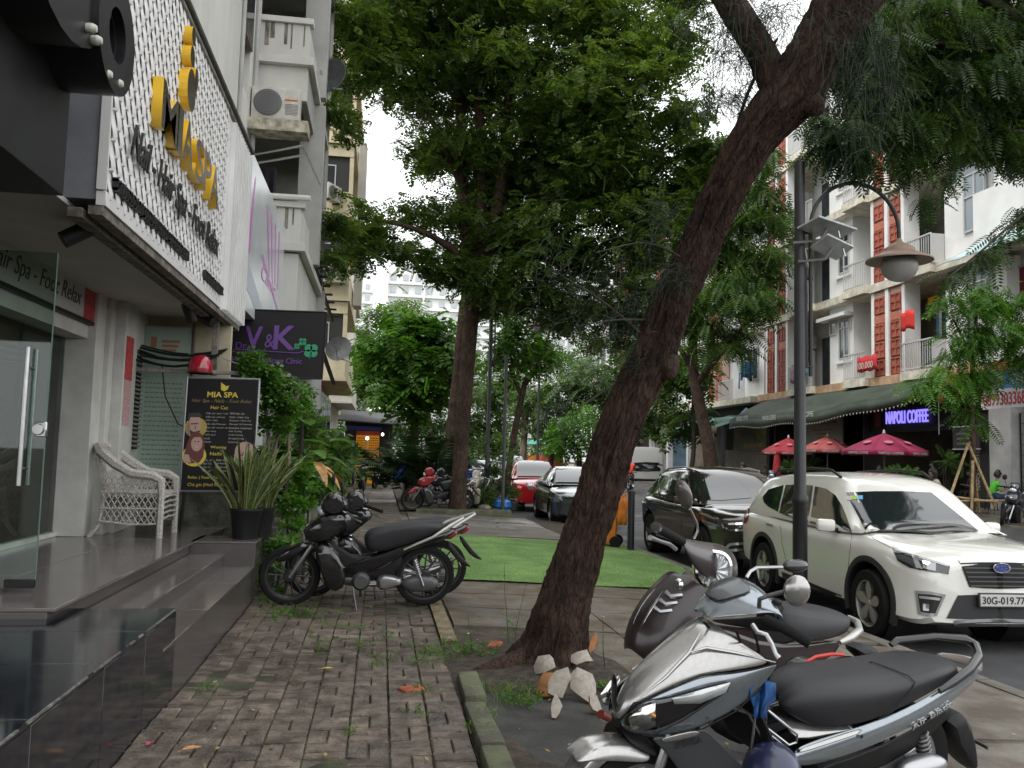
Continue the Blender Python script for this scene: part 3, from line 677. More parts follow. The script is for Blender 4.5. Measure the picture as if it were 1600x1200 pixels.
for i,(a,b) in enumerate((('Cắt da','Hair Cut'),('Sơn Gel','Gel Painting'),('Đắp bột','Nail Painting'),('Tẩy tế','Acrylic'))):
    v = .265-i*.032; bt(a,.29,v,.12,.018,m_wht,.2); bt(b,.47,v,.16,.018,m_wht,.2)
def flat(name, poly, m, d): return MB().prism([(a*wd,b*ht) for a,b in poly], O+Vector((0,-d,0)), ux, uz, (0,.0015,0)).build(name, m, mn, world=True)
flat('printed_bird',[(.47,.965),(.475,.90),(.52,.885),(.57,.905),(.585,.94),(.54,.93),(.56,.925)],m_gold,.003)
def el2(c,a,b,n=22): return [(c[0]+a*math.cos(2*PI*i/n), c[1]+b*math.sin(2*PI*i/n)) for i in range(n)]
m_sk = M('print_skin',(.42,.27,.22),.5); m_hr = M('print_hair',(.12,.03,.025),.5); m_dk2 = M('print_dark',(.03,.025,.025),.5)
flat('printed_circle',el2((.16,.56),.155,.09),M('print_ochre',(.36,.27,.05),.5),.002); flat('printed_circle',el2((.165,.31),.165,.095),m_gold,.002)
flat('printed_man',[(.03,.52),(.04,.60),(.06,.66),(.20,.66),(.235,.61),(.23,.55),(.2,.52),(.17,.49),(.1,.48)],m_sk,.004); flat('printed_man_hair',[(.04,.64),(.06,.685),(.2,.69),(.24,.66),(.21,.65),(.08,.65),(.06,.60)],m_dk2,.005)
flat('printed_man_beard',[(.10,.48),(.17,.49),(.22,.52),(.22,.535),(.17,.525),(.13,.52),(.08,.54)],m_dk2,.005)
flat('printed_woman_hair',[(.02,.30),(.06,.42),(.10,.50),(.18,.53),(.27,.49),(.30,.40),(.29,.30),(.24,.25),(.1,.24)],m_hr,.006)
flat('printed_woman',el2((.19,.42),.078,.072),m_sk,.007); flat('printed_woman_shoulder',[(.02,.25),(.03,.32),(.09,.32),(.13,.25)],m_sk,.007)
flat('printed_man_brow',[(.09,.595),(.19,.60),(.19,.59),(.09,.585)],m_dk2,.005); flat('printed_man_nose',[(.155,.585),(.165,.545),(.145,.545)],m_hr,.005); flat('printed_man_shadow',[(.03,.52),(.04,.60),(.075,.60),(.085,.55),(.11,.49),(.07,.49)],M('print_skin_dark',(.27,.16,.12),.5),.0045)
flat('printed_fringe',[(.11,.44),(.12,.49),(.19,.50),(.265,.48),(.27,.44),(.235,.475),(.15,.472)],m_hr,.0078)
flat('printed_smile',[(.165,.395),(.19,.388),(.215,.396),(.19,.38)],M('print_smile',(.6,.5,.48),.5),.008)
for u in (.165,.212): flat('printed_eye',el2((u,.435),.012,.006,8),m_dk2,.008)
flat('printed_circle',el2((.86,.355),.14,.085),m_sk,.002)
for k in range(3): flat('printed_nail',[(.80+.03*k,.32+.02*k),(.83+.03*k,.31+.02*k),(.93,.37+.025*k),(.90,.385+.025*k)],M('print_plum',(.2,.04,.12),.4),.003+.001*k)
# ================================================================ DARK CLINIC SIGN (faces the camera)
ck = thing('clinic_sign','black projecting clinic sign with purple letters and green clovers','sign',(-1.4,12,2.4))
def kp(px,py,d=0): p = PY(px,py,12); return Vector((p.x,12-d,p.z))
A_,B_,C_,D_ = kp(342,588),kp(503,592),kp(510,488),kp(372,480)
ux2 = (B_-A_).normalized(); uz2 = Vector((.03,0,1)).normalized(); w2 = (B_-A_).length; h2 = (C_-B_).length
MB().prism([(0,0),(w2,0),(w2,h2),(0,h2)],A_,ux2,uz2,(0,.14,0)).build('box', M('clinic_black',(.009,.008,.010),.5,spec=.3), ck, world=True)
for a,b in (((0,0),(w2,0)),((w2,0),(w2,h2)),((w2,h2),(0,h2))):
    MB().tube([A_+ux2*a[0]+uz2*a[1],A_+ux2*b[0]+uz2*b[1]],.012,6).build('frame', plastic_black, ck, world=True)
m_pur = M('clinic_purple',(.13,.045,.25),.4)
def ct(s,px,py,w_,h_,sh=0,bo=0,d=.004): return text(s,'lettering',m_pur,ck,kp(px,py,d),ux2,uz2,w_*w2,h_*h2,.006,sh,bo,True)
ct('Dr.',368,545,.12,.10); ct('V',381,545,.17,.34,0,.02); ct('&',413,543,.09,.2); ct('K',426,546,.22,.36,0,.02)
MB().tube([kp(365,546,.005),kp(465,552,.005),kp(475,549,.005)],.008,5).build('underline', m_pur, ck, world=True)
ct('Home Healthcare Clinic',362,566,.68,.085,0,.012)
m_clv = M('clover_green',(.02,.26,.12),.4)
for (px,py,r) in ((486,548,.085),(473,534,.045),(464,541,.035)):
    c = kp(px,py,.006); mb = MB()
    for k in range(4):
        a = PI/4+k*PI/2; cc = c+ux2*(math.cos(a)*r*.62)+uz2*(math.sin(a)*r*.62)
        mb.prism(ell(r*.6,r*.6,14),cc,ux2,uz2,(0,.004,0))
    mb.tube([c,c-uz2*r*1.3-ux2*r*.2],r*.07,4); mb.build('clover', m_clv, ck, world=True)
# ================================================================ WHITE BANNER SIGN WITH PINK PRINT
wb_ = thing('white_banner_sign','pale glossy banner sign with pink brush strokes along the facade','sign',(-2,11,3.1))
m_ban = M('banner_white',(.55,.57,.59),.22,var=.08,vs=1.5)
wb('panel', m_ban, (-2.35,10.72,3.15),(-1.75,15.9,5.18), wb_)
m_pink = M('banner_pink',(.55,.2,.52),.35); m_pale = M('banner_pale',(.40,.44,.5),.35)
def st(pts,m,name='printed_stroke'):
    mb = MB(); mb.prism(pts,(-1.749,0,0),(0,1,0),(0,0,1),(.002,0,0)); mb.build(name,m,wb_,world=True)
st([(11.1,3.9),(11.25,4.5),(11.45,4.95),(11.5,4.9),(11.38,4.45),(11.3,3.9)],m_pink)
for k in range(4): st([(12.6+k*.5,4.9),(12.75+k*.5,4.9),(13.3+k*.35,4.0),(13.2+k*.35,4.0)],m_pink)
st([(12.3,4.1),(12.45,4.15),(14.9,3.6),(14.8,3.55)],m_pink); st([(10.75,3.5),(10.75,3.9),(13.5,3.2),(12.6,3.2)],m_pale)
text('Clinic','lettering',m_pink,wb_,(-1.746,12.4,3.8),(0,1,0),(0,0,1),1.6,.22,.002,.3,0,True)
yb = thing('yellow_sign','narrow amber edge-lit sign between banner and balconies','sign',(-2,17,3.4)); wb('panel', M('amber',(.65,.38,.06),.4), (-2.2,16.3,3.3),(-1.82,16.6,4.9), yb)
wb('case', white_wall, (-2.25,16.62,3.1),(-1.8,17.6,5.1), yb)
lf = thing('sign_frame','dark ladder-like sign frame on stand-offs along the facade','frame',(-1.6,19,3))
MB().tube([(-1.45,17.5,5.1),(-1.45,24,4.95)],.05,6).build('rail', plastic_black, lf, world=True); MB().tube([(-1.45,18.5,3.9),(-1.45,26,3.4)],.06,6).build('rail', plastic_black, lf, world=True)
for i in range(7): MB().tube([(-1.8,17.6+i*.95,5.1-i*.02),(-1.25,17.6+i*.95,5.1-i*.02)],.03,5).build('stand_off', plastic_black, lf, world=True)
# ================================================================ RATTAN CHAIR
ch_ = thing('rattan_chair','white woven rattan armchair on the polished landing','chair',(-2.32,9.0,.556))
m_rat = M('rattan_white',(.52,.49,.45),.65,var=.25,vs=60,bump=.5,bs=180)
def cb(name, path, r, par=ch_, n=7): return MB().tube(path, r, n).build(name, m_rat, par)
# local: x to the street (front of chair), y depth, seat .42
for s_ in (-1,1):
    yv = s_*.30
    cb('front_leg', [(.28,yv,0),(.28,yv,.42),(.26,yv,.52)], .032)
    cb('rear_leg', [(-.36,yv*.9,0),(-.27,yv*.9,.12),(-.24,yv*.9,.42)], .024)
    cb('arm_rail', [(.28,yv,.42),(.27,yv,.54),(.20,yv,.58),(.0,yv,.60),(-.16,yv*.97,.69),(-.30,yv*.85,.80)], [.034,.042,.046,.046,.05,.05])
    mb = MB(); import itertools
    for d in (1,-1):
        for k in range(-7,13):
            a0 = -.25+k*.055; pts = []
            for i in range(9):
                z = .13+i*.055; x = a0+d*(z-.13)*.62
                top = .575+max(0,(-x-.0))*.55
                if -.26 < x < .27 and z < top: pts.append((x,yv*(1-.0*z),z))
            if len(pts) > 1: mb.tube(pts,.0055,4)
    for z in (.13,.27,.42,.50): mb.tube([(-.26,yv,z+.02*(z<.2)),(.0,yv,z-.01*(z<.2)),(.28,yv,z+.0)],.010 if z<.45 else .006,5)
    mb.build('side_lattice', m_rat, ch_)
mb = MB(); mb.box((.02,0,.40),(.54,.58,.05),ch=.02); mb.build('seat', m_rat, ch_)
cb('back_rail', [(-.30,-.27,.80),(-.36,-.15,.84),(-.38,0,.85),(-.36,.15,.84),(-.30,.27,.80)], .045)
mb = MB()
for i in range(12):
    yv = -.26+i*.047; mb.tube([(-.24,yv,.42),(-.30,yv,.62),(-.35,yv,.83)],.009,5)
for z in (.5,.58,.66,.74): mb.tube([(-.27-.3*(z-.5),-.27,z),(-.28-.3*(z-.5),.27,z)],.008,4)
mb.build('backrest', m_rat, ch_)
mb = MB()
for z in (.15,.2,.25,.3,.35): mb.tube([(.285,-.27,z+.02*math.cos(0)),(.29,0,z+.035),(.285,.27,z+.02)],.012,5)
mb.build('front_apron', m_rat, ch_)
# ================================================================ APARTMENTS ABOVE AND BEYOND
apt = thing('apartment_block','stained white apartment block with deep balconies above the spa','building',(-3,12,0))
m_apt = M('apt_white',(.56,.55,.51),.75,var=.12,vs=.9,bump=.08,bs=30,stretch=(1,1,.35))
m_aptg = M('apt_grey',(.36,.355,.34),.75,var=.15,vs=1)
def pan(y0,y1,z0,z1): return wb('wall_panel', m_apt, (-2.55,y0+.012,z0+.012),(-2.40,y1,z1), apt)
wb('wall', m_aptg, (-9,-4,3.05),(-2.52,15,20), apt)
for z0,z1 in ((3.05,6.35),(6.35,9.7),(9.7,13.0),(13.0,17)):
    for y0,y1 in ((-2,4.5),(4.5,9.5),(9.5,13.6)): pan(y0,y1,z0,z1)
wb('wall_panel', m_apt, (-2.55,13.61,3.05),(-2.40,15.0,7.2), apt)
wf = wb('window_frame', M('brown_frame',(.12,.08,.06),.6), (-2.42,13.7,8.0),(-2.36,14.5,9.6), apt); wb('window_pane', M('dim_glass',(.03,.035,.04),.1), (-2.43,13.75,8.05),(-2.355,14.45,9.55), wf, 0)
wb('wall_panel', m_apt, (-2.55,14.52,7.2),(-2.40,15.0,20), apt)
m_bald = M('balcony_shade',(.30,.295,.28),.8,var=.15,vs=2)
for k in range(4):
    zb = 4.92+k*3.26      # slab underside level of this storey's parapet
    y0, y1 = 15.0, 19.2
    pb = wb('parapet', m_apt, (-2.40,y0,zb),(-1.50,y0+.1,zb+.62), apt); wb('slab', m_apt, (-2.45,y0-.12,zb-.14),(-1.40,y1,zb-.002), apt)
    wb('parapet', m_apt, (-1.60,y0+.102,zb),(-1.50,y1,zb+.62), apt)
    wb('ledge', m_apt, (-2.42,y0-.06,zb+.622),(-1.44,y0+.16,zb+.72), apt); 
    wb('downstand', m_apt, (-2.40,y0,zb+2.52),(-1.50,y0+.12,zb+3.118), apt); wb('downstand', m_aptg, (-1.62,y0+.122,zb+2.52),(-1.50,y1,zb+3.118), apt)
    wb('fin', m_aptg, (-1.75,y1-2.6,zb),(-1.30,y1-2.35,zb+3.1), apt)
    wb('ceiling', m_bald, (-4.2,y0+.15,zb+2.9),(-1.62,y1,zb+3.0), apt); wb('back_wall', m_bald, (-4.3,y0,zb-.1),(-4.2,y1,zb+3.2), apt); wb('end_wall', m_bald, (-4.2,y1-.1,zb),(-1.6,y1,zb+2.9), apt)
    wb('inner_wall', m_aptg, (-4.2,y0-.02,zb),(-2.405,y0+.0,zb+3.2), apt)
    if k != 1: pass
wb('roof', m_apt, (-9,-4,20.0),(-1.3,19.3,20.25), apt)
wb('lower_fascia', m_apt, (-2.4,15.0,3.0),(-1.52,19.2,4.75), apt)
for z0,z1 in ((2.3,4.9),):  wb('sloped_hood', m_aptg, (-2.3,19.2,z0),(-1.35,19.5,z1), apt)
for (x,y,z0,z1,r) in ((-2.36,14.9,5.3,16,.05),(-1.46,19.3,3.0,16,.06),(-2.37,13.58,5.0,16,.035)): MB().tube([(x,y,z0),(x,y,z1)],r,8).build('drain_pipe', m_aptg, apt, world=True)
m_stain = M('rain_stain',(.20,.185,.16),.9,var=.5,vs=7,stretch=(3,3,.5))
for k in range(3):
    zb = 4.92+k*3.26
    for i in range(5):
        x = -2.3+i*.17+.05*math.sin(i*3+k); wb('rain_stain', m_stain, (x,14.993,zb+.62-.25-.2*abs(math.sin(i*2.3+k))),(x+.05+.03*math.sin(i+k),14.9985,zb+.618), apt, 0)
# air conditioners
m_ac = M('ac_white',(.50,.48,.43),.5,var=.15,vs=6)
def ac_unit(loc, rz, label, sc=1):
    t = thing('air_conditioner', label, 'air conditioner', loc, rz, 'outdoor air conditioner units'); t.scale = (sc,sc,sc)
    MB().box((0,0,.28),(.80,.30,.55),ch=.015).build('case', m_ac, t)
    g_ = MB(); g_.lathe([(.001,0),(.20,0),(.235,.012),(.24,.03),(.22,.03),(.2,.012)],(-.13,-.165,.28),'y',26); g_.build('fan_guard', M('ac_fan',(.11,.11,.11),.6), t)
    mb = MB()
    for k in range(6): mb.tube([(-.13+(.03+.033*k)*math.cos(a),-.172,.28+(.03+.033*k)*math.sin(a)) for a in [2*PI*i/20 for i in range(21)]],.004,3)
    mb.build('fan_rings', M('ac_ring',(.2,.2,.2),.5), t)
    MB().b2((.15,-.155,.33),(.36,-.152,.36)).build('label_stripe', M('ac_orange',(.5,.12,.03),.5), t)
    mb = MB()
    for i in range(8): mb.b2((.16,-.156,.09+i*.025),(.37,-.151,.10+i*.025))
    mb.build('grille', M('ac_ring'), t)
    for x in (-.3,.3): MB().b2((x-.03,-.14,-.04),(x+.03,.14,.004)).build('foot', plastic_black, t)
    return t
ac_unit((-1.98,14.86,6.97-.0),0,'white air conditioner on the stained ledge of the nearest balcony')
wb('ac_ledge', M('stained_ledge',(.40,.36,.28),.8,var=.45,vs=6), (-2.42,14.55,6.72),(-1.42,15.0,6.92), apt)
ac_unit((-2.05,14.97,8.02),0,'boxy white air conditioner inside the shaded upper balcony',.7).location = (-2.0,16.6,8.0)
# satellite dishes
def dish(loc, rz, tilt, label, r=.42):
    t = thing('satellite_dish', label, 'satellite dish', loc, rz, 'grey satellite dishes on the apartment block')
    Mx = Euler((tilt,0,0)).to_matrix().to_4x4(); mb = MB()
    mb.lathe([(.001,.0),(r*.4,.02),(r*.75,.07),(r,.13),(r*1.01,.125),(r*.75,.055),(r*.4,.005),(.001,-.015)],(0,0,0),'y',26,Mx); mb.build('bowl', M('dish_grey',(.10,.10,.105),.5,var=.15,vs=8), t)
    MB().tube([Mx@Vector((0,0,-r*.9)),Mx@Vector((0,.40,-.05))],.012,5).build('feed_arm', steel, t); MB().tube([(0,-.02,0),(-.1,.15,-.25),(-.35,.15,-.3)],.02,6).build('mount', steel, t)
    return t
dish((-1.22,16.9,8.68),rad(150),rad(10),'dark grey satellite dish high beside the tree crown',.38)
dish((-1.2,23.8,4.12),rad(165),rad(20),'grey satellite dish low above the shop signs',.36)
# laundry rack on the low balcony
lr = thing('laundry_rack','steel laundry arms and dark clothes at the low balcony opening','rack',(-2,14.9,5.4))
for z,l_ in ((6.35,.95),(6.2,1.0)): MB().tube([(-2.38,14.85,z),(-2.38+l_,14.3,z+.06)],.022,6).build('arm', steel, lr, world=True)
MB().tube([(-1.45,14.35,6.38),(-1.2,14.9,5.95)],.02,6).build('arm', steel, lr, world=True); MB().tube([(-2.3,14.9,5.70),(-1.35,14.9,5.70)],.05,8).build('rail', white_wall, lr, world=True)
def cloth(name, par, x0,x1,y,z1,z0,m,seed=0):
    rows = []
    for j in range(7):
        t_ = j/6; rows.append([Vector((x0+(x1-x0)*i/8, y+.05*math.sin(i*1.5+seed+t_)*t_, z1+(z0-z1)*t_+.03*math.sin(i*2+seed)*t_)) for i in range(9)])
    mb = MB(); mb.grid(rows); return mb.build(name, m, par, world=True, solid=.006)
cloth('garment', lr, -2.3,-2.0,15.4,6.35,5.75,M('cloth_dark',(.015,.012,.02),.9)); cloth('garment', lr, -2.38,-2.25,15.5,6.4,5.9,M('cloth_maroon',(.12,.02,.02),.9),2)
# further blocks along the street
def far_block(y0,y1,x1,label,m,ystep):
    t = thing('apartment_block', label, 'building', (-4,y0,0))
    wb('wall', m, (-10,y0,0),(x1-1.0,y1,17), t)
    for k in range(5):
        zb = 3.9+k*2.75
        wb('slab', m, (x1-1.0,y0-.1,zb-.12),(x1+.05,y1,zb), t); wb('parapet', m, (x1-1.0,y0,zb+.002),(x1,y0+.1,zb+.95), t); wb('parapet', m, (x1-.1,y0+.1,zb+.002),(x1,y1,zb+.95), t)
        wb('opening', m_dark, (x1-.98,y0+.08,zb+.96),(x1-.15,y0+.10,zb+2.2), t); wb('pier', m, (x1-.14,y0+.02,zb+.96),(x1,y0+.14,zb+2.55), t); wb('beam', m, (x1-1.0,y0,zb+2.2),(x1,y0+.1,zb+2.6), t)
        wf = wb('window_frame', M('alu_white',(.5,.5,.5),.5), (x1-.95,y0+.05,zb+.96),(x1-.6,y0+.075,zb+1.9), t); wb('pane', M('dim_glass'), (x1-.92,y0+.045,zb+1.0),(x1-.64,y0+.05,zb+1.86), wf, 0)
    return t
m_crm = M('block_cream',(.60,.52,.36),.8,var=.15,vs=1.2)
m_blk = M('block_white',(.60,.58,.53),.8,var=.12,vs=1)
far_block(30,38,-1.30,'cream apartment block with balcony ledges behind the white one',m_crm,3)
far_block(44,52,-1.55,'white apartment block farthest along the left side',m_blk,3)
wb('fin', m_blk, (-1.25,33,6.9),(-.95,34,13.2), apt)
ac_unit((-1.85,29.8,7.1),0,'white air conditioner on the cream block ledge',1.0)
ac_unit((-2.0,29.7,9.9),rad(60),'white air conditioner turned sideways on the cream block',1.0)
# shops along the left pavement
sh2 = thing('glass_shop','glazed shop fronts with pale frames along the left pavement','shopfront',(-1.6,22,0))
wb('wall', M('shop_grey',(.25,.25,.24),.7), (-2.6,17.6,0),(-1.9,30,3.2), sh2)
for i in range(6):
    y0 = 17.8+i*2; f = wb('window_frame', M('alu_white'), (-1.9,y0,.4),(-1.72,y0+1.9,3.1), sh2); wb('pane', M('blue_glass',(.08,.12,.15),.08), (-1.74,y0+.12,.5),(-1.71,y0+1.78,3.0), f, 0)
wb('post', white_wall, (-1.7,19.5,0),(-1.55,19.7,3.1), sh2)
# kiosk with amber panel at the end of the path
ks_ = thing('street_kiosk','dark roofed kiosk with an amber price board at the end of the path','kiosk',(-.7,40,0))
wb('board', M('amber_board',(.62,.27,.015),.5,emit=(.62,.25,.01),es=.25), (-1.12,40,-.1),(-.09,40.06,2.15), ks_); wb('header', M('board_red',(.5,.05,.03),.5), (-1.12,39.99,2.152),(-.09,40.05,2.35), ks_)
mb = MB(); rr = random.Random(8)
for i in range(17):
    z = 2.0-i*.11
    for x0,x1 in ((-1.08,-.65),(-.55,-.12)):
        x = x0
        while x < x1: l_ = rr.uniform(.03,.09); mb.b2((x,39.985,z),(min(x1,x+l_),39.995,z+.05)); x += l_+.03
tag(mb.build('printed_lines', M('board_ink',(.28,.07,.02),.5), ks_, world=True),kind='stuff')
wb('wall', m_dark, (-1.6,40.1,-.2),(.5,42,2.8), ks_)
mb = MB(); mb.grid([[(-1.9,38.6,2.75),(.9,38.6,2.62)],[(-1.9,42,3.35),(1.0,42,3.2)]]); mb.build('roof', M('roof_dark',(.05,.05,.055),.6), ks_, world=True, solid=.06)
wb('blue_trim', M('blue_trim',(.03,.06,.3),.5), (-1.6,39.9,2.38),(-.0,39.96,2.55), ks_)
for x in (-1.55,.4): MB().tube([(x,39.2,-.2),(x,39.2,2.8)],.05,8).build('post', plastic_black, ks_, world=True)
mb = MB(); mb.tube([(-.62,39.4,.5),(-.62,39.4,1.95)],.02,6); o = mb.build('lamp_stand', steel); tag(o,'thin lamp stand with small globe before the amber board','lamp')
MB().lathe([(.001,-.08),(.07,-.04),(.08,.02),(.05,.08),(.001,.09)],(-.62,39.4,2.0),'z',12).build('globe', M('lit_globe',(.9,.9,.85),.4,emit=(1,.95,.8),es=3), o)
MB().lathe([(.001,-.08),(.06,-.04),(.06,.04),(.001,.08)],(.05,39.4,2.2),'z',12).build('globe', M('lit_globe'), ks_, world=True)
# ================================================================ RIGHT: APARTMENTS OVER THE CAFE
FX = 18.0
m_rw = M('right_white',(.80,.80,.79),.7,var=.07,vs=.8,bump=.05,bs=20)
m_rwg = M('right_grey_wall',(.58,.59,.60),.75,var=.08,vs=1)
m_brk = M('terracotta_block',(.36,.10,.065),.75,var=.22,vs=7,orand=.14)
m_brl = M('terracotta_light',(.48,.16,.10),.75,var=.15,vs=9)
m_grout = M('pale_grout',(.50,.36,.29),.85)
m_win = M('window_glass',(.055,.07,.08),.06,var=.4,vs=.9)
m_wgrey = M('window_blue_grey',(.22,.27,.30),.15)
m_alu = M('alu_white')
m_ledge = M('ledge_cream',(.62,.58,.48),.75,var=.2,vs=3)
FZ = [4.56+3.44*k for k in range(4)]; FH = 3.44
def block_mesh():
    mb = MB(); w_, h_ = .33, .31
    mb.b2((0,-w_,-h_),(.05,w_,h_)); mb.cur = 0
    for a,b in (((-w_+.03,-h_+.03),(-w_+.07,h_-.03)),((w_-.07,-h_+.03),(w_-.03,h_-.03))): mb.b2((-.03,a[0],a[1]),(-.001,b[0],b[1]))
    mb.b2((-.03,-w_+.072,h_-.07),(-.001,w_-.072,h_-.03)); mb.b2((-.03,-w_+.072,-h_+.03),(-.001,w_-.072,-h_+.07)); mb.b2((-.03,-.03,-h_+.072),(-.001,.03,h_-.072))
    mb.b2((-.03,-w_+.072,-.03),(-.001,-.032,.03)); mb.b2((-.03,.032,-.03),(-.001,w_-.072,.03))
    o = mb.build('ornamental_block', m_brk); me = o.data; bpy.data.objects.remove(o); return me
blk_me = block_mesh(); blk2 = MB().b2((-.012,-.33,-.14),(.05,.33,.14)).build('plain_block', m_brl); blk2_me = blk2.data; bpy.data.objects.remove(blk2)
def brick_column(par, yc, k):
    z0 = FZ[k]; wb('column_core', m_grout, (FX-.30,yc-.36,z0+.02),(FX+.1,yc+.36,z0+FH-.32), par)
    inv = wmat(par).inverted(); z = z0+.33; n = 0
    while z < z0+FH-.45:
        if n == 3:
            o = bpy.data.objects.new('plain_block', blk2_me); z += -.02+.0; o.location = inv @ Vector((FX-.325,yc,z-.03)); step = .47
        else: o = bpy.data.objects.new('ornamental_block', blk_me); o.location = inv @ Vector((FX-.335,yc,z)); step = .645 if n != 2 else .645-.02-.1
        C.objects.link(o); o.parent = par; z += step; n += 1
def railing(par, y0, y1, x, z0, m=None, h=.95, nb=None):
    mb = MB(); n = nb or int((y1-y0)/.12)
    for i in range(n+1): yv = y0+(y1-y0)*i/n; mb.b2((x-.012,yv-.012,z0),(x+.012,yv+.012,z0+h))
    mb.b2((x-.03,y0-.02,z0+h),(x+.03,y1+.02,z0+h+.05)); mb.b2((x-.02,y0,z0+.06),(x+.02,y1,z0+.10))
    return mb.build('railing', m or m_alu, par, world=True)
def window(par, x, y0, y1, z0, z1, nv=2, curtain=None, transom=0, fm=None):
    f = MB(); t_ = .05
    f.b2((x-.04,y0,z0),(x+.05,y0+t_,z1)); f.b2((x-.04,y1-t_,z0),(x+.05,y1,z1)); f.b2((x-.04,y0+t_,z0),(x+.05,y1-t_,z0+t_)); f.b2((x-.04,y0+t_,z1-t_),(x+.05,y1-t_,z1))
    for i in range(1,nv): yv = y0+(y1-y0)*i/nv; f.b2((x-.03,yv-.03,z0+t_),(x+.04,yv+.03,z1-t_))
    if transom: f.b2((x-.035,y0+t_,z1-transom),(x+.045,y1-t_,z1-transom+.05))
    fo = f.build('window_frame', fm or m_alu, par, world=True)
    MB().b2((x,y0+t_,z0+t_),(x+.02,y1-t_,z1-t_)).build('window_pane', curtain or m_win, fo, world=True)
rb = thing('apartment_building','white apartment block with paired red brick columns over the dark cafe','building',(18,30,0))
YS0, YS1 = 17.5, 39.0
wb('roof', m_rw, (FX-.8,YS0,FZ[3]+FH),(30,YS1,FZ[3]+FH+.3), rb)
wb('core_wall', m_rwg, (20.2,YS0,4.5),(29,YS1,FZ[3]+FH), rb)
m_curt = M('red_curtain',(.20,.03,.05),.9,var=.4,vs=20,stretch=(1,9,1))
for k in range(4):
    z0 = FZ[k]
    wb('floor_slab', m_ledge if k else M('ledge_orange',(.50,.33,.20),.8,var=.25,vs=3), (FX-.42,YS0,z0-.30),(20.2,YS1,z0), rb)
    for yc in (28.85,27.85,37.75,36.6): brick_column(rb, yc, k)
    for yc in (28.37,37.18): wb('column_pier', m_rw, (FX-.36,yc-.10,z0),(FX+.1,yc+.10,z0+FH-.30), rb)
    for yc in (29.30,27.40,38.2,36.15): wb('column_pier', m_rw, (FX-.34,yc-.09,z0),(FX+.25,yc+.09,z0+FH-.30), rb)
    # --- balcony by the near columns
    wb('balcony_slab', m_ledge, (FX-.62,29.4,z0-.28),(FX-.425,30.95,z0+.01), rb); railing(rb, 29.45,30.9,FX-.57,z0+.01)
    wb('back_wall', m_rwg, (19.0,29.4,z0),(19.1,31.2,z0+FH-.3), rb); wb('side_wall', m_rw, (18.0,31.2,z0),(20.2,31.3,z0+FH-.3), rb)
    # --- projecting window bay
    wb('bay_wall', m_rw, (18.0,31.3,z0),(20.0,33.0,z0+FH-.3), rb); 
    window(rb, 17.99, 31.45,32.25, z0+1.0, z0+2.55, 2, None, .35)
    window(rb, 17.985, 30.9+.4,31.4, z0+2.1, z0+2.6, 1)
    wb('sun_hood', m_rw, (17.6,31.2,z0+2.64),(18.0,33.4,z0+2.78), rb)
    window(rb, 17.985, 32.45,32.95, z0+2.05, z0+2.6, 1)
    wb('bay_wall', m_rw, (18.6,33.0,z0),(20.0,34.0,z0+FH-.3), rb); wb('sill_ledge', m_rw, (17.9,31.3,z0+.82),(17.998,32.4,z0+.9), rb)
    # --- inner balcony with door
    wb('balcony_slab', m_ledge, (FX-.62,33.4,z0-.28),(FX-.425,35.6,z0+.01), rb); railing(rb, 33.45,35.5,FX-.57,z0+.01)
    wb('door_panel', m_win, (18.95,34.6,z0),(19.0,35.4,z0+2.3), rb); wb('back_wall', m_rwg, (19.01,34.0,z0),(19.1,36.2,z0+FH-.3), rb)
    if k == 1:
        cg = MB()
        for yv in (33.45,34.1,34.8,35.5): cg.tube([(FX-.57,yv,z0+.95),(FX-.85,yv,z0+2.4)],.02,4)
        cg.tube([(FX-.57,33.4,z0+2.4),(FX-.57,35.5,z0+2.4)],.02,4); cg.build('balcony_cage', m_alu, rb, world=True)
    # --- right of the near columns: deep balcony
    wb('balcony_slab', m_ledge, (FX-.62,25.5,z0-.28),(FX-.425,27.2,z0+.01), rb); railing(rb, 25.5,27.2,FX-.57,z0+.01); MB().b2((FX-.59,25.47,z0+.012),(FX+.3,25.5,z0+.98)).build('railing', m_alu, rb, world=True)
    wb('back_wall', m_rwg, (19.2,25.6,z0),(19.3,27.3,z0+FH-.3), rb); wb('door_panel', m_win, (19.15,25.9,z0),(19.19,26.6,z0+2.2), rb)
    # --- near white volume
    wb('bay_wall', m_rw, (FX-.1,23.95,z0),(20,25.45,z0+FH-.9), rb); wb('glass_band', m_wgrey, (FX-.02,22.9,z0+FH-.898),(20,25.45,z0+FH-.3), rb)
    window(rb, FX-.13, 23.45,24.45, z0+.72, z0+2.55, 2, m_wgrey, .75)
    wb('bay_wall', m_rw, (FX-.1,23.0,z0),(20,23.945,z0+.9), rb); wb('bay_wall', m_rwg, (FX-.05,23.0,z0+.902),(20,23.945,z0+FH-.9), rb)
    wb('parapet', m_rw, (FX-.75,19.5,z0-.1),(FX-.105,23.2,z0+1.55), rb); wb('hood', m_ledge, (FX-.85,19.4,z0+FH-.42),(FX-.43,23.3,z0+FH-.29), rb)
    window(rb, FX+.1, 20.6,22.7, z0+1.2, z0+2.7, 3, m_curt); wb('bay_wall', m_rw, (FX+.2,17.6,z0),(20,22.99,z0+FH-.3), rb); wb('column', m_rw, (FX-.3,22.4,z0+1.56),(FX+.15,22.85,z0+FH-.42), rb)
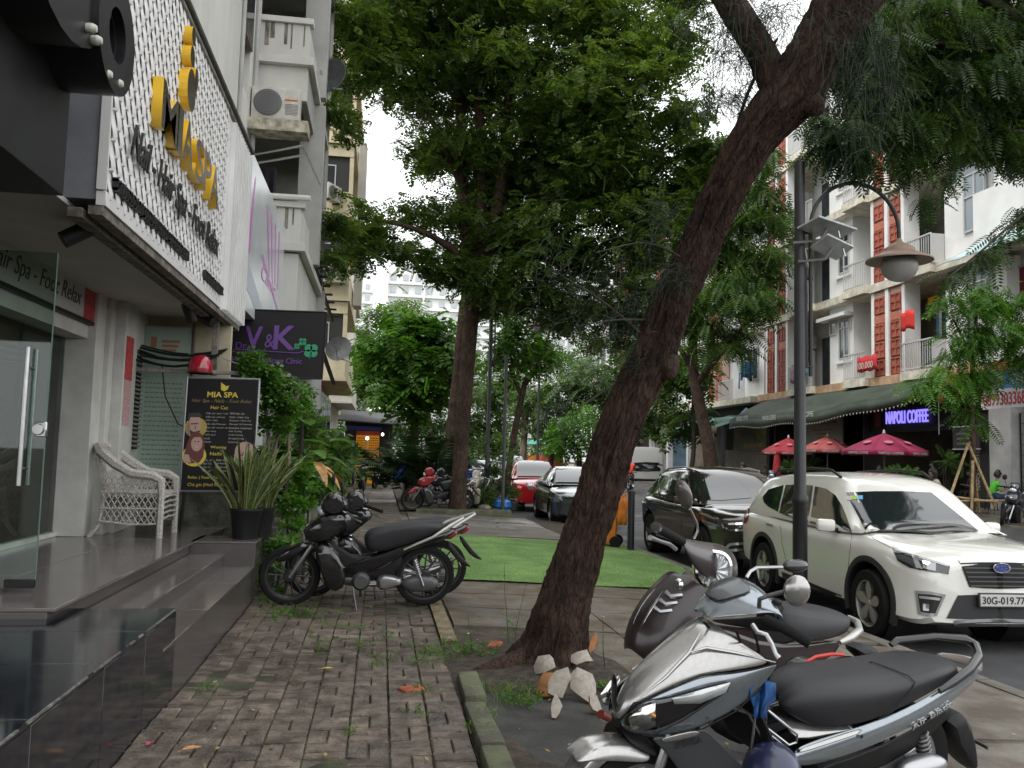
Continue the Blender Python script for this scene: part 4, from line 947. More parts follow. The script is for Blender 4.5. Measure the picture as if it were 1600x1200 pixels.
# farther block seen through the trees
rb2 = thing('apartment_building','white and red apartment block farther along the street behind the trees','building',(18,45,0))
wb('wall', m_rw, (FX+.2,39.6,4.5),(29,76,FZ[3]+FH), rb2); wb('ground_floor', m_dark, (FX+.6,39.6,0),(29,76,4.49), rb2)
for k in range(4):
    z0 = FZ[k]; wb('floor_slab', m_ledge, (FX-.5,39.6,z0-.3),(FX+.3,76,z0), rb2)
    for yc in (44.0,45.2,53.5,54.7,63,64.2):
        if k < 3 and yc < 50: brick_column(rb2, yc, k)
        else: wb('brick_column', m_brk, (FX-.3,yc-.36,z0),(FX+.19,yc+.36,z0+FH-.3), rb2)
    for y0 in (40.2,46.5,49.5,56,59,66,70):
        window(rb2, FX+.17, y0,y0+1.3, z0+.9,z0+2.5,2); 
    for y0 in (41.9,50.9,61): wb('balcony_recess', m_rwg, (FX+.14,y0,z0),(FX+.19,y0+1.9,z0+2.7), rb2); railing(rb2, y0,y0+1.9,FX-.45,z0)
for i,(y0,c_) in enumerate(((46.8,(.16,.13,.10)),(50.5,(.05,.09,.13)),(54.2,(.20,.19,.17)),(57.9,(.12,.05,.04)),(61.6,(.09,.10,.09)),(65.3,(.17,.14,.11)),(69,(.06,.06,.07)))):
    wb('shop_shutter', M('shop%d'%i,c_,.6,var=.3,vs=2), (FX+.5,y0,.1),(FX+.59,y0+3.2,2.9), rb2); wb('shop_sign', M('shopsign%d'%i,(c_[2]*2.2,c_[0]*1.8,c_[1]*2.0),.5,var=.3,vs=1.5), (FX+.3,y0,3.1),(FX+.5,y0+3.3,3.9), rb2); wb('shop_pier', m_rwg, (FX+.2,y0+3.3,.1),(FX+.6,y0+3.6,4.25), rb2)
cloth('garment', rb2, FX-.1,FX-.05,41.95,5.9,5.1,M('cloth_blue',(.03,.12,.25),.9))
def hang(par, x, y0, n, z, cols, l0=.8):
    wrd = random.Random(int(y0*10)); MB().tube([(x,y0-.1,z+.02),(x,y0+n*.16+.1,z+.02)],.012,4).build('clothes_rail', steel, par, world=True)
    for i in range(n):
        c = cols[i%len(cols)]; yv = y0+i*.16; l_ = l0*wrd.uniform(.7,1.1); mb = MB()
        rows = [[Vector((x+.05*math.sin(j*2+i), yv+.12*(j/4-.5)*(1+.3*t), z-l_*t)) for j in range(5)] for t in (0,.3,.65,1)]
        mb.grid(rows); mb.build('garment', M('cloth%s'%(c,),c,.9,var=.2,vs=6), par, world=True, solid=.02)
ld = thing('laundry','row of blue and white laundry on the first floor balcony rail','laundry',(18.5,25.6,6.6)); hang(ld,18.6,25.75,8,6.75,[(.05,.16,.32),(.03,.05,.1),(.5,.5,.5),(.1,.25,.4)],1.1)
ld = thing('laundry','blue and dark laundry hanging on the far balcony by the brick columns','laundry',(18,39.9,6)); hang(ld,17.7,39.9,9,6.3,[(.02,.1,.2),(.02,.02,.04),(.05,.2,.35)],1.0)
ld = thing('laundry','teal towel and pink laundry on the low balcony near the lamp post','laundry',(17.3,34,6)); hang(ld,17.25,33.6,9,5.55,[(.12,.4,.36),(.55,.3,.4),(.5,.45,.5)],.75)
rc = MB(); rc.grid([[Vector((17.36-.02*math.sin(i*1.3),28.55+i*.165,5.35-.35*t+.03*math.sin(i*1.9))) for i in range(9)] for t in (0,.5,1,1.6)]); o = rc.build('red_banner', M('banner_red',(.55,.03,.04),.7,var=.3,vs=5), solid=.01); tag(o,'red cloth banner tied to the balcony rail left of the brick columns','banner')
text('100.000','lettering', M('print_cream',(.6,.5,.42),.6), o, (17.325,29.8,4.9), (0,-1,0),(0,0,1), 1.05,.24,.01)
for (x,y,z,l_) in ((18.7,26.7,6.6,'beige air conditioner above the laundry right of the brick columns'),(18.6,35.9,6.4,'white air conditioner behind the lamp post on the far balcony')):
    ac_unit((x,y,z),rad(-90),l_)
sb = thing('orange_box','orange box on the shelf above the balcony laundry','box',(18.5,27.1,7)); wb('case', M('orange_box',(.6,.28,.02),.6), (18.45,26.75,6.98),(18.75,27.2,7.2), sb, .01); wb('shelf', M('old_wood'), (18.4,25.7,6.9),(18.8,27.25,6.975), sb)
aw = MB(); rows = [[Vector((17.2-1.3*t, 19+i*.5, 8.0-.75*t+.04*(i%2))) for i in range(9)] for t in (0,.5,1)]; aw.grid(rows); o = aw.build('small_awning', M('awning_pale',(.42,.55,.56),.6,var=.15,vs=3), solid=.02); tag(o,'pale blue striped awning over the first floor window at the right edge','awning')
# ---------------------------------------------------------------- cafe ground floor
cf = thing('cafe','dark open cafe with violet NAPOLI COFFEE sign under the apartments','cafe',(19,28,.2))
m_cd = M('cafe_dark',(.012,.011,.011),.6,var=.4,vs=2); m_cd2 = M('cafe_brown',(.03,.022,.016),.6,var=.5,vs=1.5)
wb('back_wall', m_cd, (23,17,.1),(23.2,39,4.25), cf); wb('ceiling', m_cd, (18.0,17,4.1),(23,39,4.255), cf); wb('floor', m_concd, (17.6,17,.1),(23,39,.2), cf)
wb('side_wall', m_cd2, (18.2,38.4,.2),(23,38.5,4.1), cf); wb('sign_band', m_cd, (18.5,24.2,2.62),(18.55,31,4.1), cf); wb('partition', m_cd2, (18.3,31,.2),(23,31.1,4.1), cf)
text('NAPOLI COFFEE','lettering', M('neon_violet',(.2,.15,.6),.4,emit=(.22,.18,.95),es=1.3), cf, (18.46,29.75,2.92), (0,-1,0),(0,0,1), 2.5,.46,.04,0,.012,True)
wb('sign_mark', M('sign_red',(.25,.02,.02),.5), (18.44,30.15,2.85),(18.48,30.5,3.45), cf)
wb('pillar', M('cafe_pillar',(.40,.40,.40),.7,var=.1,vs=3), (17.75,22.45,.2),(18.2,23.35,4.25), cf, .01)
wb('pillar_face', m_cd, (17.745,23.36,.2),(17.8,23.9,3.0), cf); text('NAPOLI COFFEE','lettering', M('print_white'), cf, (17.742,23.75,.75), (0,0,1),(0,1,0), 1.25,.16,.004,0,0,True)
wb('roller_shutter_frame', plastic_black, (18.0,19.5,.2),(18.1,22.4,3.0), cf)
for i in range(9): wb('shutter_slat', M('shutter_grey',(.16,.17,.17),.5), (17.97,19.6,.3+i*.3),(17.999,22.3,.3+i*.3+.285), cf)
lb = thing('small_sign','small dark framed sign hanging by the cafe pillar','sign',(17.4,24,2)); wb('panel', m_cd, (17.4,23.3,1.98),(17.44,24.5,2.62), lb); wb('frame', steel, (17.39,23.28,2.625),(17.45,24.52,2.66), lb); wb('frame', steel, (17.39,23.28,1.94),(17.45,24.52,1.975), lb)
for a in range(3): wb('printed_line', M('dim_print',(.12,.12,.11),.6), (17.392,23.6,2.1+a*.15),(17.397,24.3,2.15+a*.15), lb)
# shops further left
sj = thing('shop_board','dim cream shop board reading LITTLE JOB under the green awning','sign',(18.4,33,2)); wb('panel', M('board_cream',(.30,.28,.22),.6,var=.1,vs=2), (18.3,32.6,1.98),(18.36,36.2,3.35), sj)
text('LITTLE JOB','lettering', M('dim_ink',(.07,.06,.05),.6), sj, (18.295,35.2,3.02), (0,-1,0),(0,0,1), 2.2,.2,.006,0,.01,True)
for i in range(3): wb('printed_line', M('dim_red',(.2,.08,.05),.6), (18.29,33.3+.2*i,2.8-i*.16),(18.298,35.0-.2*i,2.84-i*.16), sj)
so_ = thing('shop_board','olive shop board with round yellowish emblem left of the lamp post','sign',(18.4,40,2)); wb('panel', M('board_olive',(.10,.10,.06),.6,var=.2,vs=2), (18.0,38.8,1.95),(18.06,42.8,3.6), so_)
for yc,r in ((42.3,.35),(39.5,.5)):
    MB().prism(ell(r,r,22),(17.995,yc,2.95),(0,1,0),(0,0,1),(-.006,0,0)).build('emblem', M('emblem_ochre',(.2,.14,.04),.6,var=.3,vs=4), so_, world=True)
wb('strip', M('emblem_ochre'), (17.99,39.0,2.1),(17.997,41.5,2.3), so_)
rs = thing('roller_shutter','brown roller shutter of a closed shop left of the umbrellas','shutter',(18.2,42,.2))
for i in range(16): wb('slat', M('shutter_brown',(.17,.145,.115),.55,var=.2,vs=4), (18.2,39.2,.2+i*.112),(18.23,44.4,.2+i*.112+.104), rs)
wb('post', m_rw, (17.9,45.2,0),(18.3,45.6,3.4), rs); wb('post', plastic_black, (18.0,38.6,0),(18.2,38.9,3.4), rs)
# awnings
ga = thing('green_awning','long dark green cafe awning with white scalloped hem','awning',(17,32,3.6))
m_gaw = M('awning_green',(.034,.05,.034),.65,var=.3,vs=1.3); m_gst = M('awning_stripe',(.10,.13,.10),.65,var=.2,vs=2)
def awn_pt(u,t):   # u along (far 0 -> near 1), t 0 wall .. 1 edge
    yv = 38.0-13.4*u; sag = max(0,(u-.45)/.55); zz = 4.33-(1.05-.55*sag*sag)*t**1.3+.05*math.sin(u*19)*t; return Vector((17.9-2.1*t*(1-.25*sag*sag), yv, zz))
mb = MB()
mb.grid([[awn_pt(i/36,t) for i in range(37)] for t in (0,.12,.3,.5,.75,1)], flip=True); c_ = mb.build('canopy', m_gaw, ga, world=True, solid=.02)
mb = MB(); rows = []
for t in (0,1):
    rows.append([awn_pt(i/36,1)+Vector((-.01,0,-.35*t+.02*math.sin(i*1.2)*t)) for i in range(37)])
mb.grid(rows, flip=True); vl = mb.build('valance', m_gaw, ga, world=True, solid=.015)
mb = MB()
for i in range(72):
    p = awn_pt((i+.5)/72,1)+Vector((-.03,0,-.35)); mb.prism([(-.045,0),(.045,0),(.0,-.07)],p,(0,1,0),(0,0,1),(-.01,0,0))
tag(mb.build('scallops', M('print_white'), ga, world=True), kind='stuff')
for u in (.10,.30,.53): 
    p = awn_pt(u,1)+Vector((-.035,.5,-.12)); text('NAPOLI COFFEE','lettering', M('print_grey',(.4,.42,.4),.7), ga, p, (0,-1,0),(0,0,1), 1.25,.2,.01,0,.01,True)
ta = thing('teal_awning','faded teal shop awning behind the leaning trunk side','awning',(17,46,3.2))
mb = MB(); mb.grid([[Vector((17.9-2.2*t, 39.3+i*.9, 3.75-.75*t+.05*math.sin(i*2))) for i in range(9)] for t in (0,.5,1)]); mb.build('canopy', M('awning_teal',(.13,.25,.21),.65,var=.25,vs=1.5), ta, world=True, solid=.03)
mb = MB(); mb.grid([[Vector((15.68, 39.3+i*.45, 3.02-.32*t+.02*math.sin(i*2.3))) for i in range(17)] for t in (0,1)]); mb.build('valance', M('awning_brown',(.14,.11,.08),.7,var=.3,vs=4), ta, world=True, solid=.02)
bt_ = MB(); bt_.grid([[Vector((17.2-1.0*t, 38.2+i*.3, 3.9-.9*t+.08*math.sin(i*2+t*3))) for i in range(6)] for t in (0,.5,1)]); o = bt_.build('tarpaulin', M('tarp_blue',(.10,.16,.35),.5,var=.5,vs=3), solid=.02); tag(o,'crumpled blue and grey tarpaulin hanging between the two awnings','tarpaulin')
# phone-number banner and flags at the right edge
pb_ = thing('phone_banner','white banner with red phone number hanging over the right pavement','banner',(16.5,21,3))
wb('sheet', M('banner_sheet',(.60,.60,.62),.6,var=.06,vs=2), (16.5,18.9,3.02),(16.53,22.0,3.55), pb_)
text('0899303368','lettering', M('num_red',(.40,.02,.05),.5), pb_, (16.497,21.9,3.1), (0,-1,0),(0,0,1), 1.62,.36,.006,0,.02,True)
wb('blue_sheet', M('banner_blue',(.05,.17,.5),.6), (16.5,18.9,3.552),(16.53,21.2,4.05), pb_); text('NE','lettering', M('print_white'), pb_, (16.497,20.75,3.62), (0,-1,0),(0,0,1), .5,.34,.006,0,.02,True)
wb('red_sheet', M('num_red2',(.6,.05,.03),.6), (16.5,18.9,4.06),(16.53,21.8,4.28), pb_)
def flag(y,x,z,label):
    mb = MB(); mb.grid([[Vector((x+.05*math.sin(i*1.4),y-.12*i,z-.16*j-.04*math.sin(i*1.3))) for i in range(7)] for j in range(5)]); f = mb.build('flag', M('flag_red',(.6,.03,.02),.7), solid=.008); tag(f,label,'flag'); MB().tube([(x,y+.03,z+.15),(x,y+.03,z-1.6)],.015,5).build('pole', steel, f)
flag(23.4,16.2,3.95,'red flag hanging behind the small street tree by the cafe')
flag(27.0,17.3,6.6,'small red flag on the first floor balcony beside the brick columns')
# umbrellas
def umbrella(x,y,zt,ze,r,label,col,txt=True):
    t = thing('cafe_umbrella', label, 'umbrella', (x,y,.15), 0, 'crimson umbrellas outside the cafe')
    m = M('umb%s'%(col,),col,.75,var=.1,vs=3); zt -= .15; ze -= .15
    MB().tube([(0,0,0),(0,0,zt)],.03,8).build('pole', M('umb_pole',(.12,.11,.1),.5), t); MB().lathe([(.001,0),(.28,0),(.28,.06),(.05,.1),(.001,.1)],n=16).build('base', plastic_black, t)
    n = 8
    for k in range(n):
        a0, a1 = 2*PI*k/n, 2*PI*(k+1)/n; am = (a0+a1)/2; mb = MB(); rows = []
        for f in (0.02,.35,.7,1):
            z = zt-(zt-ze)*f**1.15; rows.append([Vector((r*f*math.cos(a)*s_, r*f*math.sin(a)*s_, z-(.03*f if a == am else 0))) for a,s_ in ((a0,1),(am,.95),(a1,1))])
        rows.append([q+Vector((0,0,-.14)) for q in rows[-1]])
        mb.grid(rows); mb.build('panel', m, t, solid=.006, sharp=25)
        if txt and k in (4,5,6):
            d = Vector((math.cos(am),math.sin(am),0)); tx = Vector((-math.sin(am),math.cos(am),0)); p = d*(r*.955)+Vector((0,0,ze-.12)); tx = -tx if tx.cross(Vector((0,0,1))).dot(d) < 0 else tx
            text('NAPOLI COFFEE','lettering', M('print_grey'), t, p-tx*r*.27, tx,(0,0,1), r*.54,.075,.004,0,.01)
            n_ = Vector((d.x,d.y,r*.95/(zt-ze)*1.0)).normalized(); uyv = (Vector((0,0,1))-n_*n_.z).normalized(); c0 = d*r*.62+Vector((0,0,zt-(zt-ze)*.60-.0)); mb = MB(); mb.prism(ell(r*.10,r*.085,18),c0+n_*.035,tx,uyv,n_*.01); mb.build('printed_cup', M('print_pinkish',(.42,.14,.16),.7), t)
    MB().lathe([(.001,.12),(.03,.09),(.035,.05),(.05,.0),(.001,0)],(0,0,zt),n=10).build('finial', M('print_white'), t)
    return t
umbrella(15.42,25,2.40,1.86,1.28,'largest crimson cafe umbrella, right of the lamp post',(.25,.012,.062))
umbrella(16.25,30,2.42,1.95,1.02,'faded salmon red cafe umbrella, middle of the three',(.32,.07,.065))
umbrella(15.71,32,2.38,1.86,1.06,'red cafe umbrella partly behind the lamp post',(.28,.02,.032))
fu = thing('folded_umbrella','folded red umbrella standing below the left cafe umbrella','umbrella',(16.0,33.6,.15)); MB().lathe([(.03,2.0),(.10,1.7),(.17,1.0),(.2,.75),(.16,.72),(.03,.75)],n=10).build('canopy', M('umb_fold',(.35,.02,.03),.8,var=.2,vs=9), fu); MB().tube([(0,0,0),(0,0,2.05)],.025,6).build('pole', steel, fu)
# far white towers
def tower(x0,x1,y,h,label,m,nx,nz,seed):
    t = thing('tower_block', label, 'building', ((x0+x1)/2,y,0)); wb('wall', m, (x0,y,0),(x1,y+18,h), t)
    mw = M('tower_window',(.42,.46,.48),.3); mbal = M('tower_balcony',(.30,.31,.30),.7); n = 0
    dx = (x1-x0)/nx; wm = MB().b2((-dx*.22,-.15,0),(dx*.22,0,1.5)).build('window', mw); wme = wm.data; bpy.data.objects.remove(wm)
    for j in range(nz):
        z = 6+j*(h-7)/nz
        for i in range(nx):
            xx = x0+(i+.5)*dx; o = bpy.data.objects.new('window', wme); C.objects.link(o); o.parent = t; o.location = Vector((xx,y-.01,z))-t.location; n += 1
        if j%1 == 0: wb('ledge', m, (x0-.3,y-.5,z-1.0),(x1+.3,y-.001,z-.75), t)
    for i in range(0,nx,3):
        wb('pier', m, (x0+i*dx-.3,y-.8,0),(x0+i*dx+.3,y-.51,h-1), t)
m_tw = M('tower_white',(.72,.73,.72),.8,var=.05,vs=.1)
tower(0,26,205,46,'white tower block far beyond the trees, left of the twin trunk',m_tw,9,13,1)
tower(31,62,235,58,'broad white tower block far beyond the trees, right of twin trunk',m_tw,10,16,2)
tower(-30,-4,250,52,'white tower block just visible past the cream apartment block',m_tw,9,14,3)
# ================================================================ TREES AND PLANTS
rng = np.random.default_rng(11)
def T_pinnate(n=6, ll=.34, lw=.11, droop=.25, ang=60, end=True):
    V, F = [], []
    def leaflet(bx, bz, dx, dy, dz, L_, W_):
        d = np.array([dx,dy,dz]); d /= np.linalg.norm(d); sd = np.cross(d,[0,0,1]); sd /= np.linalg.norm(sd); b = np.array([bx,0,bz]); k = len(V)
        V.extend([b, b+d*L_*.5+sd*W_*.5, b+d*L_+np.array([0,0,-.06*L_]), b+d*L_*.5-sd*W_*.5]); F.append((k,k+1,k+2,k+3))
    for i in range(n):
        x = .12+.86*i/(n-1); z = -droop*x*x; taper = 1-.45*abs(i/(n-1)-.4)
        for s_ in (1,-1): leaflet(x, z, math.cos(rad(ang)), s_*math.sin(rad(ang)), -.15, ll*taper, lw*taper**.5)
    if end: leaflet(.98,-droop,1,0,-.3,ll*.7,lw)
    return np.array(V), np.array(F)
def T_cluster(n=7, L_=.5, W_=.22, seed=1):
    r = np.random.default_rng(seed); V, F = [], []
    for i in range(n):
        a = 2*PI*i/n+r.uniform(-.4,.4); el = r.uniform(-.5,.5); d = np.array([math.cos(a)*math.cos(el),math.sin(a)*math.cos(el),math.sin(el)]); sd = np.cross(d,[0,0,1]); sd /= np.linalg.norm(sd); up = np.cross(sd,d)
        b = d*r.uniform(.02,.25); k = len(V); V.extend([b,b+d*L_*.5+sd*W_*.5+up*.03,b+d*L_,b+d*L_*.5-sd*W_*.5+up*.03]); F.append((k,k+1,k+2,k+3))
    return np.array(V), np.array(F)
def scatter(P, T, size, pitch=(-25,22), sv=.35, roll=25, yaw=None):
    V0, F0 = T; n = len(P)
    ya = rng.uniform(0,2*PI,n) if yaw is None else yaw; pi_ = np.radians(rng.normal(pitch[0],pitch[1],n)); ro = np.radians(rng.normal(0,roll,n)); s_ = size*(1+rng.uniform(-sv,sv,n))
    cx,sx = np.cos(ro),np.sin(ro); cy_,sy_ = np.cos(-pi_),np.sin(-pi_); cz_,sz_ = np.cos(ya),np.sin(ya)
    R = np.zeros((n,3,3))
    R[:,0,0]=cz_*cy_; R[:,0,1]=cz_*sy_*sx-sz_*cx; R[:,0,2]=cz_*sy_*cx+sz_*sx
    R[:,1,0]=sz_*cy_; R[:,1,1]=sz_*sy_*sx+cz_*cx; R[:,1,2]=sz_*sy_*cx-cz_*sx
    R[:,2,0]=-sy_; R[:,2,1]=cy_*sx; R[:,2,2]=cy_*cx
    V = np.einsum('nij,kj->nki', R, V0)*s_[:,None,None]+P[:,None,:]
    F = F0[None]+ (np.arange(n)*len(V0))[:,None,None]
    return V.reshape(-1,3), F.reshape(-1,F0.shape[1])
def blob_pts(c, r, n, flat=.75, depth=1.0, sub=9, tight=.3):
    k = max(3,sub); q = rng.normal(size=(k,3)); q /= np.linalg.norm(q,axis=1)[:,None]; q *= (rng.uniform(.25,1,k)**.5)[:,None]*.85
    cc = q*np.array([r,r*depth,r*flat]); id_ = rng.integers(0,k,n)
    return np.array(c)+cc[id_]+rng.normal(size=(n,3))*np.array([r*tight,r*tight*depth,r*tight*.5])
def catmull(P, m=6):
    P = [np.array(p,float) for p in P]; P = [2*P[0]-P[1]]+P+[2*P[-1]-P[-2]]; out = []
    for i in range(1,len(P)-2):
        for j in range(m):
            t = j/m; out.append(.5*((2*P[i])+(-P[i-1]+P[i+1])*t+(2*P[i-1]-5*P[i]+4*P[i+1]-P[i+2])*t*t+(-P[i-1]+3*P[i]-3*P[i+1]+P[i+2])*t**3))
    out.append(P[-2]); return out
from mathutils import noise as mn_
def bark_tube(path, n=20, m=8, rough=.0, seed=0, ridge=10, name='trunk', mat=None, parent=None, flare=0, fine=0):
    """path: list of (x,y,z,r)"""
    Q = catmull(path, m); k = len(Q); mb = MB(); rows = []; prev = None
    r_ = random.Random(seed); L_ = 0
    for i,q in enumerate(Q):
        a = np.array(Q[max(0,i-1)][:3]); b = np.array(Q[min(k-1,i+1)][:3]); t = Vector(b-a).normalized()
        u = Vector((1,0,0)) if prev is None else prev
        u = (u-t*u.dot(t)).normalized(); prev = u; w_ = t.cross(u); row = []
        for j in range(n):
            an = 2*PI*j/n; rr = q[3]
            if rough:
                lz = q[2]
                rr *= 1+rough*(.5*math.sin(an*ridge+2*math.sin(lz*3+seed)+1.5*math.sin(lz*7+an*2))*.6+.5*math.sin(an*3+lz*2.1+seed)+.35*math.sin(an*17+lz*11)*math.sin(lz*23+an*5))
            if fine:
                ca, sa = math.cos(an), math.sin(an); w3 = mn_.noise(Vector((ca*2.5,sa*2.5,q[2]*3+seed)))*.5
                rr += fine*(.9-1.9*abs(mn_.noise(Vector((ca*5.5+w3,sa*5.5,q[2]*4.2+w3*2))))-.8*abs(mn_.noise(Vector((ca*13,sa*13+w3,q[2]*9))))+.5*mn_.noise(Vector((ca*3,sa*3,q[2]*2.2))))
            if flare: 
                h = max(0,1-i/(k*.16)); rr *= 1+flare*h*h*(.6+.6*max(0,math.sin(an*3+1.0+seed))**1.5+.3*math.sin(an*5+2))
            row.append(Vector(q[:3])+(u*math.cos(an)+w_*math.sin(an))*rr)
        rows.append(row)
    mb.grid(rows, closed=True); mb.f.append(tuple(range((k-1)*n,k*n))); mb.m.append(0); mb.sm.append(False)
    return mb.build(name, mat, parent, world=True, sharp=60)
m_bark = barkmat('bark_brown',(.030,.020,.015),(.11,.072,.052),9,.3,.8)
m_barkr = barkmat('bark_casuarina',(.016,.011,.009),(.125,.074,.054),16,.28,1.0)
m_barkd = M('bark_dark',(.04,.034,.028),.9,var=.4,vs=6,bump=.7,bs=30,stretch=(1,1,.3),space='World')
m_barkp = M('bark_pale',(.17,.13,.10),.9,var=.3,vs=6,bump=.6,bs=30,stretch=(1,1,.3),space='World')
lf_big = leafmat('leaf_rain',(.032,.060,.016),(.125,.195,.042),.38,.8)
lf_dark = leafmat('leaf_dark',(.018,.038,.014),(.058,.105,.028),.34,.9)
lf_bri = leafmat('leaf_bright',(.030,.085,.012),(.10,.22,.03),.4,.8)
lf_mid = leafmat('leaf_mid',(.028,.062,.017),(.085,.155,.034),.37,.9)
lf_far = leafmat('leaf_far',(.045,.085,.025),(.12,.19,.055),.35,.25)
lf_palm = leafmat('leaf_palm',(.010,.024,.009),(.024,.052,.014),.2,1.2)
def P3(px,py,Y,r=0): p = PY(px,py,Y); return (p.x,p.y,p.z,r*Y/1358 if r else 0)
def tree(name, label, cat, trunks, blobs, T, size, dens, lmat, bmat=m_bark, group=None, depth=1.0, rough=.05, pitch=(-25,24), sub=9, tight=.3, base=None, n=14, flat=.75):
    """trunks: lists of (px,py,Y,radius px): first is the trunk, the rest limbs; blobs: (px,py,Y,radius px)"""
    b0 = trunks[0][0] if trunks else None
    bp_ = PY(*b0[:3]) if b0 else PY(*blobs[0][:3])
    t = thing(name, label, cat, base or (bp_.x,bp_.y,max(-.2,bp_.z) if b0 else 0), 0, group)
    for i,tr in enumerate(trunks):
        bark_tube([P3(*q) for q in tr], n if i == 0 else max(6,n-6), 5, rough, i*1.7, 7, 'trunk' if i == 0 else 'branch', bmat, t)
    Ps = []
    for (px,py,Y,r) in blobs:
        c = PY(px,py,Y); rm = r*(Y*1.01)/1358; k = max(12,int(dens*r*r/1000)); Ps.append(blob_pts(c, rm, k, flat, depth, sub, tight))
    P = np.concatenate(Ps); V, F = scatter(P, T, size, pitch)
    np_mesh('crown', V, F, lmat, t, world=True)
    return t
T6 = T_pinnate(6,.34,.15,.25); T6B = T_pinnate(5,.40,.22,.2); T9 = T_pinnate(9,.30,.085,.3,66); TC = T_cluster(7,.55,.24)
# ---- big tree with twin trunk in the middle
B = [(545,30,20,70),(560,110,20,50),(640,20,22,90),(740,20,22,100),(850,30,21,100),(950,50,20,95),(1030,80,19,66),(620,120,21,60),(700,130,22,90),(800,140,21,100),(900,160,20,100),(1000,165,19,90),(1070,190,19,42),
     (680,230,22,60),(760,250,22,90),(860,260,21,100),(960,270,20,95),(1060,270,19,65),(1115,235,18,40),(720,330,22,65),(830,350,21,95),(930,370,20,90),(1020,380,20,60),(800,440,21,75),(890,450,21,80),(980,455,20,60),
     (570,345,20,42),(525,360,19,36),(610,375,20,42),(655,400,21,40),(565,400,20,34),(640,330,21,30),(690,420,21,34),(520,410,19,26),(730,430,21,38),(600,-60,22,110),(760,-80,23,130),(920,-60,21,120),(1050,-20,20,70),
     (545,200,20,26),(525,170,19,30),(1090,300,19,46),(1040,330,19,60),(870,500,21,44),(950,520,21,46),(1000,500,20,40),(760,470,22,40),(720,390,22,50),(660,60,23,80),(590,60,21,60),(820,320,23,110),(920,230,23,110)]
TR = [[(714,802,21.7,15),(718,740,21.7,12),(724,650,21.7,11.5),(731,560,21.6,11.5),(738,480,21.5,12),(742,430,21.4,13)],
      [(742,440,21.4,11),(728,360,21.5,10),(722,250,21.7,9),(720,120,22,7),(716,-40,22,5)],[(742,435,21.4,11),(752,350,21.2,9.5),(752,220,21.3,8),(742,80,21.5,6),(750,-50,21.5,5)],[(745,430,21.4,10),(775,330,21,9),(790,200,20.8,7),(800,50,20.6,5)],
      [(748,430,21.4,9),(800,370,20.8,7),(880,300,20.3,5),(980,230,19.6,3)],[(738,430,21.4,8),(700,385,21,6),(640,355,20.5,4),(560,340,20,3)],[(790,260,21,6),(860,180,20.5,4.5),(940,110,20,3)],[(725,300,21.6,6),(680,200,21.6,4),(620,90,21.5,3)],[(745,440,21.4,7),(690,440,21.2,4),(610,385,20.4,2.5),(540,370,19.6,2)],[(800,390,21,5),(860,410,20.8,3.5),(930,430,20.4,2)]]
tree('broad_tree','tall tree with slim brown trunk and vast dark crown in the middle','tree',TR,B,T6B,.28,138,lf_big,m_bark,depth=1.5,sub=13,tight=.26,pitch=(-8,24),flat=.7)
tree('broad_tree','second slim brown trunk just behind the tall middle tree','tree',[[(697,752,27,13),(703,700,27,10),(712,620,27,9.5),(720,540,27,9),(728,470,27,10)],[(728,475,27,9),(735,380,27,7),(760,260,27,5)]],[(770,200,27,80),(690,260,27,50),(840,310,26,80),(780,380,26,60)],T6,.36,26,lf_big,m_bark,depth=1.3)
# ---- small and background trees
tree('bushy_tree','bright green bushy tree above the dark palm','tree',[[(648,760,29,7),(648,650,29,6),(650,570,29,5)]],[(615,545,29,45),(680,545,29,46),(640,510,29,40),(690,510,29,32),(600,590,29,36),(660,590,29,52),(708,590,29,28),(635,615,28.5,42),(590,560,29,25)],T_pinnate(5,.42,.22,.3),.62,60,lf_bri,m_bark,pitch=(-15,22))
tree('young_tree','slim young tree with bright crown left of the red car','tree',[[(789,800,27,7),(794,740,27,5.5),(802,690,27,5),(813,630,27,5),(822,590,27,4)],[(822,600,27,3.5),(845,560,27,2.5),(855,530,27,2)],[(815,620,27,3.5),(795,570,27,2.5)]],[(795,535,27,34),(850,535,27,32),(822,508,27,34),(775,560,27,20),(862,556,27,22),(820,566,27,30),(800,500,27,22)],T_pinnate(5,.42,.2,.3),.48,60,lf_bri,m_bark,pitch=(-15,22))
tree('round_tree','round light green tree behind the grey sedan','tree',[[(905,760,48,5),(905,700,48,4)]],[(895,665,48,34),(880,690,48,24),(912,690,48,26),(905,645,48,22)],T6,.9,60,lf_bri)
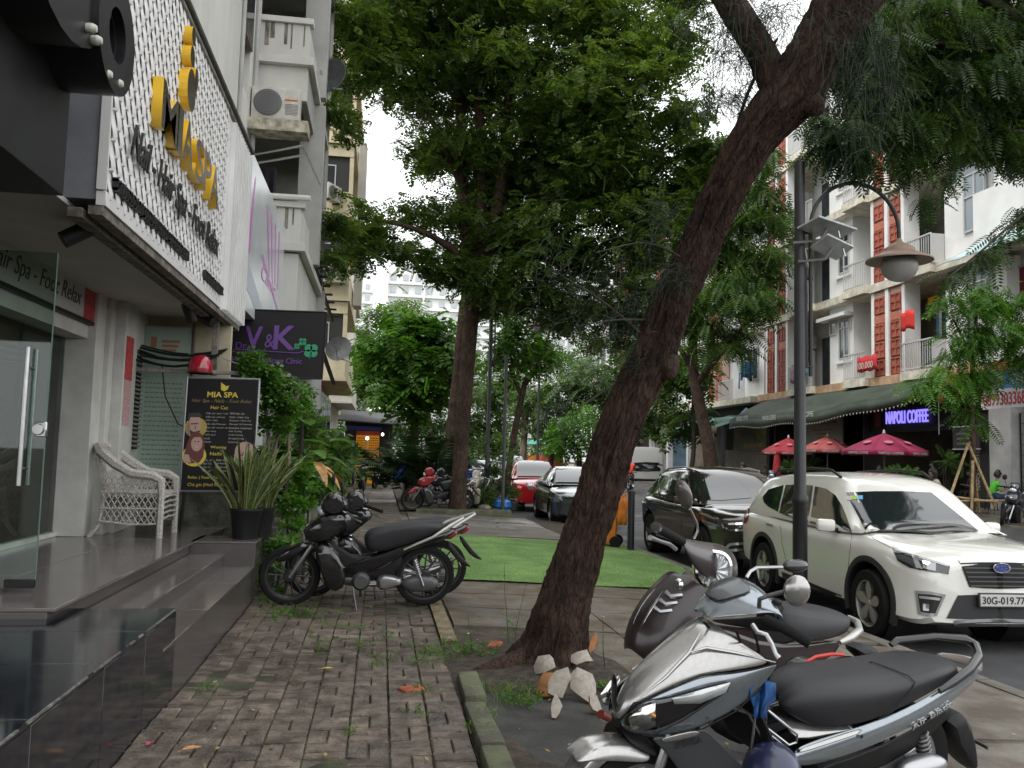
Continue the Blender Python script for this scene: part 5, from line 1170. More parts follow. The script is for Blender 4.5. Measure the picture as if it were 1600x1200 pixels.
for i,(lab,bl,mt,sz) in enumerate((('olive tree mass beyond the path, beside the cream block',[(555,530,70,40),(590,500,70,36),(640,492,70,40),(560,590,68,46),(600,560,68,50),(545,640,66,34),(585,640,66,36),(690,540,72,44),(700,600,72,30),(620,530,74,46),(575,550,74,44),(665,570,74,44),(545,600,70,40),(720,560,74,30),(735,610,74,30),(610,580,74,50),(600,670,76,40),(650,680,76,44),(700,680,76,44),(740,690,76,40),(560,700,76,36),(680,640,76,44)],lf_far,1.3),
    ('dark round tree behind the red car',[(850,640,60,40),(885,610,60,48),(930,590,60,56),(860,680,60,30),(960,640,60,50),(985,560,60,46)],lf_mid,1.2),
    ('dark tree behind the middle of the leaning trunk',[(800,600,80,36),(770,600,80,36),(760,560,80,30),(830,620,80,26),(900,560,75,50),(950,520,75,46),(750,610,78,30),(765,650,78,28),(790,640,78,34),(735,650,78,24),(840,560,78,40)],lf_mid,1.4),
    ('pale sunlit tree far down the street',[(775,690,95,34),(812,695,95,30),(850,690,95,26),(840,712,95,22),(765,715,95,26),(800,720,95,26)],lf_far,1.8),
    ('dark spreading tree beyond the white van',[(1010,600,44,44),(1055,610,42,46),(1040,560,42,46),(1080,580,41,36),(1020,650,44,34),(1055,665,42,34),(1085,640,41,26)],lf_mid,.85))):
    x_, y_, Y_, _ = bl[len(bl)//2]
    tree('distant_tree',lab,'tree',[[(x_,735,Y_,4),(x_+4,690,Y_,3.5),(x_+2,y_,Y_,2.5)]],bl,T6,sz,60,mt,m_barkd,'trees far down the street')
for i,(px,py,Y,r,lab) in enumerate(((1108,690,70,24,'pale shrubby tree at the far end of the road'),(745,735,45,22,'leafy shrub by the blue tarpaulin'),(770,715,44,24,'leafy shrub right of the twin trunk'))):
    tree('shrub',lab,'shrub',[[(px,770,Y,2),(px,py,Y,1.5)]],[(px,py,Y,r),(px-14,py+14,Y,r*.7),(px+12,py+12,Y,r*.7)],T6,.6,80,lf_mid,m_barkd)
# concrete pole far right of lamp (pale trunk)
tree('pale_trunk_tree','pale straight trunk far down the road above the parked cars','tree',[[(815,760,60,6),(818,700,60,5.5),(822,640,60,5)]],[(830,620,60,30),(810,610,60,24)],T6,1.0,50,lf_mid,m_barkp)
# ---- dark palm
pal = thing('palm','dark fan of palm fronds in the bed beyond the motorbikes','palm',(1.2,25.5,0))
def frond(c, yaw, L_, el, droop, par, mat, nl=26, lw=.03, ll=.45):
    V, F = [], []
    d = np.array([math.cos(yaw),math.sin(yaw),0]); sd = np.array([-d[1],d[0],0])
    def pt(t): h = L_*t*math.cos(el); return np.array(c)+d*h+np.array([0,0,L_*t*math.sin(el)-droop*L_*t*t])
    for i in range(16):
        t0,t1 = i/16,(i+1)/16; a,b = pt(t0),pt(t1); k = len(V); w_ = .016*(1-t0*.7); V += [a-sd*w_,a+sd*w_,b+sd*w_*.9,b-sd*w_*.9]; F.append((k,k+1,k+2,k+3))
    for i in range(nl):
        t = .12+.88*i/nl; b = pt(t); tan = pt(min(1,t+.02))-pt(t-.02); tan /= np.linalg.norm(tan); l_ = ll*L_/2*(1-.5*abs(t-.45))
        for s_ in (1,-1):
            u = tan*.55+sd*s_*.8+np.array([0,0,-.35+rng.uniform(-.15,.1)]); u /= np.linalg.norm(u); up = np.cross(u,tan); up /= (np.linalg.norm(up)+1e-6); k = len(V); v = np.cross(u,up); V += [b,b+u*l_*.45+v*lw,b+u*l_,b+u*l_*.45-v*lw]; F.append((k,k+1,k+2,k+3))
    return np_mesh('frond', np.array(V), np.array(F), mat, par, world=True)
cpt = PY(650,735,25.5)
for i in range(30):
    cc = (cpt.x+random.uniform(-.6,.6), 25.5+random.uniform(-.6,.6), .25+random.uniform(0,.3)); frond(cc, 2*PI*i/30*3.7, random.uniform(1.9,2.9), random.uniform(.7,1.35), random.uniform(.28,.5), pal, lf_palm, 26, .035, .55)
for i in range(5): a = i*1.3; bark_tube([(cpt.x+.3*math.cos(a),25.5+.3*math.sin(a),0,.05),(cpt.x+.35*math.cos(a),25.5+.3*math.sin(a),.9,.04)],8,4,0,0,5,'stem',m_barkd,pal)
# ---- albizia trees on the right
tree('feathery_tree','feathery tree on the far pavement between leaning trunk and lamp post','tree',[[(1112,742,36,12),(1104,680,36,10),(1090,620,36,9),(1082,560,36,8),(1086,480,36,8),(1095,400,36,6)],[(1086,520,36,6),(1130,420,35.5,4),(1190,340,35,2.5)],[(1088,600,36,6),(1120,560,35,5),(1170,500,34,3)],[(1084,580,36,5),(1060,540,36,4)]],
     [(1135,300,35,42),(1190,330,34,42),(1125,380,35,50),(1190,395,34,50),(1150,455,34,48),(1120,520,35,44),(1180,470,33,36),(1190,250,34,36),(1100,450,35,40),(1150,540,34,22),(1090,330,36,44),(1110,250,36,40),(1160,440,35,44),(1140,340,35,44),(1195,300,34,34),(1075,380,36,44),(1080,500,36,36),(1205,470,33,22)],T9,.8,84,lf_mid,m_bark,pitch=(-35,18),sub=11,tight=.25)
tree('overhanging_tree','dark feathery branches hanging in from the upper right','tree',[[(1720,420,9.5,16),(1690,200,9.3,14),(1600,40,9,10),(1500,-20,8.7,6)],[(1690,210,9.3,7),(1600,150,9,5),(1500,130,8.8,3.5),(1390,150,8.6,2.5)],[(1690,240,9.3,6),(1620,210,9,4),(1530,200,8.8,2.5)],[(1640,90,9.1,6),(1500,70,8.7,4),(1370,60,8.5,2.5)],[(1660,300,9,4),(1600,335,8.9,2.5),(1530,395,8.8,1.8),(1480,435,8.7,1.2)]],
     [(1345,60,8.6,62),(1420,40,8.8,78),(1510,50,9,84),(1590,60,9.2,80),(1370,130,8.6,56),(1450,140,8.8,70),(1540,140,9,76),(1610,150,9.2,60),(1325,205,8.4,42),(1390,200,8.6,52),(1345,245,8.5,28),(1475,215,8.8,46),(1550,210,9,44),(1425,250,8.7,26),(1300,225,8.4,22),(1600,235,9,34),(1480,275,8.8,16),(1580,-40,9,80),(1450,-50,9,80),
      (1590,345,8.9,15),(1565,370,8.9,14),(1540,392,8.8,14),(1515,412,8.8,13),(1490,430,8.7,12),(1555,395,8.8,12),(1600,325,9,14),(1450,310,8.7,12),(1360,90,8.8,70),(1440,90,9.2,80),(1530,100,9.4,86),(1600,100,9.6,80),(1420,180,9,60),(1500,180,9.2,60),(1580,190,9.4,60),(1340,160,8.8,46),(1280,190,8.6,26),(1650,0,10,120),(1500,-140,11,150),(1350,-160,11,130),(1650,-160,12,150),(1480,-260,13,160),(1600,-330,14,180)],T9,.26,78,lf_dark,m_barkd,pitch=(-38,18),sub=12,tight=.24,depth=1.3)
st_ = tree('street_tree','young street tree in a bamboo tripod before the cafe','tree',[[(1519,798,20,5.5),(1520,700,20,4.6),(1518,620,20,4),(1522,540,20,3.5),(1528,470,20,2)],[(1519,640,20,2.5),(1480,600,19.7,1.5),(1440,598,19.5,1)],[(1520,600,20,2.5),(1570,560,20,1.6)],[(1521,560,20,2.5),(1490,500,20,1.6)]],
     [(1500,470,20,32),(1555,470,20,36),(1525,520,20,44),(1470,585,19.6,26),(1580,520,20,40),(1545,580,20,40),(1500,600,20,34),(1440,598,19.5,16),(1595,470,20,34),(1500,540,20,36),(1530,455,20,24),(1600,560,20,26),(1535,665,20,12),(1515,640,20,14)],T9,.5,58,lf_bri,m_bark,pitch=(-28,18),sub=9,tight=.28)
bam = thing('bamboo_support','bamboo tripod braces tied round the young street tree','support',(14.75,20,.1)); m_bam = M('bamboo',(.28,.2,.09),.6,var=.3,vs=12)
for (a,b,Y0,Y1) in (((1513,693),(1478,795),20,19.5),((1513,693),(1556,795),20,19.6),((1516,690),(1530,800),20,20.6),((1520,720),(1518,806),19.6,19.4)): MB().tube([PY(*a,Y0),PY(*b,Y1)],.035,6).build('pole', m_bam, bam, world=True)
for (a,b) in (((1470,783),(1585,782)),((1480,775),(1560,785))): MB().tube([PY(*a,19.5),PY(*b,19.5)],.03,6).build('cross_pole', m_bam, bam, world=True)
# ---- leaning casuarina in the foreground
CT = [(852,1050,6.12,0.2068),(866,1000,6.08,0.1804),(884,930,6.0,0.1637),(908,850,5.92,0.1408),(936,770,5.84,0.136),(960,690,5.75,0.1344),(990,615,5.66,0.1344),(1024,545,5.57,0.128),(1052,470,5.45,0.12),(1088,395,5.32,0.1168),(1128,305,5.18,0.1184),(1180,215,5.02,0.128),(1240,140,4.9,0.1634),(1275,80,4.8,0.1531),(1325,0,4.68,0.1591),(1390,-100,4.52,0.1634)]
cas = thing('leaning_tree','large leaning casuarina with rough dark bark across the view','tree',(1.15,6.1,-.05))
bark_tube([(*PY(px,py,Y),r) for px,py,Y,r in CT],84,24,.03,.6,9,'trunk',m_barkr,cas,flare=.5,fine=.026)
bark_tube([(*PY(px,py,Y),r) for px,py,Y,r in ((1215,140,4.93,.105),(1190,85,4.98,.095),(1160,35,5.05,.095),(1125,-20,5.12,.085),(1090,-80,5.2,.07))],26,8,.05,2.2,8,'branch',m_barkr,cas)
bark_tube([(*PY(px,py,Y),r) for px,py,Y,r in ((1250,152,4.86,.095),(1272,166,4.83,.07),(1280,172,4.81,.045),(1282,173,4.8,.01))],16,4,.06,3,5,'knot',m_barkr,cas)
bark_tube([(*PY(px,py,Y),r) for px,py,Y,r in ((1030,566,5.55,.10),(1052,575,5.50,.085),(1060,577,5.48,.02))],14,4,.06,3,5,'knot',m_barkr,cas)
for (a) in (((842,1030,6.1,.13),(800,1040,5.98,.09),(765,1046,5.9,.055),(735,1052,5.85,.02)),((856,1040,6.0,.12),(846,1075,5.75,.07),(838,1085,5.6,.02)),((890,1035,6.15,.1),(915,1042,6.1,.05),(930,1048,6.05,.02))):
    bark_tube([(*PY(px,py,Y),r) for px,py,Y,r in a],14,5,.08,4,5,'root',m_barkr,cas)
for tw in (((1180,120,5,.016),(1165,60,5,.011),(1150,-20,5,.008)),((1150,200,5.1,.012),(1175,130,5,.012),(1215,60,4.9,.008)),((1000,520,5.5,.010),(940,470,5.4,.007),(860,420,5.3,.004)),((1010,500,5.5,.010),(960,500,5.3,.006),(900,510,5.2,.003)),((960,600,5.6,.008),(900,640,5.4,.005)),((1080,410,5.3,.010),(1010,380,5.2,.006),(930,395,5.1,.003))):
    bark_tube([(*PY(px,py,Y),r) for px,py,Y,r in tw],6,5,0,0,5,'twig',m_barkd,cas)
def needles(blobs, name='needles', lmat=None, w_=.0022, fall=(.0,.0,-1), spread=.45):
    Vs, Fs = [], []; off = 0
    for (px,py,Y,r,n,L_) in blobs:
        c = np.array(PY(px,py,Y)); rm = r*Y/1358; P = c+rng.normal(size=(n,3))*np.array([rm*.55,rm*.5,rm*.45])
        d = np.array(fall)+rng.normal(size=(n,3))*spread; d /= np.linalg.norm(d,axis=1)[:,None]; l_ = L_*rng.uniform(.5,1.2,n)[:,None]
        sd = np.cross(d,rng.normal(size=(n,3))); sd /= np.linalg.norm(sd,axis=1)[:,None]; sd *= w_
        g_ = np.array([0,0,-1.0]); p1 = P+d*l_*.5; p2 = p1+(d*.6+g_*.4)*l_*.5
        V = np.stack([P-sd,P+sd,p1+sd*.8,p1-sd*.8,p2+sd*.3,p2-sd*.3],1).reshape(-1,3)
        b = (np.arange(n)*6)[:,None]; F = np.concatenate([b+np.array([0,1,2,3]),b+np.array([3,2,4,5])]); Vs.append(V); Fs.append(F+off); off += len(V)
    return np_mesh(name, np.concatenate(Vs), np.concatenate(Fs), lmat, cas, world=True)
lf_ndl = leafmat('needle_green',(.014,.022,.013),(.045,.06,.036),.2,2.5,.6)
needles([(1300,40,4.55,70,90,.26),(1350,90,4.55,60,150,.28),(1320,140,4.6,50,60,.24),(1250,40,4.6,60,60,.24),(1375,50,4.5,60,170,.28),(1355,190,4.6,45,80,.26),(1330,0,4.6,90,130,.28),(1340,-60,4.6,90,160,.3),(1390,130,4.5,45,110,.28),(1335,230,4.6,40,40,.24)],'crown',lf_ndl,.0013,(0,0,-1),.6)
needles([(1150,40,5,50,360,.28),(1180,90,5,35,240,.24),(1130,90,5.1,30,170,.24),(1100,30,5.2,40,200,.28),(1210,20,4.9,40,280,.28),(1150,150,5.1,30,260,.2),(1110,150,5.2,25,160,.3)],'crown',lf_ndl,.0018,(0,0,-.5),.9)
needles([(935,440,5.3,70,120,.24),(985,470,5.4,55,130,.22),(880,420,5.3,50,50,.24),(960,520,5.4,50,90,.2),(890,500,5.3,50,40,.24),(1000,400,5.3,50,70,.2),(860,370,5.2,40,24,.26),(940,580,5.5,35,60,.18),(990,560,5.5,30,80,.18),(880,640,5.5,25,120,.24),(1060,430,5.3,30,300,.2),(1040,330,5.2,25,120,.26)],'crown',lf_ndl,.0016,(-.45,0,-.35),.55)
# ---- plants at the shop front
lf_pot = leafmat('pothos_leaf',(.035,.10,.012),(.13,.27,.04),.3,4,.35); lf_vine = leafmat('vine_leaf',(.03,.085,.012),(.10,.22,.03),.35,3)
def big_leaf(par, name, c, L_, W_, yaw, el, mat, fold=.18, droop=.5, n=8, split=False):
    d = Vector((math.cos(yaw)*math.cos(el),math.sin(yaw)*math.cos(el),math.sin(el))); sd = Vector((-math.sin(yaw),math.cos(yaw),0)); up = sd.cross(d)*-1; up = d.cross(sd); rows = []
    for i in range(n+1):
        t = i/n; w_ = W_*.5*(math.sin(PI*t**.75)**.75 if 0 < t < 1 else .02)
        m_ = Vector(c)+d*L_*t+Vector((0,0,-droop*L_*t*t)); rows.append([m_-sd*w_+up*w_*fold*1.2,m_-sd*w_*.5+up*w_*fold*.3,m_,m_+sd*w_*.5+up*w_*fold*.3,m_+sd*w_+up*w_*fold*1.2])
    mb = MB(); mb.grid(rows); return mb.build(name, mat, par, world=True)
vn = thing('climbing_vine','light green creeper hanging over the top of the menu board','vine',(-1.0,9.9,.2))
pts = np.concatenate([blob_pts(PY(px,py,Y),r*Y/1358,n,.8) for px,py,Y,r,n in ((405,565,9.6,24,150),(425,590,9.6,26,180),(440,615,9.7,30,220),(385,580,9.5,16,60),(470,620,10,22,100),(430,650,9.7,34,240))]); V,F = scatter(pts,T_cluster(5,.5,.36,3),.10,(-20,30)); np_mesh('leaves',V,F,lf_vine,vn,world=True)
for a in (((415,800),(420,700),(410,600),(400,560)),((440,820),(452,720),(446,640)),((425,800),(432,690),(470,610))): bark_tube([(*PY(px,py,9.75),.018) for px,py in a],6,5,.1,0,4,'stem',m_barkp,vn)
pt_ = thing('pothos','large leaved pothos climbing behind the snake plant','plant',(-.9,10.2,.3))
for i,(px,py,L_,ya,el) in enumerate(((455,655,.34,-.5,.5),(470,690,.36,.3,.2),(437,670,.33,2.6,.5),(485,705,.34,-1.0,.1),(450,705,.30,-2.2,.1),(495,680,.34,.2,.5),(475,650,.3,1.2,.8),(430,640,.28,2.9,.4),(505,715,.3,-.3,0),(460,735,.32,-1.5,-.2),(500,745,.3,-.8,-.3),(440,720,.3,-2.8,0),(485,665,.3,2,.6),(515,690,.3,.5,.3),(445,690,.32,-1.2,.3),(470,715,.3,-2,-.1))):
    big_leaf(pt_,'leaf',PY(px,py,10.2+.3*math.sin(i)),L_,L_*.62,ya,el,lf_pot,.2,.35)
for i in range(4): big_leaf(pt_,'leaf',PY(492+i*6,722+i*5,10),.3,.13,-1+.5*i,-.2,M('dry_leaf',(.40,.22,.08),.7,var=.35,vs=12),.2,.7)['label'] = 'dry brown drooping leaf'
bark_tube([(*PY(462,830,10.3),.03),(*PY(468,740,10.3),.03),(*PY(472,660,10.3),.02)],8,5,.1,0,4,'stem',m_barkd,pt_)
def shrub(label, blobs, T, size, mat, dens=70, name='shrub', group='shrubs along the left shop fronts'):
    px,py,Y,r = blobs[0]; p = PY(px,py,Y); t = thing(name,label,'shrub',(p.x,Y,0),0,group)
    P = np.concatenate([blob_pts(PY(a,b,c),d*c/1358,int(dens*d*d/1000)+10,.9) for a,b,c,d in blobs]); V,F = scatter(P,T,size,(-10,35)); np_mesh('foliage',V,F,mat,t,world=True)
    for k in range(4): bark_tube([(p.x+.08*k-.1,Y,0,.018),(p.x+.1*k-.12,Y+.05*k,max(.2,p.z*.6),.012),(p.x+.14*k-.2,Y,max(.4,p.z),.006)],6,4,0,0,4,'stem',m_barkd,t)
    return t
shrub('bright leafy shrub just right of the snake plant',[(470,765,9.7,22),(455,790,9.5,20),(480,790,9.8,16),(460,820,9.4,16),(445,845,9.2,14),(470,735,9.8,18)],TC,.13,lf_pot,90)
shrub('dense dark shrub below the dark clinic sign',[(500,700,13,40),(480,730,12.5,34),(520,740,14,34),(500,765,13,28),(455,700,11.5,30),(470,660,12,30)],TC,.24,lf_mid,70)
shrub('low weedy shrub at the foot of the planter wall',[(425,850,8.95,18),(410,880,8.8,14),(440,890,9,12),(405,905,8.75,10),(430,925,8.8,9)],TC,.09,lf_vine,70)
shrub('dark green hedge plant beside the far path',[(520,705,22,26),(532,740,21,22),(512,685,23,22),(540,725,24,14),(528,760,20,18)],TC,.32,lf_mid,80)
shrub('dark undergrowth under the clinic sign wall',[(440,770,11.5,28),(420,740,11.2,26),(400,720,10.9,20)],TC,.16,lf_dark,70)
shrub('leafy bed shrub left of the twin trunk',[(690,745,31,24),(675,715,31,26),(700,770,30,16)],TC,.5,lf_dark,80,'bed_shrub','shrubs in the far planting bed')
shrub('upright thin shrub around the far lamp post',[(765,745,25,24),(780,715,25,24),(755,775,24.5,16),(790,770,25,18),(770,690,25,18)],TC,.3,lf_mid,60,'bed_shrub','shrubs in the far planting bed')
shrub('low strappy shrub beside the blue tarpaulin',[(745,780,23,14),(738,790,23,12),(770,790,23.5,12)],T_cluster(8,.9,.08,5),.5,lf_mid,80,'bed_shrub','shrubs in the far planting bed')
shrub('bushy potted greenery under the cafe umbrellas',[(1270,735,31,20),(1255,750,31,16),(1290,745,31,18),(1240,735,31,14)],TC,.5,lf_dark,90,'cafe_plant','plants before the cafe')
shrub('broad bright leaves above the white car roof',[(1405,745,23,9),(1395,742,23,7),(1418,745,23,7)],TC,.5,lf_bri,160,'cafe_plant','plants before the cafe')
shrub('sparse pale plant left of the young street tree',[(1480,720,24,10),(1495,715,24,8)],T9,.4,lf_mid,120,'cafe_plant','plants before the cafe')
# planter wall with the snake plants
pw = thing('planter_wall','low mossy wall with grey coping beyond the steps','wall',(-1.0,9.8,0)); wb('wall', M('mossy_wall'), (-1.3,9.25,-.05),(-1.02,10.6,.62), pw); wb('wall', M('mossy_wall'), (-1.2,10.6,-.05),(-.86,14,.7), pw)
m_snk = M('snake_leaf',(.055,.10,.03),.4,var=.5,vs=28,stretch=(1,1,2.4),col2=(.075,.11,.045)); m_snye = M('snake_leaf_edge',(.38,.36,.09),.45,var=.15,vs=20)
def snake_plant(loc, n, h, label, seed, pr=.15):
    r_ = random.Random(seed); t = thing('snake_plant', label, 'plant', loc, 0, 'potted snake plants on the step end')
    mb = MB(); mb.lathe([(.001,0),(pr*.78,0),(pr,.26),(pr*1.06,.27),(pr*1.06,.29),(pr*.94,.29),(pr*.9,.24),(.001,.24)],n=20); mb.build('pot', plastic_black, t)
    for i in range(n):
        a = r_.uniform(0,2*PI); rr = r_.uniform(.01,pr*.7); lean = r_.uniform(.02,.85)*(.4+rr/pr); H = h*r_.uniform(.55,1.05); W_ = r_.uniform(.017,.032); tw = r_.uniform(0,PI); rows = []
        for j in range(10):
            q = j/9; w_ = W_*(.65+.6*q)*(1 if q < .7 else max(.02,(1-((q-.7)/.3)**1.6))); ce = Vector((math.cos(a)*(rr+lean*H*q**1.5),math.sin(a)*(rr+lean*H*q**1.5),.22+H*q*(1-.18*lean*q))); an = tw+q*.7; s_ = Vector((math.cos(an),math.sin(an),0)); nn = Vector((-math.sin(an),math.cos(an),0))
            rows.append([ce-s_*w_+nn*w_*.3,ce-s_*w_*.84+nn*w_*.2,ce,ce+s_*w_*.84+nn*w_*.2,ce+s_*w_+nn*w_*.3])
        mb = MB(); mb.grid(rows); mb.m = [1 if k%4 in (0,3) else 0 for k in range(len(mb.f))]; mb.build('leaf',[m_snk,m_snye], t)
    return t
snake_plant((-1.26,8.74,.556),50,.76,'large variegated snake plant in a black pot in front of the menu board',1)
snake_plant((-1.14,8.95,.556),34,.70,'variegated snake plant in the smaller pot at the corner of the step end',5,.12)
# ---- weeds and broken tiles at the leaning trunk
def weed(px,py,h,label,seed,ll=.03):
    r_ = random.Random(seed); p = at(px,py); t = thing('weed',label,'weed',p,0,'weeds round the leaning trunk')
    path = [Vector((0,0,0))]; d = Vector((r_.uniform(-.2,.2),r_.uniform(-.2,.2),1))
    for i in range(7): d += Vector((r_.uniform(-.1,.1),r_.uniform(-.1,.1),0)); path.append(path[-1]+d.normalized()*h/7)
    MB().tube(path,[.004-.0004*i for i in range(8)],5).build('stem', M('weed_stem',(.06,.08,.03),.7), t)
    for i in range(9):
        q = path[1+i%7]; o = big_leaf(t,'leaf',Vector(p)+q,r_.uniform(.6,1.4)*ll,ll*.6,r_.uniform(0,6.28),r_.uniform(-.3,.5),lf_vine,.1,.3,4)
    return t
weed(795,1005,.60,'tall thin weed stem left of the leaning trunk',1,.055); weed(805,1000,.42,'shorter leafy weed beside the tall stem',2,.045); weed(738,1020,.28,'small weed at the paver edge by the trunk roots',3,.05); weed(945,1045,.38,'dry upright weed right of the leaning trunk',4,.03); weed(850,940,.30,'wispy dark weed against the turf beside the trunk',6,.02)
def tufts(name, spots, n, h, mat):
    Vs = []; 
    for px,py,r,k in spots:
        c = at(px,py,0)
        for _ in range(k):
            b = np.array([c.x+rng.normal()*r,c.y+rng.normal()*r,gz(c.x)]); d = np.array([rng.normal()*.5,rng.normal()*.5,1]); d /= np.linalg.norm(d); l_ = h*rng.uniform(.4,1.2); s_ = np.cross(d,[rng.normal(),rng.normal(),.1]); s_ /= np.linalg.norm(s_); s_ *= .0028
            m_ = b+d*l_*.6; e = b+d*l_+np.array([d[0],d[1],-.25])*l_*.5; Vs.append([b-s_,b+s_,m_+s_*.8,m_-s_*.8]); Vs.append([m_-s_*.8,m_+s_*.8,e+s_*.1,e-s_*.1])
    V = np.array(Vs).reshape(-1,3); o = np_mesh(name,V,np.arange(len(V)).reshape(-1,4),mat); tag(o,kind='stuff'); return o
lf_gr = leafmat('grass_leaf',(.05,.10,.02),(.14,.24,.05),.3,5)
tufts('grass',[(700,1010,.10,40),(740,1015,.12,60),(690,1030,.08,60),(775,1080,.08,70),(800,1095,.07,80),(830,1080,.08,60),(940,1075,.06,60),(670,1020,.05,40),(660,1085,.05,60),(505,1015,.05,25),(560,1010,.05,25),(600,1030,.04,25),(440,960,.10,70),(420,940,.10,70),(470,965,.08,40),(520,980,.06,40),(765,1120,.03,30),(740,1140,.03,25),(545,1150,.03,12),(320,1080,.04,20),(480,960,.1,50),(590,1040,.03,20),(870,1060,.05,40),(1010,1000,.08,30)],1,.075,lf_gr)
ml = []
for px,py,r,k in ((430,940,.16,70),(460,965,.14,30),(560,985,.12,20),(520,1000,.10,14),(700,1015,.12,26),(742,1020,.1,40),(660,1040,.05,12),(820,1100,.08,30),(945,1080,.05,30),(600,1000,.1,10),(500,960,.2,24),(660,1120,.06,10)):
    c = at(px,py,0); q = rng.normal(size=(k,3))*np.array([r,r,.02]); q[:,2] = np.abs(q[:,2])+.012; ml.append(np.array([c.x,c.y,gz(c.x)])+q)
V,F = scatter(np.concatenate(ml),T_cluster(5,.5,.3,8),.045,(10,25)); tag(np_mesh('undergrowth',V,F,lf_vine),kind='stuff')
# broken ceramic pieces
m_cer = M('ceramic_white',(.34,.30,.25),.5,var=.16,vs=30,bump=.2,bs=40); m_ter = M('ceramic_back',(.34,.15,.06),.8,var=.2,vs=12)
m_band = M('ceramic_groove',(.20,.17,.13),.7)
def shard(px,py,dz,w_,h_,rx,ry,rz,label,seed,orange=False):
    r_ = random.Random(seed*7); p = at(px,py); R_ = .11; mb = MB(); n = 8
    out = [(w_*.5*math.cos(2*PI*i/n+.2)*r_.uniform(.62,1.25), h_*.5*math.sin(2*PI*i/n+.2)*r_.uniform(.62,1.25)) for i in range(n)]
    def sf(x,z,o): a = x/R_; return Vector(((R_+o)*math.sin(a), R_-(R_+o)*math.cos(a), z))
    def rg(f,o): return [sf(x*f,z*f,o) for x,z in out]
    mb.cur = 1 if orange else 0; mb.grid([rg(f,.008) for f in (.02,.4,.75,1)], closed=True, flip=True); mb.cur = 1; mb.grid([rg(f,-.008) for f in (.02,.5,1)], closed=True); mb.grid([rg(1,.008),rg(1,-.008)], closed=True, smooth=False, flip=True)
    o = mb.build('broken_pot_piece',[m_cer,m_ter]); o.location = (p.x,p.y,p.z+dz); o.rotation_euler = (rx,ry,rz); tag(o,label,'shard','broken pot pieces at the trunk base')
shard(912,1090,.085,.27,.24,rad(-38),rad(3),rad(8),'largest ribbed white pot piece at the right of the heap',1)
shard(908,1050,.10,.21,.10,rad(-38),rad(-4),rad(12),'white curved rim piece leaning on the trunk',2)
shard(872,1090,.075,.13,.22,rad(-35),rad(30),rad(-25),'narrow leaf-shaped white pot piece in the middle of the heap',3)
shard(850,1060,.09,.20,.15,rad(-38),rad(-30),rad(-10),'white pot piece at the left top of the heap',4)
shard(856,1085,.05,.20,.17,rad(-50),rad(-20),rad(-20),'pot piece showing its orange inside',5,True)
shard(862,1045,.14,.08,.24,rad(-20),rad(-42),rad(0),'narrow dark upright pot piece against the bark',6,True)
shard(930,1110,.04,.13,.12,rad(-40),rad(20),rad(30),'small grey white pot piece beside the scooter wheel',7)
shard(868,1115,.035,.06,.13,rad(-45),rad(5),rad(-10),'sliver of white pot lying below the heap',8)
shard(925,1035,.14,.06,.15,rad(-20),rad(25),rad(0),'small upright orange pot sliver behind the heap',9,True)
for px,py,lab in ((773,1008,'flat red brick fragment left of the leaning trunk'),(918,1005,'flat red brick fragment right of the leaning trunk'),(643,1078,'reddish brick chip set in the brick pavement')):
    o = MB().box((0,0,0),(.15,.09,.03),ch=.008).build('brick_fragment', M('brick_red',(.36,.09,.045),.85,var=.3,vs=20,bump=.4,bs=60)); o.location = at(px,py,.014); o.rotation_euler = (.03,.05,px*.03); tag(o,lab,'brick')
# ================================================================ MOTORBIKES
class Trace:
    """reads a point of the photograph on the plane y=const of a leaning vehicle and returns it in the vehicle's own frame"""
    def __init__(s, loc, yaw, lean, sc=1):
        s.M = Matrix.Translation(loc) @ Matrix.Rotation(yaw,4,'Z') @ Matrix.Rotation(-lean,4,'X') @ Matrix.Scale(sc,4); s.I = s.M.inverted()
    def pt(s, px, py, y=0.0):
        o = s.I @ Vector((0,0,CAM_H)); d = s.I.to_3x3() @ Vector(_ray(px,py)); t = (y-o.y)/d.y; return o+d*t
    def place(s, o): o.matrix_basis = s.M
def mir(v): return Vector((v.x,-v.y,v.z))
def shell(name, rows, mat, par, both=True, sub=2, solid=.006, sharp=60, close=False):
    """rows of local points on the left half; the right half is its mirror image"""
    mb = MB()
    if both and close: mb.grid([[mir(p) for p in r[::-1]]+r[1:] for r in rows])
    else:
        mb.grid(rows)
        if both: mb.grid([[mir(p) for p in r] for r in rows], flip=True)
    return mb.build(name, mat, par, sharp=sharp, sub=sub, solid=solid)
def pillow(name, poly, w_, mat, par, yc=0, inset=.78, rim=.62, sub=1):
    n = len(poly); cx = sum(p[0] for p in poly)/n; cz = sum(p[1] for p in poly)/n; poly = [(cx+(x-cx)*1.07,cz+(z-cz)*1.07) for x,z in poly]; cx = sum(p[0] for p in poly)/n; cz = sum(p[1] for p in poly)/n; mb = MB(); vs = []
    for s_ in (1,-1):
        vs += [(cx+(x-cx)*inset, yc+s_*w_, cz+(z-cz)*inset) for x,z in poly]
        vs += [(x, yc+s_*w_*rim, z) for x,z in poly]
    fs = [tuple(range(n)), tuple(range(3*n-1,2*n-1,-1))]
    for i in range(n):
        j = (i+1)%n; fs += [(i,n+i,n+j,j), (n+i,3*n+i,3*n+j,n+j), (3*n+i,2*n+i,2*n+j,3*n+j)]
    mb.add(vs, [f[::-1] for f in fs], None, True); o = mb.build(name, mat, par, sharp=50, sub=sub); return o
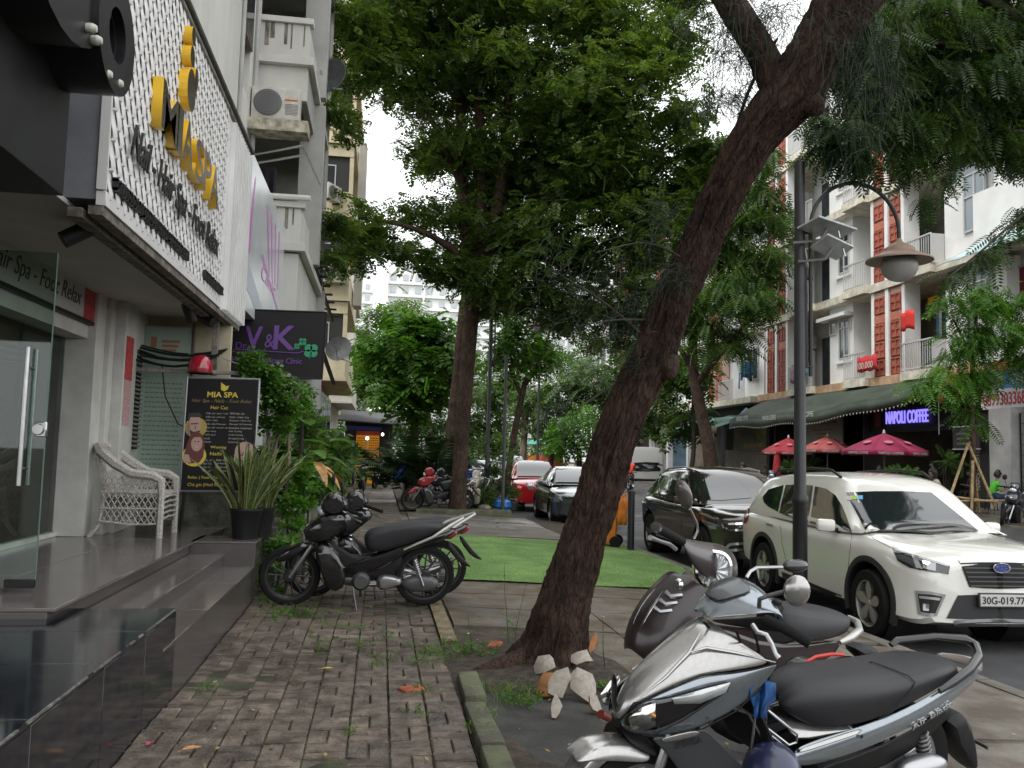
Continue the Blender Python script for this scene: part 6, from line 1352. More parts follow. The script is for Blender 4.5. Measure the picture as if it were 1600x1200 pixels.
def wheel(par, x, z, r, wd, spokes=8, rim=alloy, name='wheel', yc=0, rr=.7, thin=.012):
    w_ = bpy.data.objects.new(name, None); C.objects.link(w_); w_.parent = par; w_.location = (x,yc,z)
    mb = MB(); pr = [(r*rr,-wd*.42),(r*.86,-wd*.5),(r*.95,-wd*.46),(r*.99,-wd*.28),(r,0),(r*.99,wd*.28),(r*.95,wd*.46),(r*.86,wd*.5),(r*rr,wd*.42)]
    mb.lathe(pr,(0,0,0),'y',36); mb.build('tyre', rubber, w_)
    mb = MB(); q = r*rr; mb.lathe([(q*.93,-wd*.38),(q*1.02,-wd*.42),(q*1.03,wd*.42),(q*.93,wd*.38),(q*.88,0),(q*.93,-wd*.38)],(0,0,0),'y',32); mb.lathe([(.001,-wd*.55),(q*.2,-wd*.55),(q*.25,-wd*.3),(q*.25,wd*.3),(q*.2,wd*.55),(.001,wd*.55)],(0,0,0),'y',16)
    for i in range(spokes):
        a = 2*PI*i/spokes; mb.tube([(q*.2*math.cos(a),0,q*.2*math.sin(a)),(q*.93*math.cos(a+.06),0,q*.93*math.sin(a+.06))],[thin*1.2,thin],6)
    mb.build('rim', rim, w_); return w_
def spring(mb, a, b, r, n=9, t=.006):
    a, b = Vector(a), Vector(b); d = (b-a).normalized(); u = d.orthogonal().normalized(); v = d.cross(u)
    mb.tube([a+(b-a)*(i/(n*8))+(u*math.cos(2*PI*i/8)+v*math.sin(2*PI*i/8))*r for i in range(n*8+1)], t, 5)
def ellipsoid(mb, c, rx, ry, rz, R=None, n=18, m=10):
    vs = []; rows = []
    for i in range(m+1):
        th = PI*i/m; rows.append([Vector((rx*math.cos(th), ry*math.sin(th)*math.cos(2*PI*j/n), rz*math.sin(th)*math.sin(2*PI*j/n))) for j in range(n)])
    Mx = Matrix.Translation(c) @ ((R.to_4x4() if R is not None else Matrix.Identity(4)))
    b = MB(); b.grid(rows, closed=True); mb.add(b.v, b.f, Mx, True)
m_sil = M('scooter_silver',(.40,.39,.38),.24,.75,coat=.6,var=.04,vs=50); m_blu = M('scooter_bluegrey',(.27,.30,.33),.2,.7,coat=.8,var=.05,vs=40); m_dgr = M('scooter_darkgrey',(.10,.105,.11),.35,.5,coat=.4)
M('seam',(.006,.006,.007),.8); m_seat = M('seat_vinyl',(.014,.014,.017),.5,bump=.12,bs=320,var=.15,vs=5); m_lens = M('dark_lens',(.01,.01,.012),.04,coat=1); m_refl = M('reflector',(.6,.6,.6),.1,.95); m_clr = M('clear_lens',(.55,.57,.58),.08,.3,coat=1)
# ---- silver scooter in the foreground
TA = Trace((1.58,3.28,-.045), 3.40, .15, .97)
sc1 = thing('scooter','silver grey scooter filling the lower right with a blue helmet hung on it','motorbike',(0,0,0)); sc1['group'] = 'parked motorbikes'; TA.place(sc1)
A = TA.pt
def rowsA(L_): return [[A(*p) for p in r] for r in L_]
shell('front_fairing', rowsA([[(961,1118,0),(964,1122,.012),(967,1126,.022)],[(966,1092,0),(979,1096,.035),(992,1100,.058)],[(990,1050,0),(1018,1064,.062),(1040,1078,.09)],[(1032,1012,0),(1066,1034,.085),(1096,1054,.125)],[(1070,980,0),(1112,1009,.105),(1146,1050,.158)],[(1094,962,0),(1142,1004,.125),(1182,1044,.188)],[(1104,962,.01),(1158,1006,.145),(1214,1036,.215)]]), m_sil, sc1, close=True)
shell('side_cowl', rowsA([[(967,1126,.024),(970,1132,.03),(976,1142,.04)],[(992,1101,.06),(998,1120,.078),(1003,1148,.072)],[(1040,1079,.092),(1042,1104,.112),(1045,1152,.10)],[(1096,1055,.127),(1100,1082,.148),(1096,1139,.132)],[(1146,1051,.160),(1152,1072,.178),(1150,1110,.166)],[(1182,1045,.190),(1188,1056,.198),(1191,1074,.196)],[(1214,1037,.217),(1214,1039,.217),(1213,1041,.216)]]), m_blu, sc1)
hl = shell('headlight', rowsA([[(972,1124,.052),(974,1134,.05)],[(990,1098,.078),(988,1143,.082)],[(1046,1090,.118),(1020,1147,.102)],[(1084,1080,.142),(1068,1124,.136)],[(1114,1072,.162),(1108,1097,.162)],[(1139,1067,.176),(1137,1078,.177)]]), m_lens, sc1, sub=1, solid=.004, sharp=20)
for nm_, L_, mt in (('headlight_reflector',[[(982,1122,.10),(986,1139,.096)],[(1002,1106,.112),(1006,1142,.108)],[(1024,1098,.124),(1024,1134,.12)]],m_refl),('position_light',[[(1050,1091,.134),(1054,1100,.134)],[(1098,1077,.164),(1094,1099,.162)],[(1141,1066,.187),(1134,1082,.185)]],m_clr)): shell(nm_, rowsA(L_), mt, hl, sub=0, solid=.003, sharp=20)
mb = MB(); mb.tube([A(1018,1116,.124),A(1023,1119,.124)],.006,6); mb.build('bulb', M('amber_bulb',(.6,.25,.02),.2), hl)
shell('nose_insert', rowsA([[(960,1050,0),(966,1054,.02)],[(957,1085,0),(963,1090,.022)],[(960,1112,0),(966,1116,.02)]]), m_lens, sc1, close=True, sub=1)
shell('leg_shield', rowsA([[(1010,1150,.10),(1030,1165,.105),(1060,1200,.10),(1070,1230,.10)],[(1046,1153,.115),(1062,1170,.12),(1085,1205,.115),(1100,1240,.11)],[(1094,1140,.14),(1112,1160,.145),(1140,1195,.14),(1165,1235,.135)],[(1100,1138,.15),(1125,1160,.155),(1165,1200,.15),(1190,1235,.14)]]), m_dgr, sc1)
shell('shield_trim', rowsA([[(1028,1154,.115),(1034,1163,.117)],[(1060,1146,.135),(1066,1157,.136)],[(1092,1139,.152),(1100,1148,.154)]]), m_sil, sc1, sub=1)
p0, p1 = A(1056,1170,.127), A(1097,1160,.15); text('HONDA','lettering', M('badge_dark',(.03,.03,.032),.3), sc1, p0, (p1-p0), (A(1056,1160,.127)-p0), (p1-p0).length, .024, .004, 0, .01)
mb = MB()
for L_ in ([(967,1126,.028),(992,1101,.064),(1040,1079,.097),(1096,1055,.133),(1146,1051,.166),(1182,1045,.196),(1214,1037,.222)],[(972,1124,.058),(990,1098,.084),(1046,1089,.124),(1084,1079,.148),(1114,1071,.168),(1140,1066,.183),(1137,1079,.184),(1108,1098,.17),(1068,1125,.143),(1020,1148,.11),(988,1144,.09),(974,1135,.058)],[(1004,1149,.078),(1045,1153,.106),(1096,1140,.138),(1150,1111,.172),(1190,1075,.202)]):
    mb.tube([A(*p) for p in L_],.0028,5)
mb.build('panel_seam', M('seam'), sc1)
mb = MB()
for L_ in ([(1074,1020,.078),(1104,1012,.102),(1150,1020,.146),(1212,1035,.214)],[(1000,1090,.062),(1040,1058,.080),(1076,1020,.079),(1098,982,.06)]): mb.tube([A(px,py,yl+.004) for px,py,yl in L_],[.002,.006,.006,.002],6)
mb.build('fairing_crease', m_sil, sc1)
for (px,py,yl) in ((1108,1128,.15),(1208,1190,.15),(1246,1172,.155),(1345,1150,.172)): MB().lathe([(.001,.003),(.006,.003),(.008,0)],A(px,py,yl)+Vector((0,.004,0)),'y',8).build('screw', M('seam'), sc1)
for i,L_ in enumerate(([(1150,985,.16),(1160,1010,.12),(1158,1040,.09)],[(1178,985,.16),(1186,1015,.13),(1175,1050,.10)],[(1100,972,.06),(1112,985,.03),(1130,1000,.02)])): MB().tube([A(*p) for p in L_],.005,6).build('cable', rubber, sc1)
mb = MB(); shell('inner_shield', rowsA([[(1100,975,.05),(1150,1010,.12),(1206,1034,.20)],[(1125,975,.06),(1170,1020,.12),(1212,1045,.20)],[(1150,1040,.08),(1180,1070,.12),(1195,1080,.17)],[(1150,1110,.10),(1180,1150,.11),(1200,1180,.14)],[(1180,1180,.10),(1210,1195,.12),(1235,1205,.14)]]), plastic_black, sc1, close=True, sub=1)
shell('floor_tunnel', rowsA([[(1212,1120,0),(1225,1125,.07),(1238,1165,.12)],[(1240,1118,0),(1262,1130,.09),(1290,1150,.13)],[(1300,1120,0),(1320,1130,.10),(1352,1140,.142)]]), m_sil, sc1, close=True, sub=1)
# handlebar, turned to the left
hb = shell('handlebar_cover', rowsA([[(1099,958,.0),(1102,963,.03),(1106,966,.05)],[(1112,938,0),(1126,948,.06),(1136,965,.085)],[(1128,916,0),(1154,938,.085),(1170,962,.14)],[(1160,900,0),(1188,930,.11),(1204,957,.18)],[(1180,905,0),(1208,936,.13),(1224,962,.21)],[(1190,930,0),(1212,950,.13),(1226,972,.20)]]), m_blu, sc1, close=True)
shell('handlebar_visor', rowsA([[(1112,936,.012),(1122,942,.05)],[(1126,915,.0),(1146,932,.07)],[(1160,897,.0),(1186,927,.105)]]), m_dgr, hb, close=True, sub=1, solid=.005)
shell('handlebar_lower', rowsA([[(1106,967,.05),(1112,972,.05)],[(1150,967,.11),(1152,980,.10)],[(1204,959,.19),(1204,985,.18)],[(1228,972,.22),(1222,992,.2)]]), plastic_black, sc1, sub=1)
MB().tube([A(1195,968,.20),A(1212,975,.24),A(1240,990,.30),A(1266,1005,.345)],[.019,.018,.018,.02],12).build('grip', rubber, sc1)
MB().tube([A(1205,-0+962,-.22),A(1218,950,-.30)],.018,10).build('grip', rubber, sc1)
MB().tube([A(1176,976,.20),A(1184,988,.23),A(1198,992,.25),(A(1206,1006,.28)),A(1212,1022,.30),A(1217,1028,.31)],[.009,.010,.009,.008,.008,.011],8).build('brake_lever', alloy, sc1)
mr_ = MB(); mr_.tube([A(1186,950,.14),A(1187,936,.15),A(1200,931,.17),A(1228,924,.21),A(1246,922,.24)],.0085,8); mo = mr_.build('mirror_stalk', m_dgr, sc1)
c = A(1245,923,.25); ux_ = (A(1262,916,.23)-c).normalized(); mb = MB(); R_ = Matrix((Vector((.5,.6,.2)).normalized(),Vector((-.75,.6,.1)).normalized(),Vector((0,-.1,1)))).transposed()
ellipsoid(mb, c, .022,.046,.055, R_); mb.build('mirror', m_sil, mo)
mr_ = MB(); mr_.tube([A(1166,903,-.12),A(1172,893,-.14),A(1182,887,-.16),A(1222,886,-.2)],.007,8); mo = mr_.build('mirror_stalk', alloy, sc1); mb = MB(); c = A(1243,884,-.22); ellipsoid(mb,c,.065,.03,.028); mb.build('mirror', M('mirror_black',(.03,.03,.032),.18,coat=.5), mo)
MB().box(A(1214,941,.15),(.03,.03,.02),ch=.006).build('switch', plastic_black, sc1)
# seat and tail
S_ = [[(1214,1088,0),(1215,1091,.03),(1215,1097,.045),(1216,1104,.04)],[(1234,1062,0),(1242,1072,.085),(1236,1112,.10),(1245,1124,.09)],[(1290,1046,0),(1300,1068,.132),(1296,1108,.148),(1284,1143,.13)],[(1362,1034,0),(1378,1072,.15),(1374,1100,.16),(1356,1131,.142)],[(1412,1030,0),(1428,1064,.145),(1432,1078,.15),(1430,1097,.132)],[(1468,1022,0),(1477,1044,.12),(1484,1052,.125),(1490,1060,.11)],[(1494,1034,0),(1496,1042,.06),(1497,1048,.07),(1498,1053,.065)]]
shell('seat', rowsA(S_), m_seat, sc1, close=True, solid=.01)
MB().tube([A(1340,1040,-.06),A(1362,1034,0),A(1395,1046,.07),A(1420,1056,.12),A(1430,1066,.146),A(1424,1080,.157),A(1395,1112,.155),A(1372,1124,.148)],.0022,5).build('seam', M('seam'), sc1)
shell('tail_fairing', rowsA([[(1238,1168,.13),(1238,1184,.152),(1240,1202,.15)],[(1300,1147,.142),(1300,1166,.168),(1300,1190,.16)],[(1365,1128,.148),(1370,1141,.172),(1375,1162,.16)],[(1430,1100,.138),(1435,1113,.16),(1440,1130,.146)],[(1492,1062,.12),(1496,1076,.138),(1498,1090,.12)],[(1528,1036,.06),(1532,1046,.07),(1530,1058,.055)]]), m_blu, sc1)
shell('silver_flash', rowsA([[(1240,1172,.147),(1240,1182,.157)],[(1300,1152,.158),(1300,1161,.172)],[(1352,1134,.158),(1352,1145,.175)]]), m_sil, sc1, sub=1)
shell('under_cover', rowsA([[(1250,1204,.14),(1262,1240,.10)],[(1340,1180,.15),(1345,1215,.10)],[(1420,1143,.14),(1426,1178,.09)],[(1495,1093,.11),(1488,1120,.08)]]), plastic_black, sc1, sub=1)
p0, p1 = A(1424,1141,.158), A(1492,1098,.13); text('Air Blade','lettering', chrome, sc1, p0, p1-p0, A(1418,1131,.16)-p0, (p1-p0).length*.95, .022, .006, .3, .004)
mb = MB(); mb.tube([A(1392,1008,-.13),A(1402,1000,-.13),A(1462,994,-.10),A(1508,998,-.03),A(1524,1008,.0),A(1529,1026,.05),A(1516,1046,.10),A(1490,1066,.145),A(1468,1080,.155)],[.014,.018,.02,.026,.028,.026,.022,.019,.012],10,sq=.7); mb.build('grab_rail', paint_black, sc1)
shell('tail_light', rowsA([[(1516,1040,.085),(1514,1050,.095)],[(1532,1032,.03),(1533,1050,.04)],[(1535,1030,0),(1536,1050,0)]]), M('tail_clear',(.45,.40,.38),.1,coat=1), sc1, sub=1)
pillow('rear_mudguard',[(q.x,q.z) for q in (A(1462,1120),A(1496,1100),A(1508,1150),A(1516,1200),A(1500,1196),A(1478,1150))],.07,plastic_black,sc1)
MB().prism([(-.07,0),(.07,0),(.07,.13),(-.07,.13)],A(1521,1160),(0,1,0),(A(1506,1112)-A(1521,1160)),(-.008,0,0)).build('number_plate', M('plate_back',(.05,.05,.05),.5), sc1)
mb = MB(); spring(mb, A(1438,1143,.09), A(1448,1195,.09), .026, 8, .007); mb.tube([A(1438,1143,.09),A(1452,1215,.09)],.012,8); mb.build('shock_absorber', M('spring_grey',(.14,.14,.14),.4,.5), sc1)
fx, rx = A(935,1240).x, A(1440,1240).x
fx = min(fx,.72)
wf_ = wheel(sc1, fx, .255, .255, .09, 5); wheel(sc1, fx-1.29, .265, .265, .10, 5)
mb = MB(); mb.lathe([(.275,-.068),(.305,-.05),(.315,0),(.305,.05),(.275,.068)],(fx,0,.255),'y',26,None,True,rad(35-90+90),rad(170)); fd = mb.build('front_fender', m_sil, sc1, solid=.006); fd.location = (0,0,0)
for s_ in (1,-1): MB().tube([(fx,s_*.075,.26),(fx-.10,s_*.075,.58)],.018,8).build('fork', alloy, sc1)
pillow('engine',[(fx-1.35,.22),(fx-1.3,.36),(fx-.95,.42),(fx-.8,.34),(fx-.82,.2),(fx-1.1,.16)],.10,M('engine_grey',(.12,.12,.12),.5,.6),sc1)
mb = MB(); q = A(1442,1190,.14); ellipsoid(mb,q+Vector((0,0,-.02)),.13,.05,.05); mb.build('air_filter_cover', alloy, sc1)
pillow('belly_panel',[(fx-.38,.30),(fx-.30,.46),(fx-.55,.32),(fx-.85,.30),(fx-.88,.22),(fx-.5,.2)],.14,m_dgr,sc1)
MB().tube([(fx-.75,.1,.22),(fx-.80,.24,.02)],.011,6).build('kickstand', steel, sc1)
MB().tube([A(938,1116,.10),A(950,1122,.09)],.016,10).build('indicator', M('amber_dark',(.11,.02,.015),.25), sc1)
shell('front_fender_tip', rowsA([[(893,1182,0),(896,1186,.03),(900,1192,.05)],[(922,1158,0),(928,1166,.055),(932,1190,.07)],[(966,1149,0),(972,1160,.06),(974,1190,.075)],[(1012,1158,0),(1018,1172,.05),(1020,1195,.07)]]), m_sil, sc1, close=True, sub=2)
shell('fork_cover', rowsA([[(965,1135,0),(975,1150,.05),(985,1165,.06)],[(1010,1150,0),(1025,1165,.06),(1040,1195,.07)]]), plastic_black, sc1, close=True, sub=1)
# helmet, blue cloth and wire rack hung on it
def W_(px,py,y): return TA.M @ A(px,py,y)
rk = thing('wire_rack','folding wire rack in the footwell of the silver scooter','rack',W_(1190,1140,.1))
for a in ([(1140,1105,.10),(1180,1118,.14),(1178,1135,.14),(1172,1195,.14)],[(1200,1110,.10),(1246,1148,.15),(1244,1160,.15),(1232,1164,.15),(1196,1136,.14),(1196,1120,.12)],[(1145,1100,.05),(1168,1112,.1),(1200,1170,.12)],[(1205,1150,.13),(1236,1175,.14)]): MB().tube([W_(*p) for p in a],.005,6).build('wire', steel, rk, world=True)
cl = MB(); cl.grid([[W_(1172+i*8-.0*j, 1064+j*13+4*math.sin(i*1.7), .17+.025*math.sin(i*2.1+j)) for i in range(6)] for j in range(3)]+[[W_(1178+i*4, 1106+j*16, .17+.02*math.sin(i*2.1+j)) for i in range(6)] for j in range(2)]); o = cl.build('cloth', M('cloth_royal',(.015,.085,.26),.8,var=.3,vs=14), solid=.004); tag(o,'bright blue cloth stuffed in the footwell of the silver scooter','cloth')
q = W_(1206,1206,.19); hm = thing('helmet','dark blue half helmet with cream stripes hung on the silver scooter','helmet',q)
mb = MB(); mb.lathe([(.112,-.07),(.118,-.02),(.113,.03),(.092,.075),(.055,.103),(.001,.115)],n=28); mb.build('shell', M('helmet_blue',(.022,.028,.075),.3,coat=.35,var=.25,vs=9), hm); hm.scale = (.88,.88,.88); MB().lathe([(.116,-.075),(.122,-.068),(.118,-.055)],n=28).build('rim', plastic_black, hm)
for a in (-1.45,-1.30): MB().tube([(.119*math.cos(a+.15*t)*math.cos(t*.9),.119*math.sin(a+.15*t)*math.cos(t*.9),-.03+.115*math.sin(t*.9)) for t in (0,.2,.4,.6)],.004,5).build('stripe', M('stripe_cream',(.55,.47,.22),.4), hm)
MB().tube([q+Vector((0,0,.11)),W_(1190,1120,.18)],.006,5).build('strap', plastic_black, hm, world=True)
# ---- dark maroon scooter behind it
TB = Trace((1.86,4.05,-.06), 3.52, .13, .95); Bp = TB.pt
def rowsB(L_): return [[Bp(*p) for p in r] for r in L_]
sc2 = thing('scooter','dark maroon scooter with round chrome headlight behind the silver one','motorbike',(0,0,0)); sc2['group'] = 'parked motorbikes'; TB.place(sc2)
m_mar = M('scooter_maroon',(.022,.012,.013),.32,coat=.35); m_chr2 = M('shield_chrome',(.45,.45,.46),.2,.85,var=.2,vs=9)
shell('front_shield', rowsB([[(1058,893,.0),(1085,905,.08),(1112,925,.16)],[(1035,910,.0),(1068,930,.10),(1110,955,.19)],[(1010,940,.0),(1045,965,.11),(1085,985,.19)],[(992,975,.0),(1020,1000,.10),(1060,1025,.17)],[(986,1015,0),(1000,1028,.06),(1030,1050,.12)]]), m_mar, sc2, close=True, solid=.02)
shell('chrome_panel', rowsB([[(1046,910,.02),(1072,920,.065)],[(1022,936,.025),(1048,952,.075)],[(1002,968,.025),(1022,985,.07)],[(993,1000,.02),(1004,1014,.05)]]), m_chr2, sc2, sub=1, solid=.006)
mb = MB()
for i in range(3): mb.tube([Bp(1040-i*9,925+i*12,.045),Bp(1048-i*8,932+i*12,.075),Bp(1066-i*8,930+i*12,.10)],.011,6)
mb.build('chevron_trim', alloy, sc2)
MB().lathe([(.001,.006),(.022,.006),(.028,0),(.030,-.01)],Bp(1058,914,.06),'x',18).build('badge', chrome, sc2)
hdl = Bp(1115,890,.07); dirL = (TB.I.to_3x3() @ Vector((-.25,-1,.02))).normalized()
zax = dirL; xax = Vector((0,0,1)).cross(zax).normalized(); yax = zax.cross(xax); Rm = Matrix((xax,yax,zax)).transposed().to_4x4(); Rm.translation = hdl
sqp = lambda r,p: [(r*1.0*(abs(math.cos(t))**p)*math.copysign(1,math.cos(t)), r*1.1*(abs(math.sin(t))**p)*math.copysign(1,math.sin(t))*(1 if math.sin(t) > 0 else .95)) for t in [2*PI*i/28 for i in range(28)]]
mb = MB()
for (r0,z0),(r1,z1) in zip([(.10,-.12),(.102,-.02),(.098,.012),(.085,.018)],[(.102,-.02),(.098,.012),(.085,.018),(.08,.004)]):
    a, b = sqp(r0*.85,.8), sqp(r1*.85,.8); mb.add([(x,y,z0) for x,y in a]+[(x,y,z1) for x,y in b],[(i,(i+1)%28,28+(i+1)%28,28+i) for i in range(28)],Rm,True)
hr = mb.build('headlight_ring', chrome, sc2)
mb = MB(); rows = []
for f in (.02,.35,.7,1): rows.append([Rm @ Vector((x,y,.014-.012*f*f+ (.004 if (i%2) else -.003)*(f<1))) for i,(x,y) in enumerate(sqp(.07*f,.8))])
mb.grid(rows, closed=True, smooth=False); mb.build('lens', m_clr, hr)
shell('headlight_cowl', rowsB([[(1062,838,.14),(1066,850,.16),(1075,872,.16),(1085,885,.12)],[(1092,846,.05),(1098,858,.09),(1098,880,.12),(1098,905,.10)],[(1122,848,-.03),(1130,858,.02),(1142,880,.06),(1140,910,.06)],[(1140,858,-.10),(1150,870,-.08),(1155,890,-.04),(1150,910,-.02)]]), m_mar, sc2, both=False, sub=2, solid=.012)
MB().tube([Bp(1066,846,.18),Bp(1048,836,.25),Bp(1028,826,.32)],[.018,.019,.02],12).build('grip', rubber, sc2); MB().tube([Bp(1027,825,.325),Bp(1024,823,.335)],.021,12).build('bar_end', chrome, sc2); MB().tube([Bp(1056,858,.2),Bp(1046,850,.25),Bp(1030,845,.30),Bp(1016,840,.34)],[.009,.009,.008,.011],8).build('brake_lever', alloy, sc2)
mr_ = MB(); mr_.tube([Bp(1084,842,.10),Bp(1090,830,.10),Bp(1089,818,.10),Bp(1078,795,.12)],.006,8); mo = mr_.build('mirror_stalk', alloy, sc2); mb = MB(); c = Bp(1069,773,.13); ellipsoid(mb,c,.026,.04,.068,Euler((.15,.35,.2)).to_matrix()); mb.build('mirror', M('mirror_taupe',(.12,.105,.10),.2,.3,coat=.6), mo)
shell('seat', rowsB([[(1212,950,0),(1214,956,.05),(1216,985,.07)],[(1225,938,0),(1240,956,.12),(1240,1000,.13)],[(1262,940,0),(1275,965,.135),(1262,1006,.14)],[(1290,945,0),(1300,965,.13),(1296,1000,.135)],[(1318,955,0),(1326,968,.10),(1318,992,.11)],[(1328,966,0),(1329,972,.05),(1326,985,.06)]]), m_seat, sc2, close=True, solid=.01)
MB().tube([Bp(1312,1004,.15),Bp(1330,996,.15),Bp(1343,985,.10),Bp(1340,972,0),Bp(1326,964,-.08)],[.012,.02,.02,.017,.012],10).build('grab_rail', M('rail_silver',(.5,.49,.46),.3,.5), sc2)
shell('body_side', rowsB([[(1110,965,.14),(1120,1010,.15)],[(1180,1005,.14),(1180,1060,.15)],[(1262,1006,.145),(1258,1050,.15)],[(1320,994,.10),(1312,1022,.10)]]), m_mar, sc2, sub=1)
fx2 = Bp(1010,1090).x; fx2 = min(max(fx2,.55),.75)
wheel(sc2, fx2, .27, .27, .09, 5); wheel(sc2, fx2-1.3, .27, .27, .09, 5); pillow('engine',[(fx2-1.35,.22),(fx2-1.3,.5),(fx2-.9,.5),(fx2-.4,.32),(fx2-.4,.2),(fx2-1.1,.16)],.12,plastic_black,sc2)
pillow('front_fender',[(fx2+.27,.33),(fx2+.15,.5),(fx2-.1,.55),(fx2-.25,.42),(fx2-.1,.45),(fx2+.1,.42)],.07,m_mar,sc2)
pillow('rear_mudguard',[(fx2-1.25,.6),(fx2-1.5,.62),(fx2-1.62,.40),(fx2-1.56,.38),(fx2-1.4,.54)],.06,plastic_black,sc2)
q = W_(1262,1062,-.16); hm = thing('helmet','black helmet with a red rim tucked behind the silver scooter seat','helmet',q)
mb = MB(); ellipsoid(mb,Vector((0,.06,-.02)),.10,.07,.10); mb.build('shell', paint_black, hm); MB().tube([W_(1222,1084,-.13),W_(1232,1060,-.13),W_(1250,1040,-.13),W_(1275,1026,-.13),W_(1300,1022,-.13),W_(1318,1023,-.13)],.007,8).build('rim', M('rim_red',(.55,.04,.03),.35), hm, world=True)
# ---- underbone motorbike (side profile read from the nearest one)
TW = Trace((-.19,8.32,0), PI+.03, .13, 1.0)
def uz_(zx,zy): p = TW.pt(380+zx/4,700+zy/4,0); return (p.x,p.z)
def underbone(label, col, loc, yaw, lean=.13, sc=1, front=None, group='parked motorbikes', seatc=None):
    t = thing('motorbike', label, 'motorbike', loc, yaw, group); t.rotation_euler = (Matrix.Rotation(yaw,4,'Z') @ Matrix.Rotation(-lean,4,'X')).to_euler(); t.scale = (sc,)*3
    mp = M('bike%s'%(col,),col,.18,coat=1); mf = M('bike%s'%(front,),front,.2,coat=1) if front else mp; me = M('engine_grey'); ms_ = m_seat
    U = lambda L_: [uz_(*q) for q in L_]
    fx, fz = uz_(290,838); rx, rz = uz_(1130,842); 
    wheel(t, fx, .275, .275, .075, 14, M('rim_dark',(.05,.05,.05),.4,.5), rr=.80, thin=.006); wheel(t, rx, .28, .28, .085, 12, M('rim_dark'), rr=.80, thin=.007)
    pillow('front_fender',U([(188,706),(235,645),(400,568),(430,610),(330,668),(255,712)]),.055,mf,t); 
    pillow('headlight_cowl',U([(482,395),(488,345),(520,290),(590,268),(655,325),(662,372),(600,400),(545,412)]),.10,mf,t)
    c = uz_(492,390); mb = MB(); ellipsoid(mb,(c[0],0,c[1]),.045,.075,.05); mb.build('headlight', m_clr, t)
    pillow('front_shield',U([(378,520),(405,462),(545,395),(690,402),(682,470),(600,505),(560,570),(440,590),(400,560)]),.13,mf,t)
    pillow('leg_shield',U([(420,575),(560,580),(640,700),(645,870),(520,872),(500,760)]),.20,mp,t,0,.85,.9)
    pillow('body_cover',U([(590,745),(720,690),(960,610),(1235,505),(1335,500),(1300,560),(1100,610),(1000,655),(860,765),(610,800)]),.085,mp,t)
    pillow('frame_cover',U([(430,590),(560,560),(650,700),(800,650),(1010,640),(1000,760),(860,810),(660,850),(560,800)]),.06,plastic_black,t)
    mb = MB(); a = uz_(545,620); b = uz_(640,715); d_ = uz_(590,735); 
    for s_ in (1,-1): mb.add([(a[0],s_*.175,a[1]),(b[0],s_*.18,b[1]),(d_[0],s_*.178,d_[1])],[(0,1,2)])
    mb.build('side_graphic', M('graphic_brown',(.22,.14,.06),.4), t)
    st = U([(762,545),(800,508),(900,492),(1100,455),(1250,470),(1245,502),(1010,598),(800,652),(772,605)]); pillow('seat', st, .115, ms_, t, 0,.8,.75,2)
    gr = MB()
    for s_ in (1,-1): gr.tube([(*[uz_(1000,622)[0]],s_*.09,uz_(1000,622)[1]),(uz_(1180,540)[0],s_*.11,uz_(1180,540)[1]),(uz_(1290,470)[0],s_*.10,uz_(1290,470)[1]),(uz_(1375,432)[0],s_*.03,uz_(1375,432)[1])],[.008,.014,.018,.012],8)
    gr.build('grab_rail', M('rail_silver'), t)
    pillow('tail_light',U([(1240,560),(1335,500),(1345,520),(1300,575)]),.06,M('tail_red',(.22,.03,.02),.2,coat=.5),t)
    pillow('rear_mudguard',U([(1258,590),(1290,575),(1362,690),(1432,742),(1400,735),(1340,715)]),.06,plastic_black,t); 
    p = uz_(1280,585); q = uz_(1345,725); MB().prism([(-.09,0),(.09,0),(.09,.14),(-.09,.14)],(q[0]-.012,0,q[1]),(0,1,0),(p[0]-q[0],0,p[1]-q[1]),(-.006,0,0)).build('number_plate', M('plate_white',(.5,.5,.48),.4), t)
    mb = MB(); e = uz_(735,820); mb.lathe([(.001,-.11),(.06,-.11),(.085,-.08),(.085,.08),(.06,.11),(.001,.11)],(e[0],0,e[1]),'y',18); e2 = uz_(640,830); mb.tube([(e[0],0,e[1]),(e2[0]+.02,0,e2[1]+.02)],[.065,.055],12); mb.build('engine', me, t)
    pillow('engine_cover',U([(830,800),(870,775),(1000,800),(1000,845),(880,880),(835,875)]),.10,alloy,t); pillow('chain_case',U([(985,800),(1140,785),(1225,815),(1215,865),(1130,895),(985,880)]),.055,me,t,.03)
    for s_ in (1,-1):
        mb = MB(); a = uz_(1065,680); b = uz_(1120,840); spring(mb,(a[0],s_*.10,a[1]),(a[0]*.4+b[0]*.6,s_*.10,a[1]*.4+b[1]*.6),.024,7,.006); mb.tube([(a[0],s_*.10,a[1]),(b[0],s_*.10,b[1])],.011,6); mb.build('shock_absorber', steel, t)
        a = uz_(430,600); MB().tube([(a[0],s_*.07,a[1]),(fx,s_*.07,.275)],[.02,.017],8).build('fork', alloy, t)
    mb = MB(); a = uz_(1240,740); b = uz_(900,870); mb.tube([(a[0],-.13,a[1]-.04),(b[0],-.13,b[1]),(e[0]+.02,-.10,e[1]-.08)],[.045,.035,.016],10); mb.build('exhaust', steel, t)
    # handlebar locked to the left
    hc = uz_(610,370); a1 = Vector((hc[0]-.02,.05,hc[1])); MB().tube([a1,Vector((hc[0]-.10,.20,hc[1]+.0)),Vector((hc[0]-.19,.31,hc[1]-.01))],[.013,.016,.018],8).build('grip', rubber, t); MB().tube([Vector((hc[0]+.03,-.05,hc[1])),Vector((hc[0]+.02,-.2,hc[1]+.01)),Vector((hc[0]-.03,-.35,hc[1]))],[.013,.016,.018],8).build('grip', rubber, t)
    MB().tube([(hc[0]-.06,.16,hc[1]-.01),(hc[0]-.10,.25,hc[1]-.04),(hc[0]-.19,.32,hc[1]-.07)],.006,6).build('brake_lever', alloy, t)
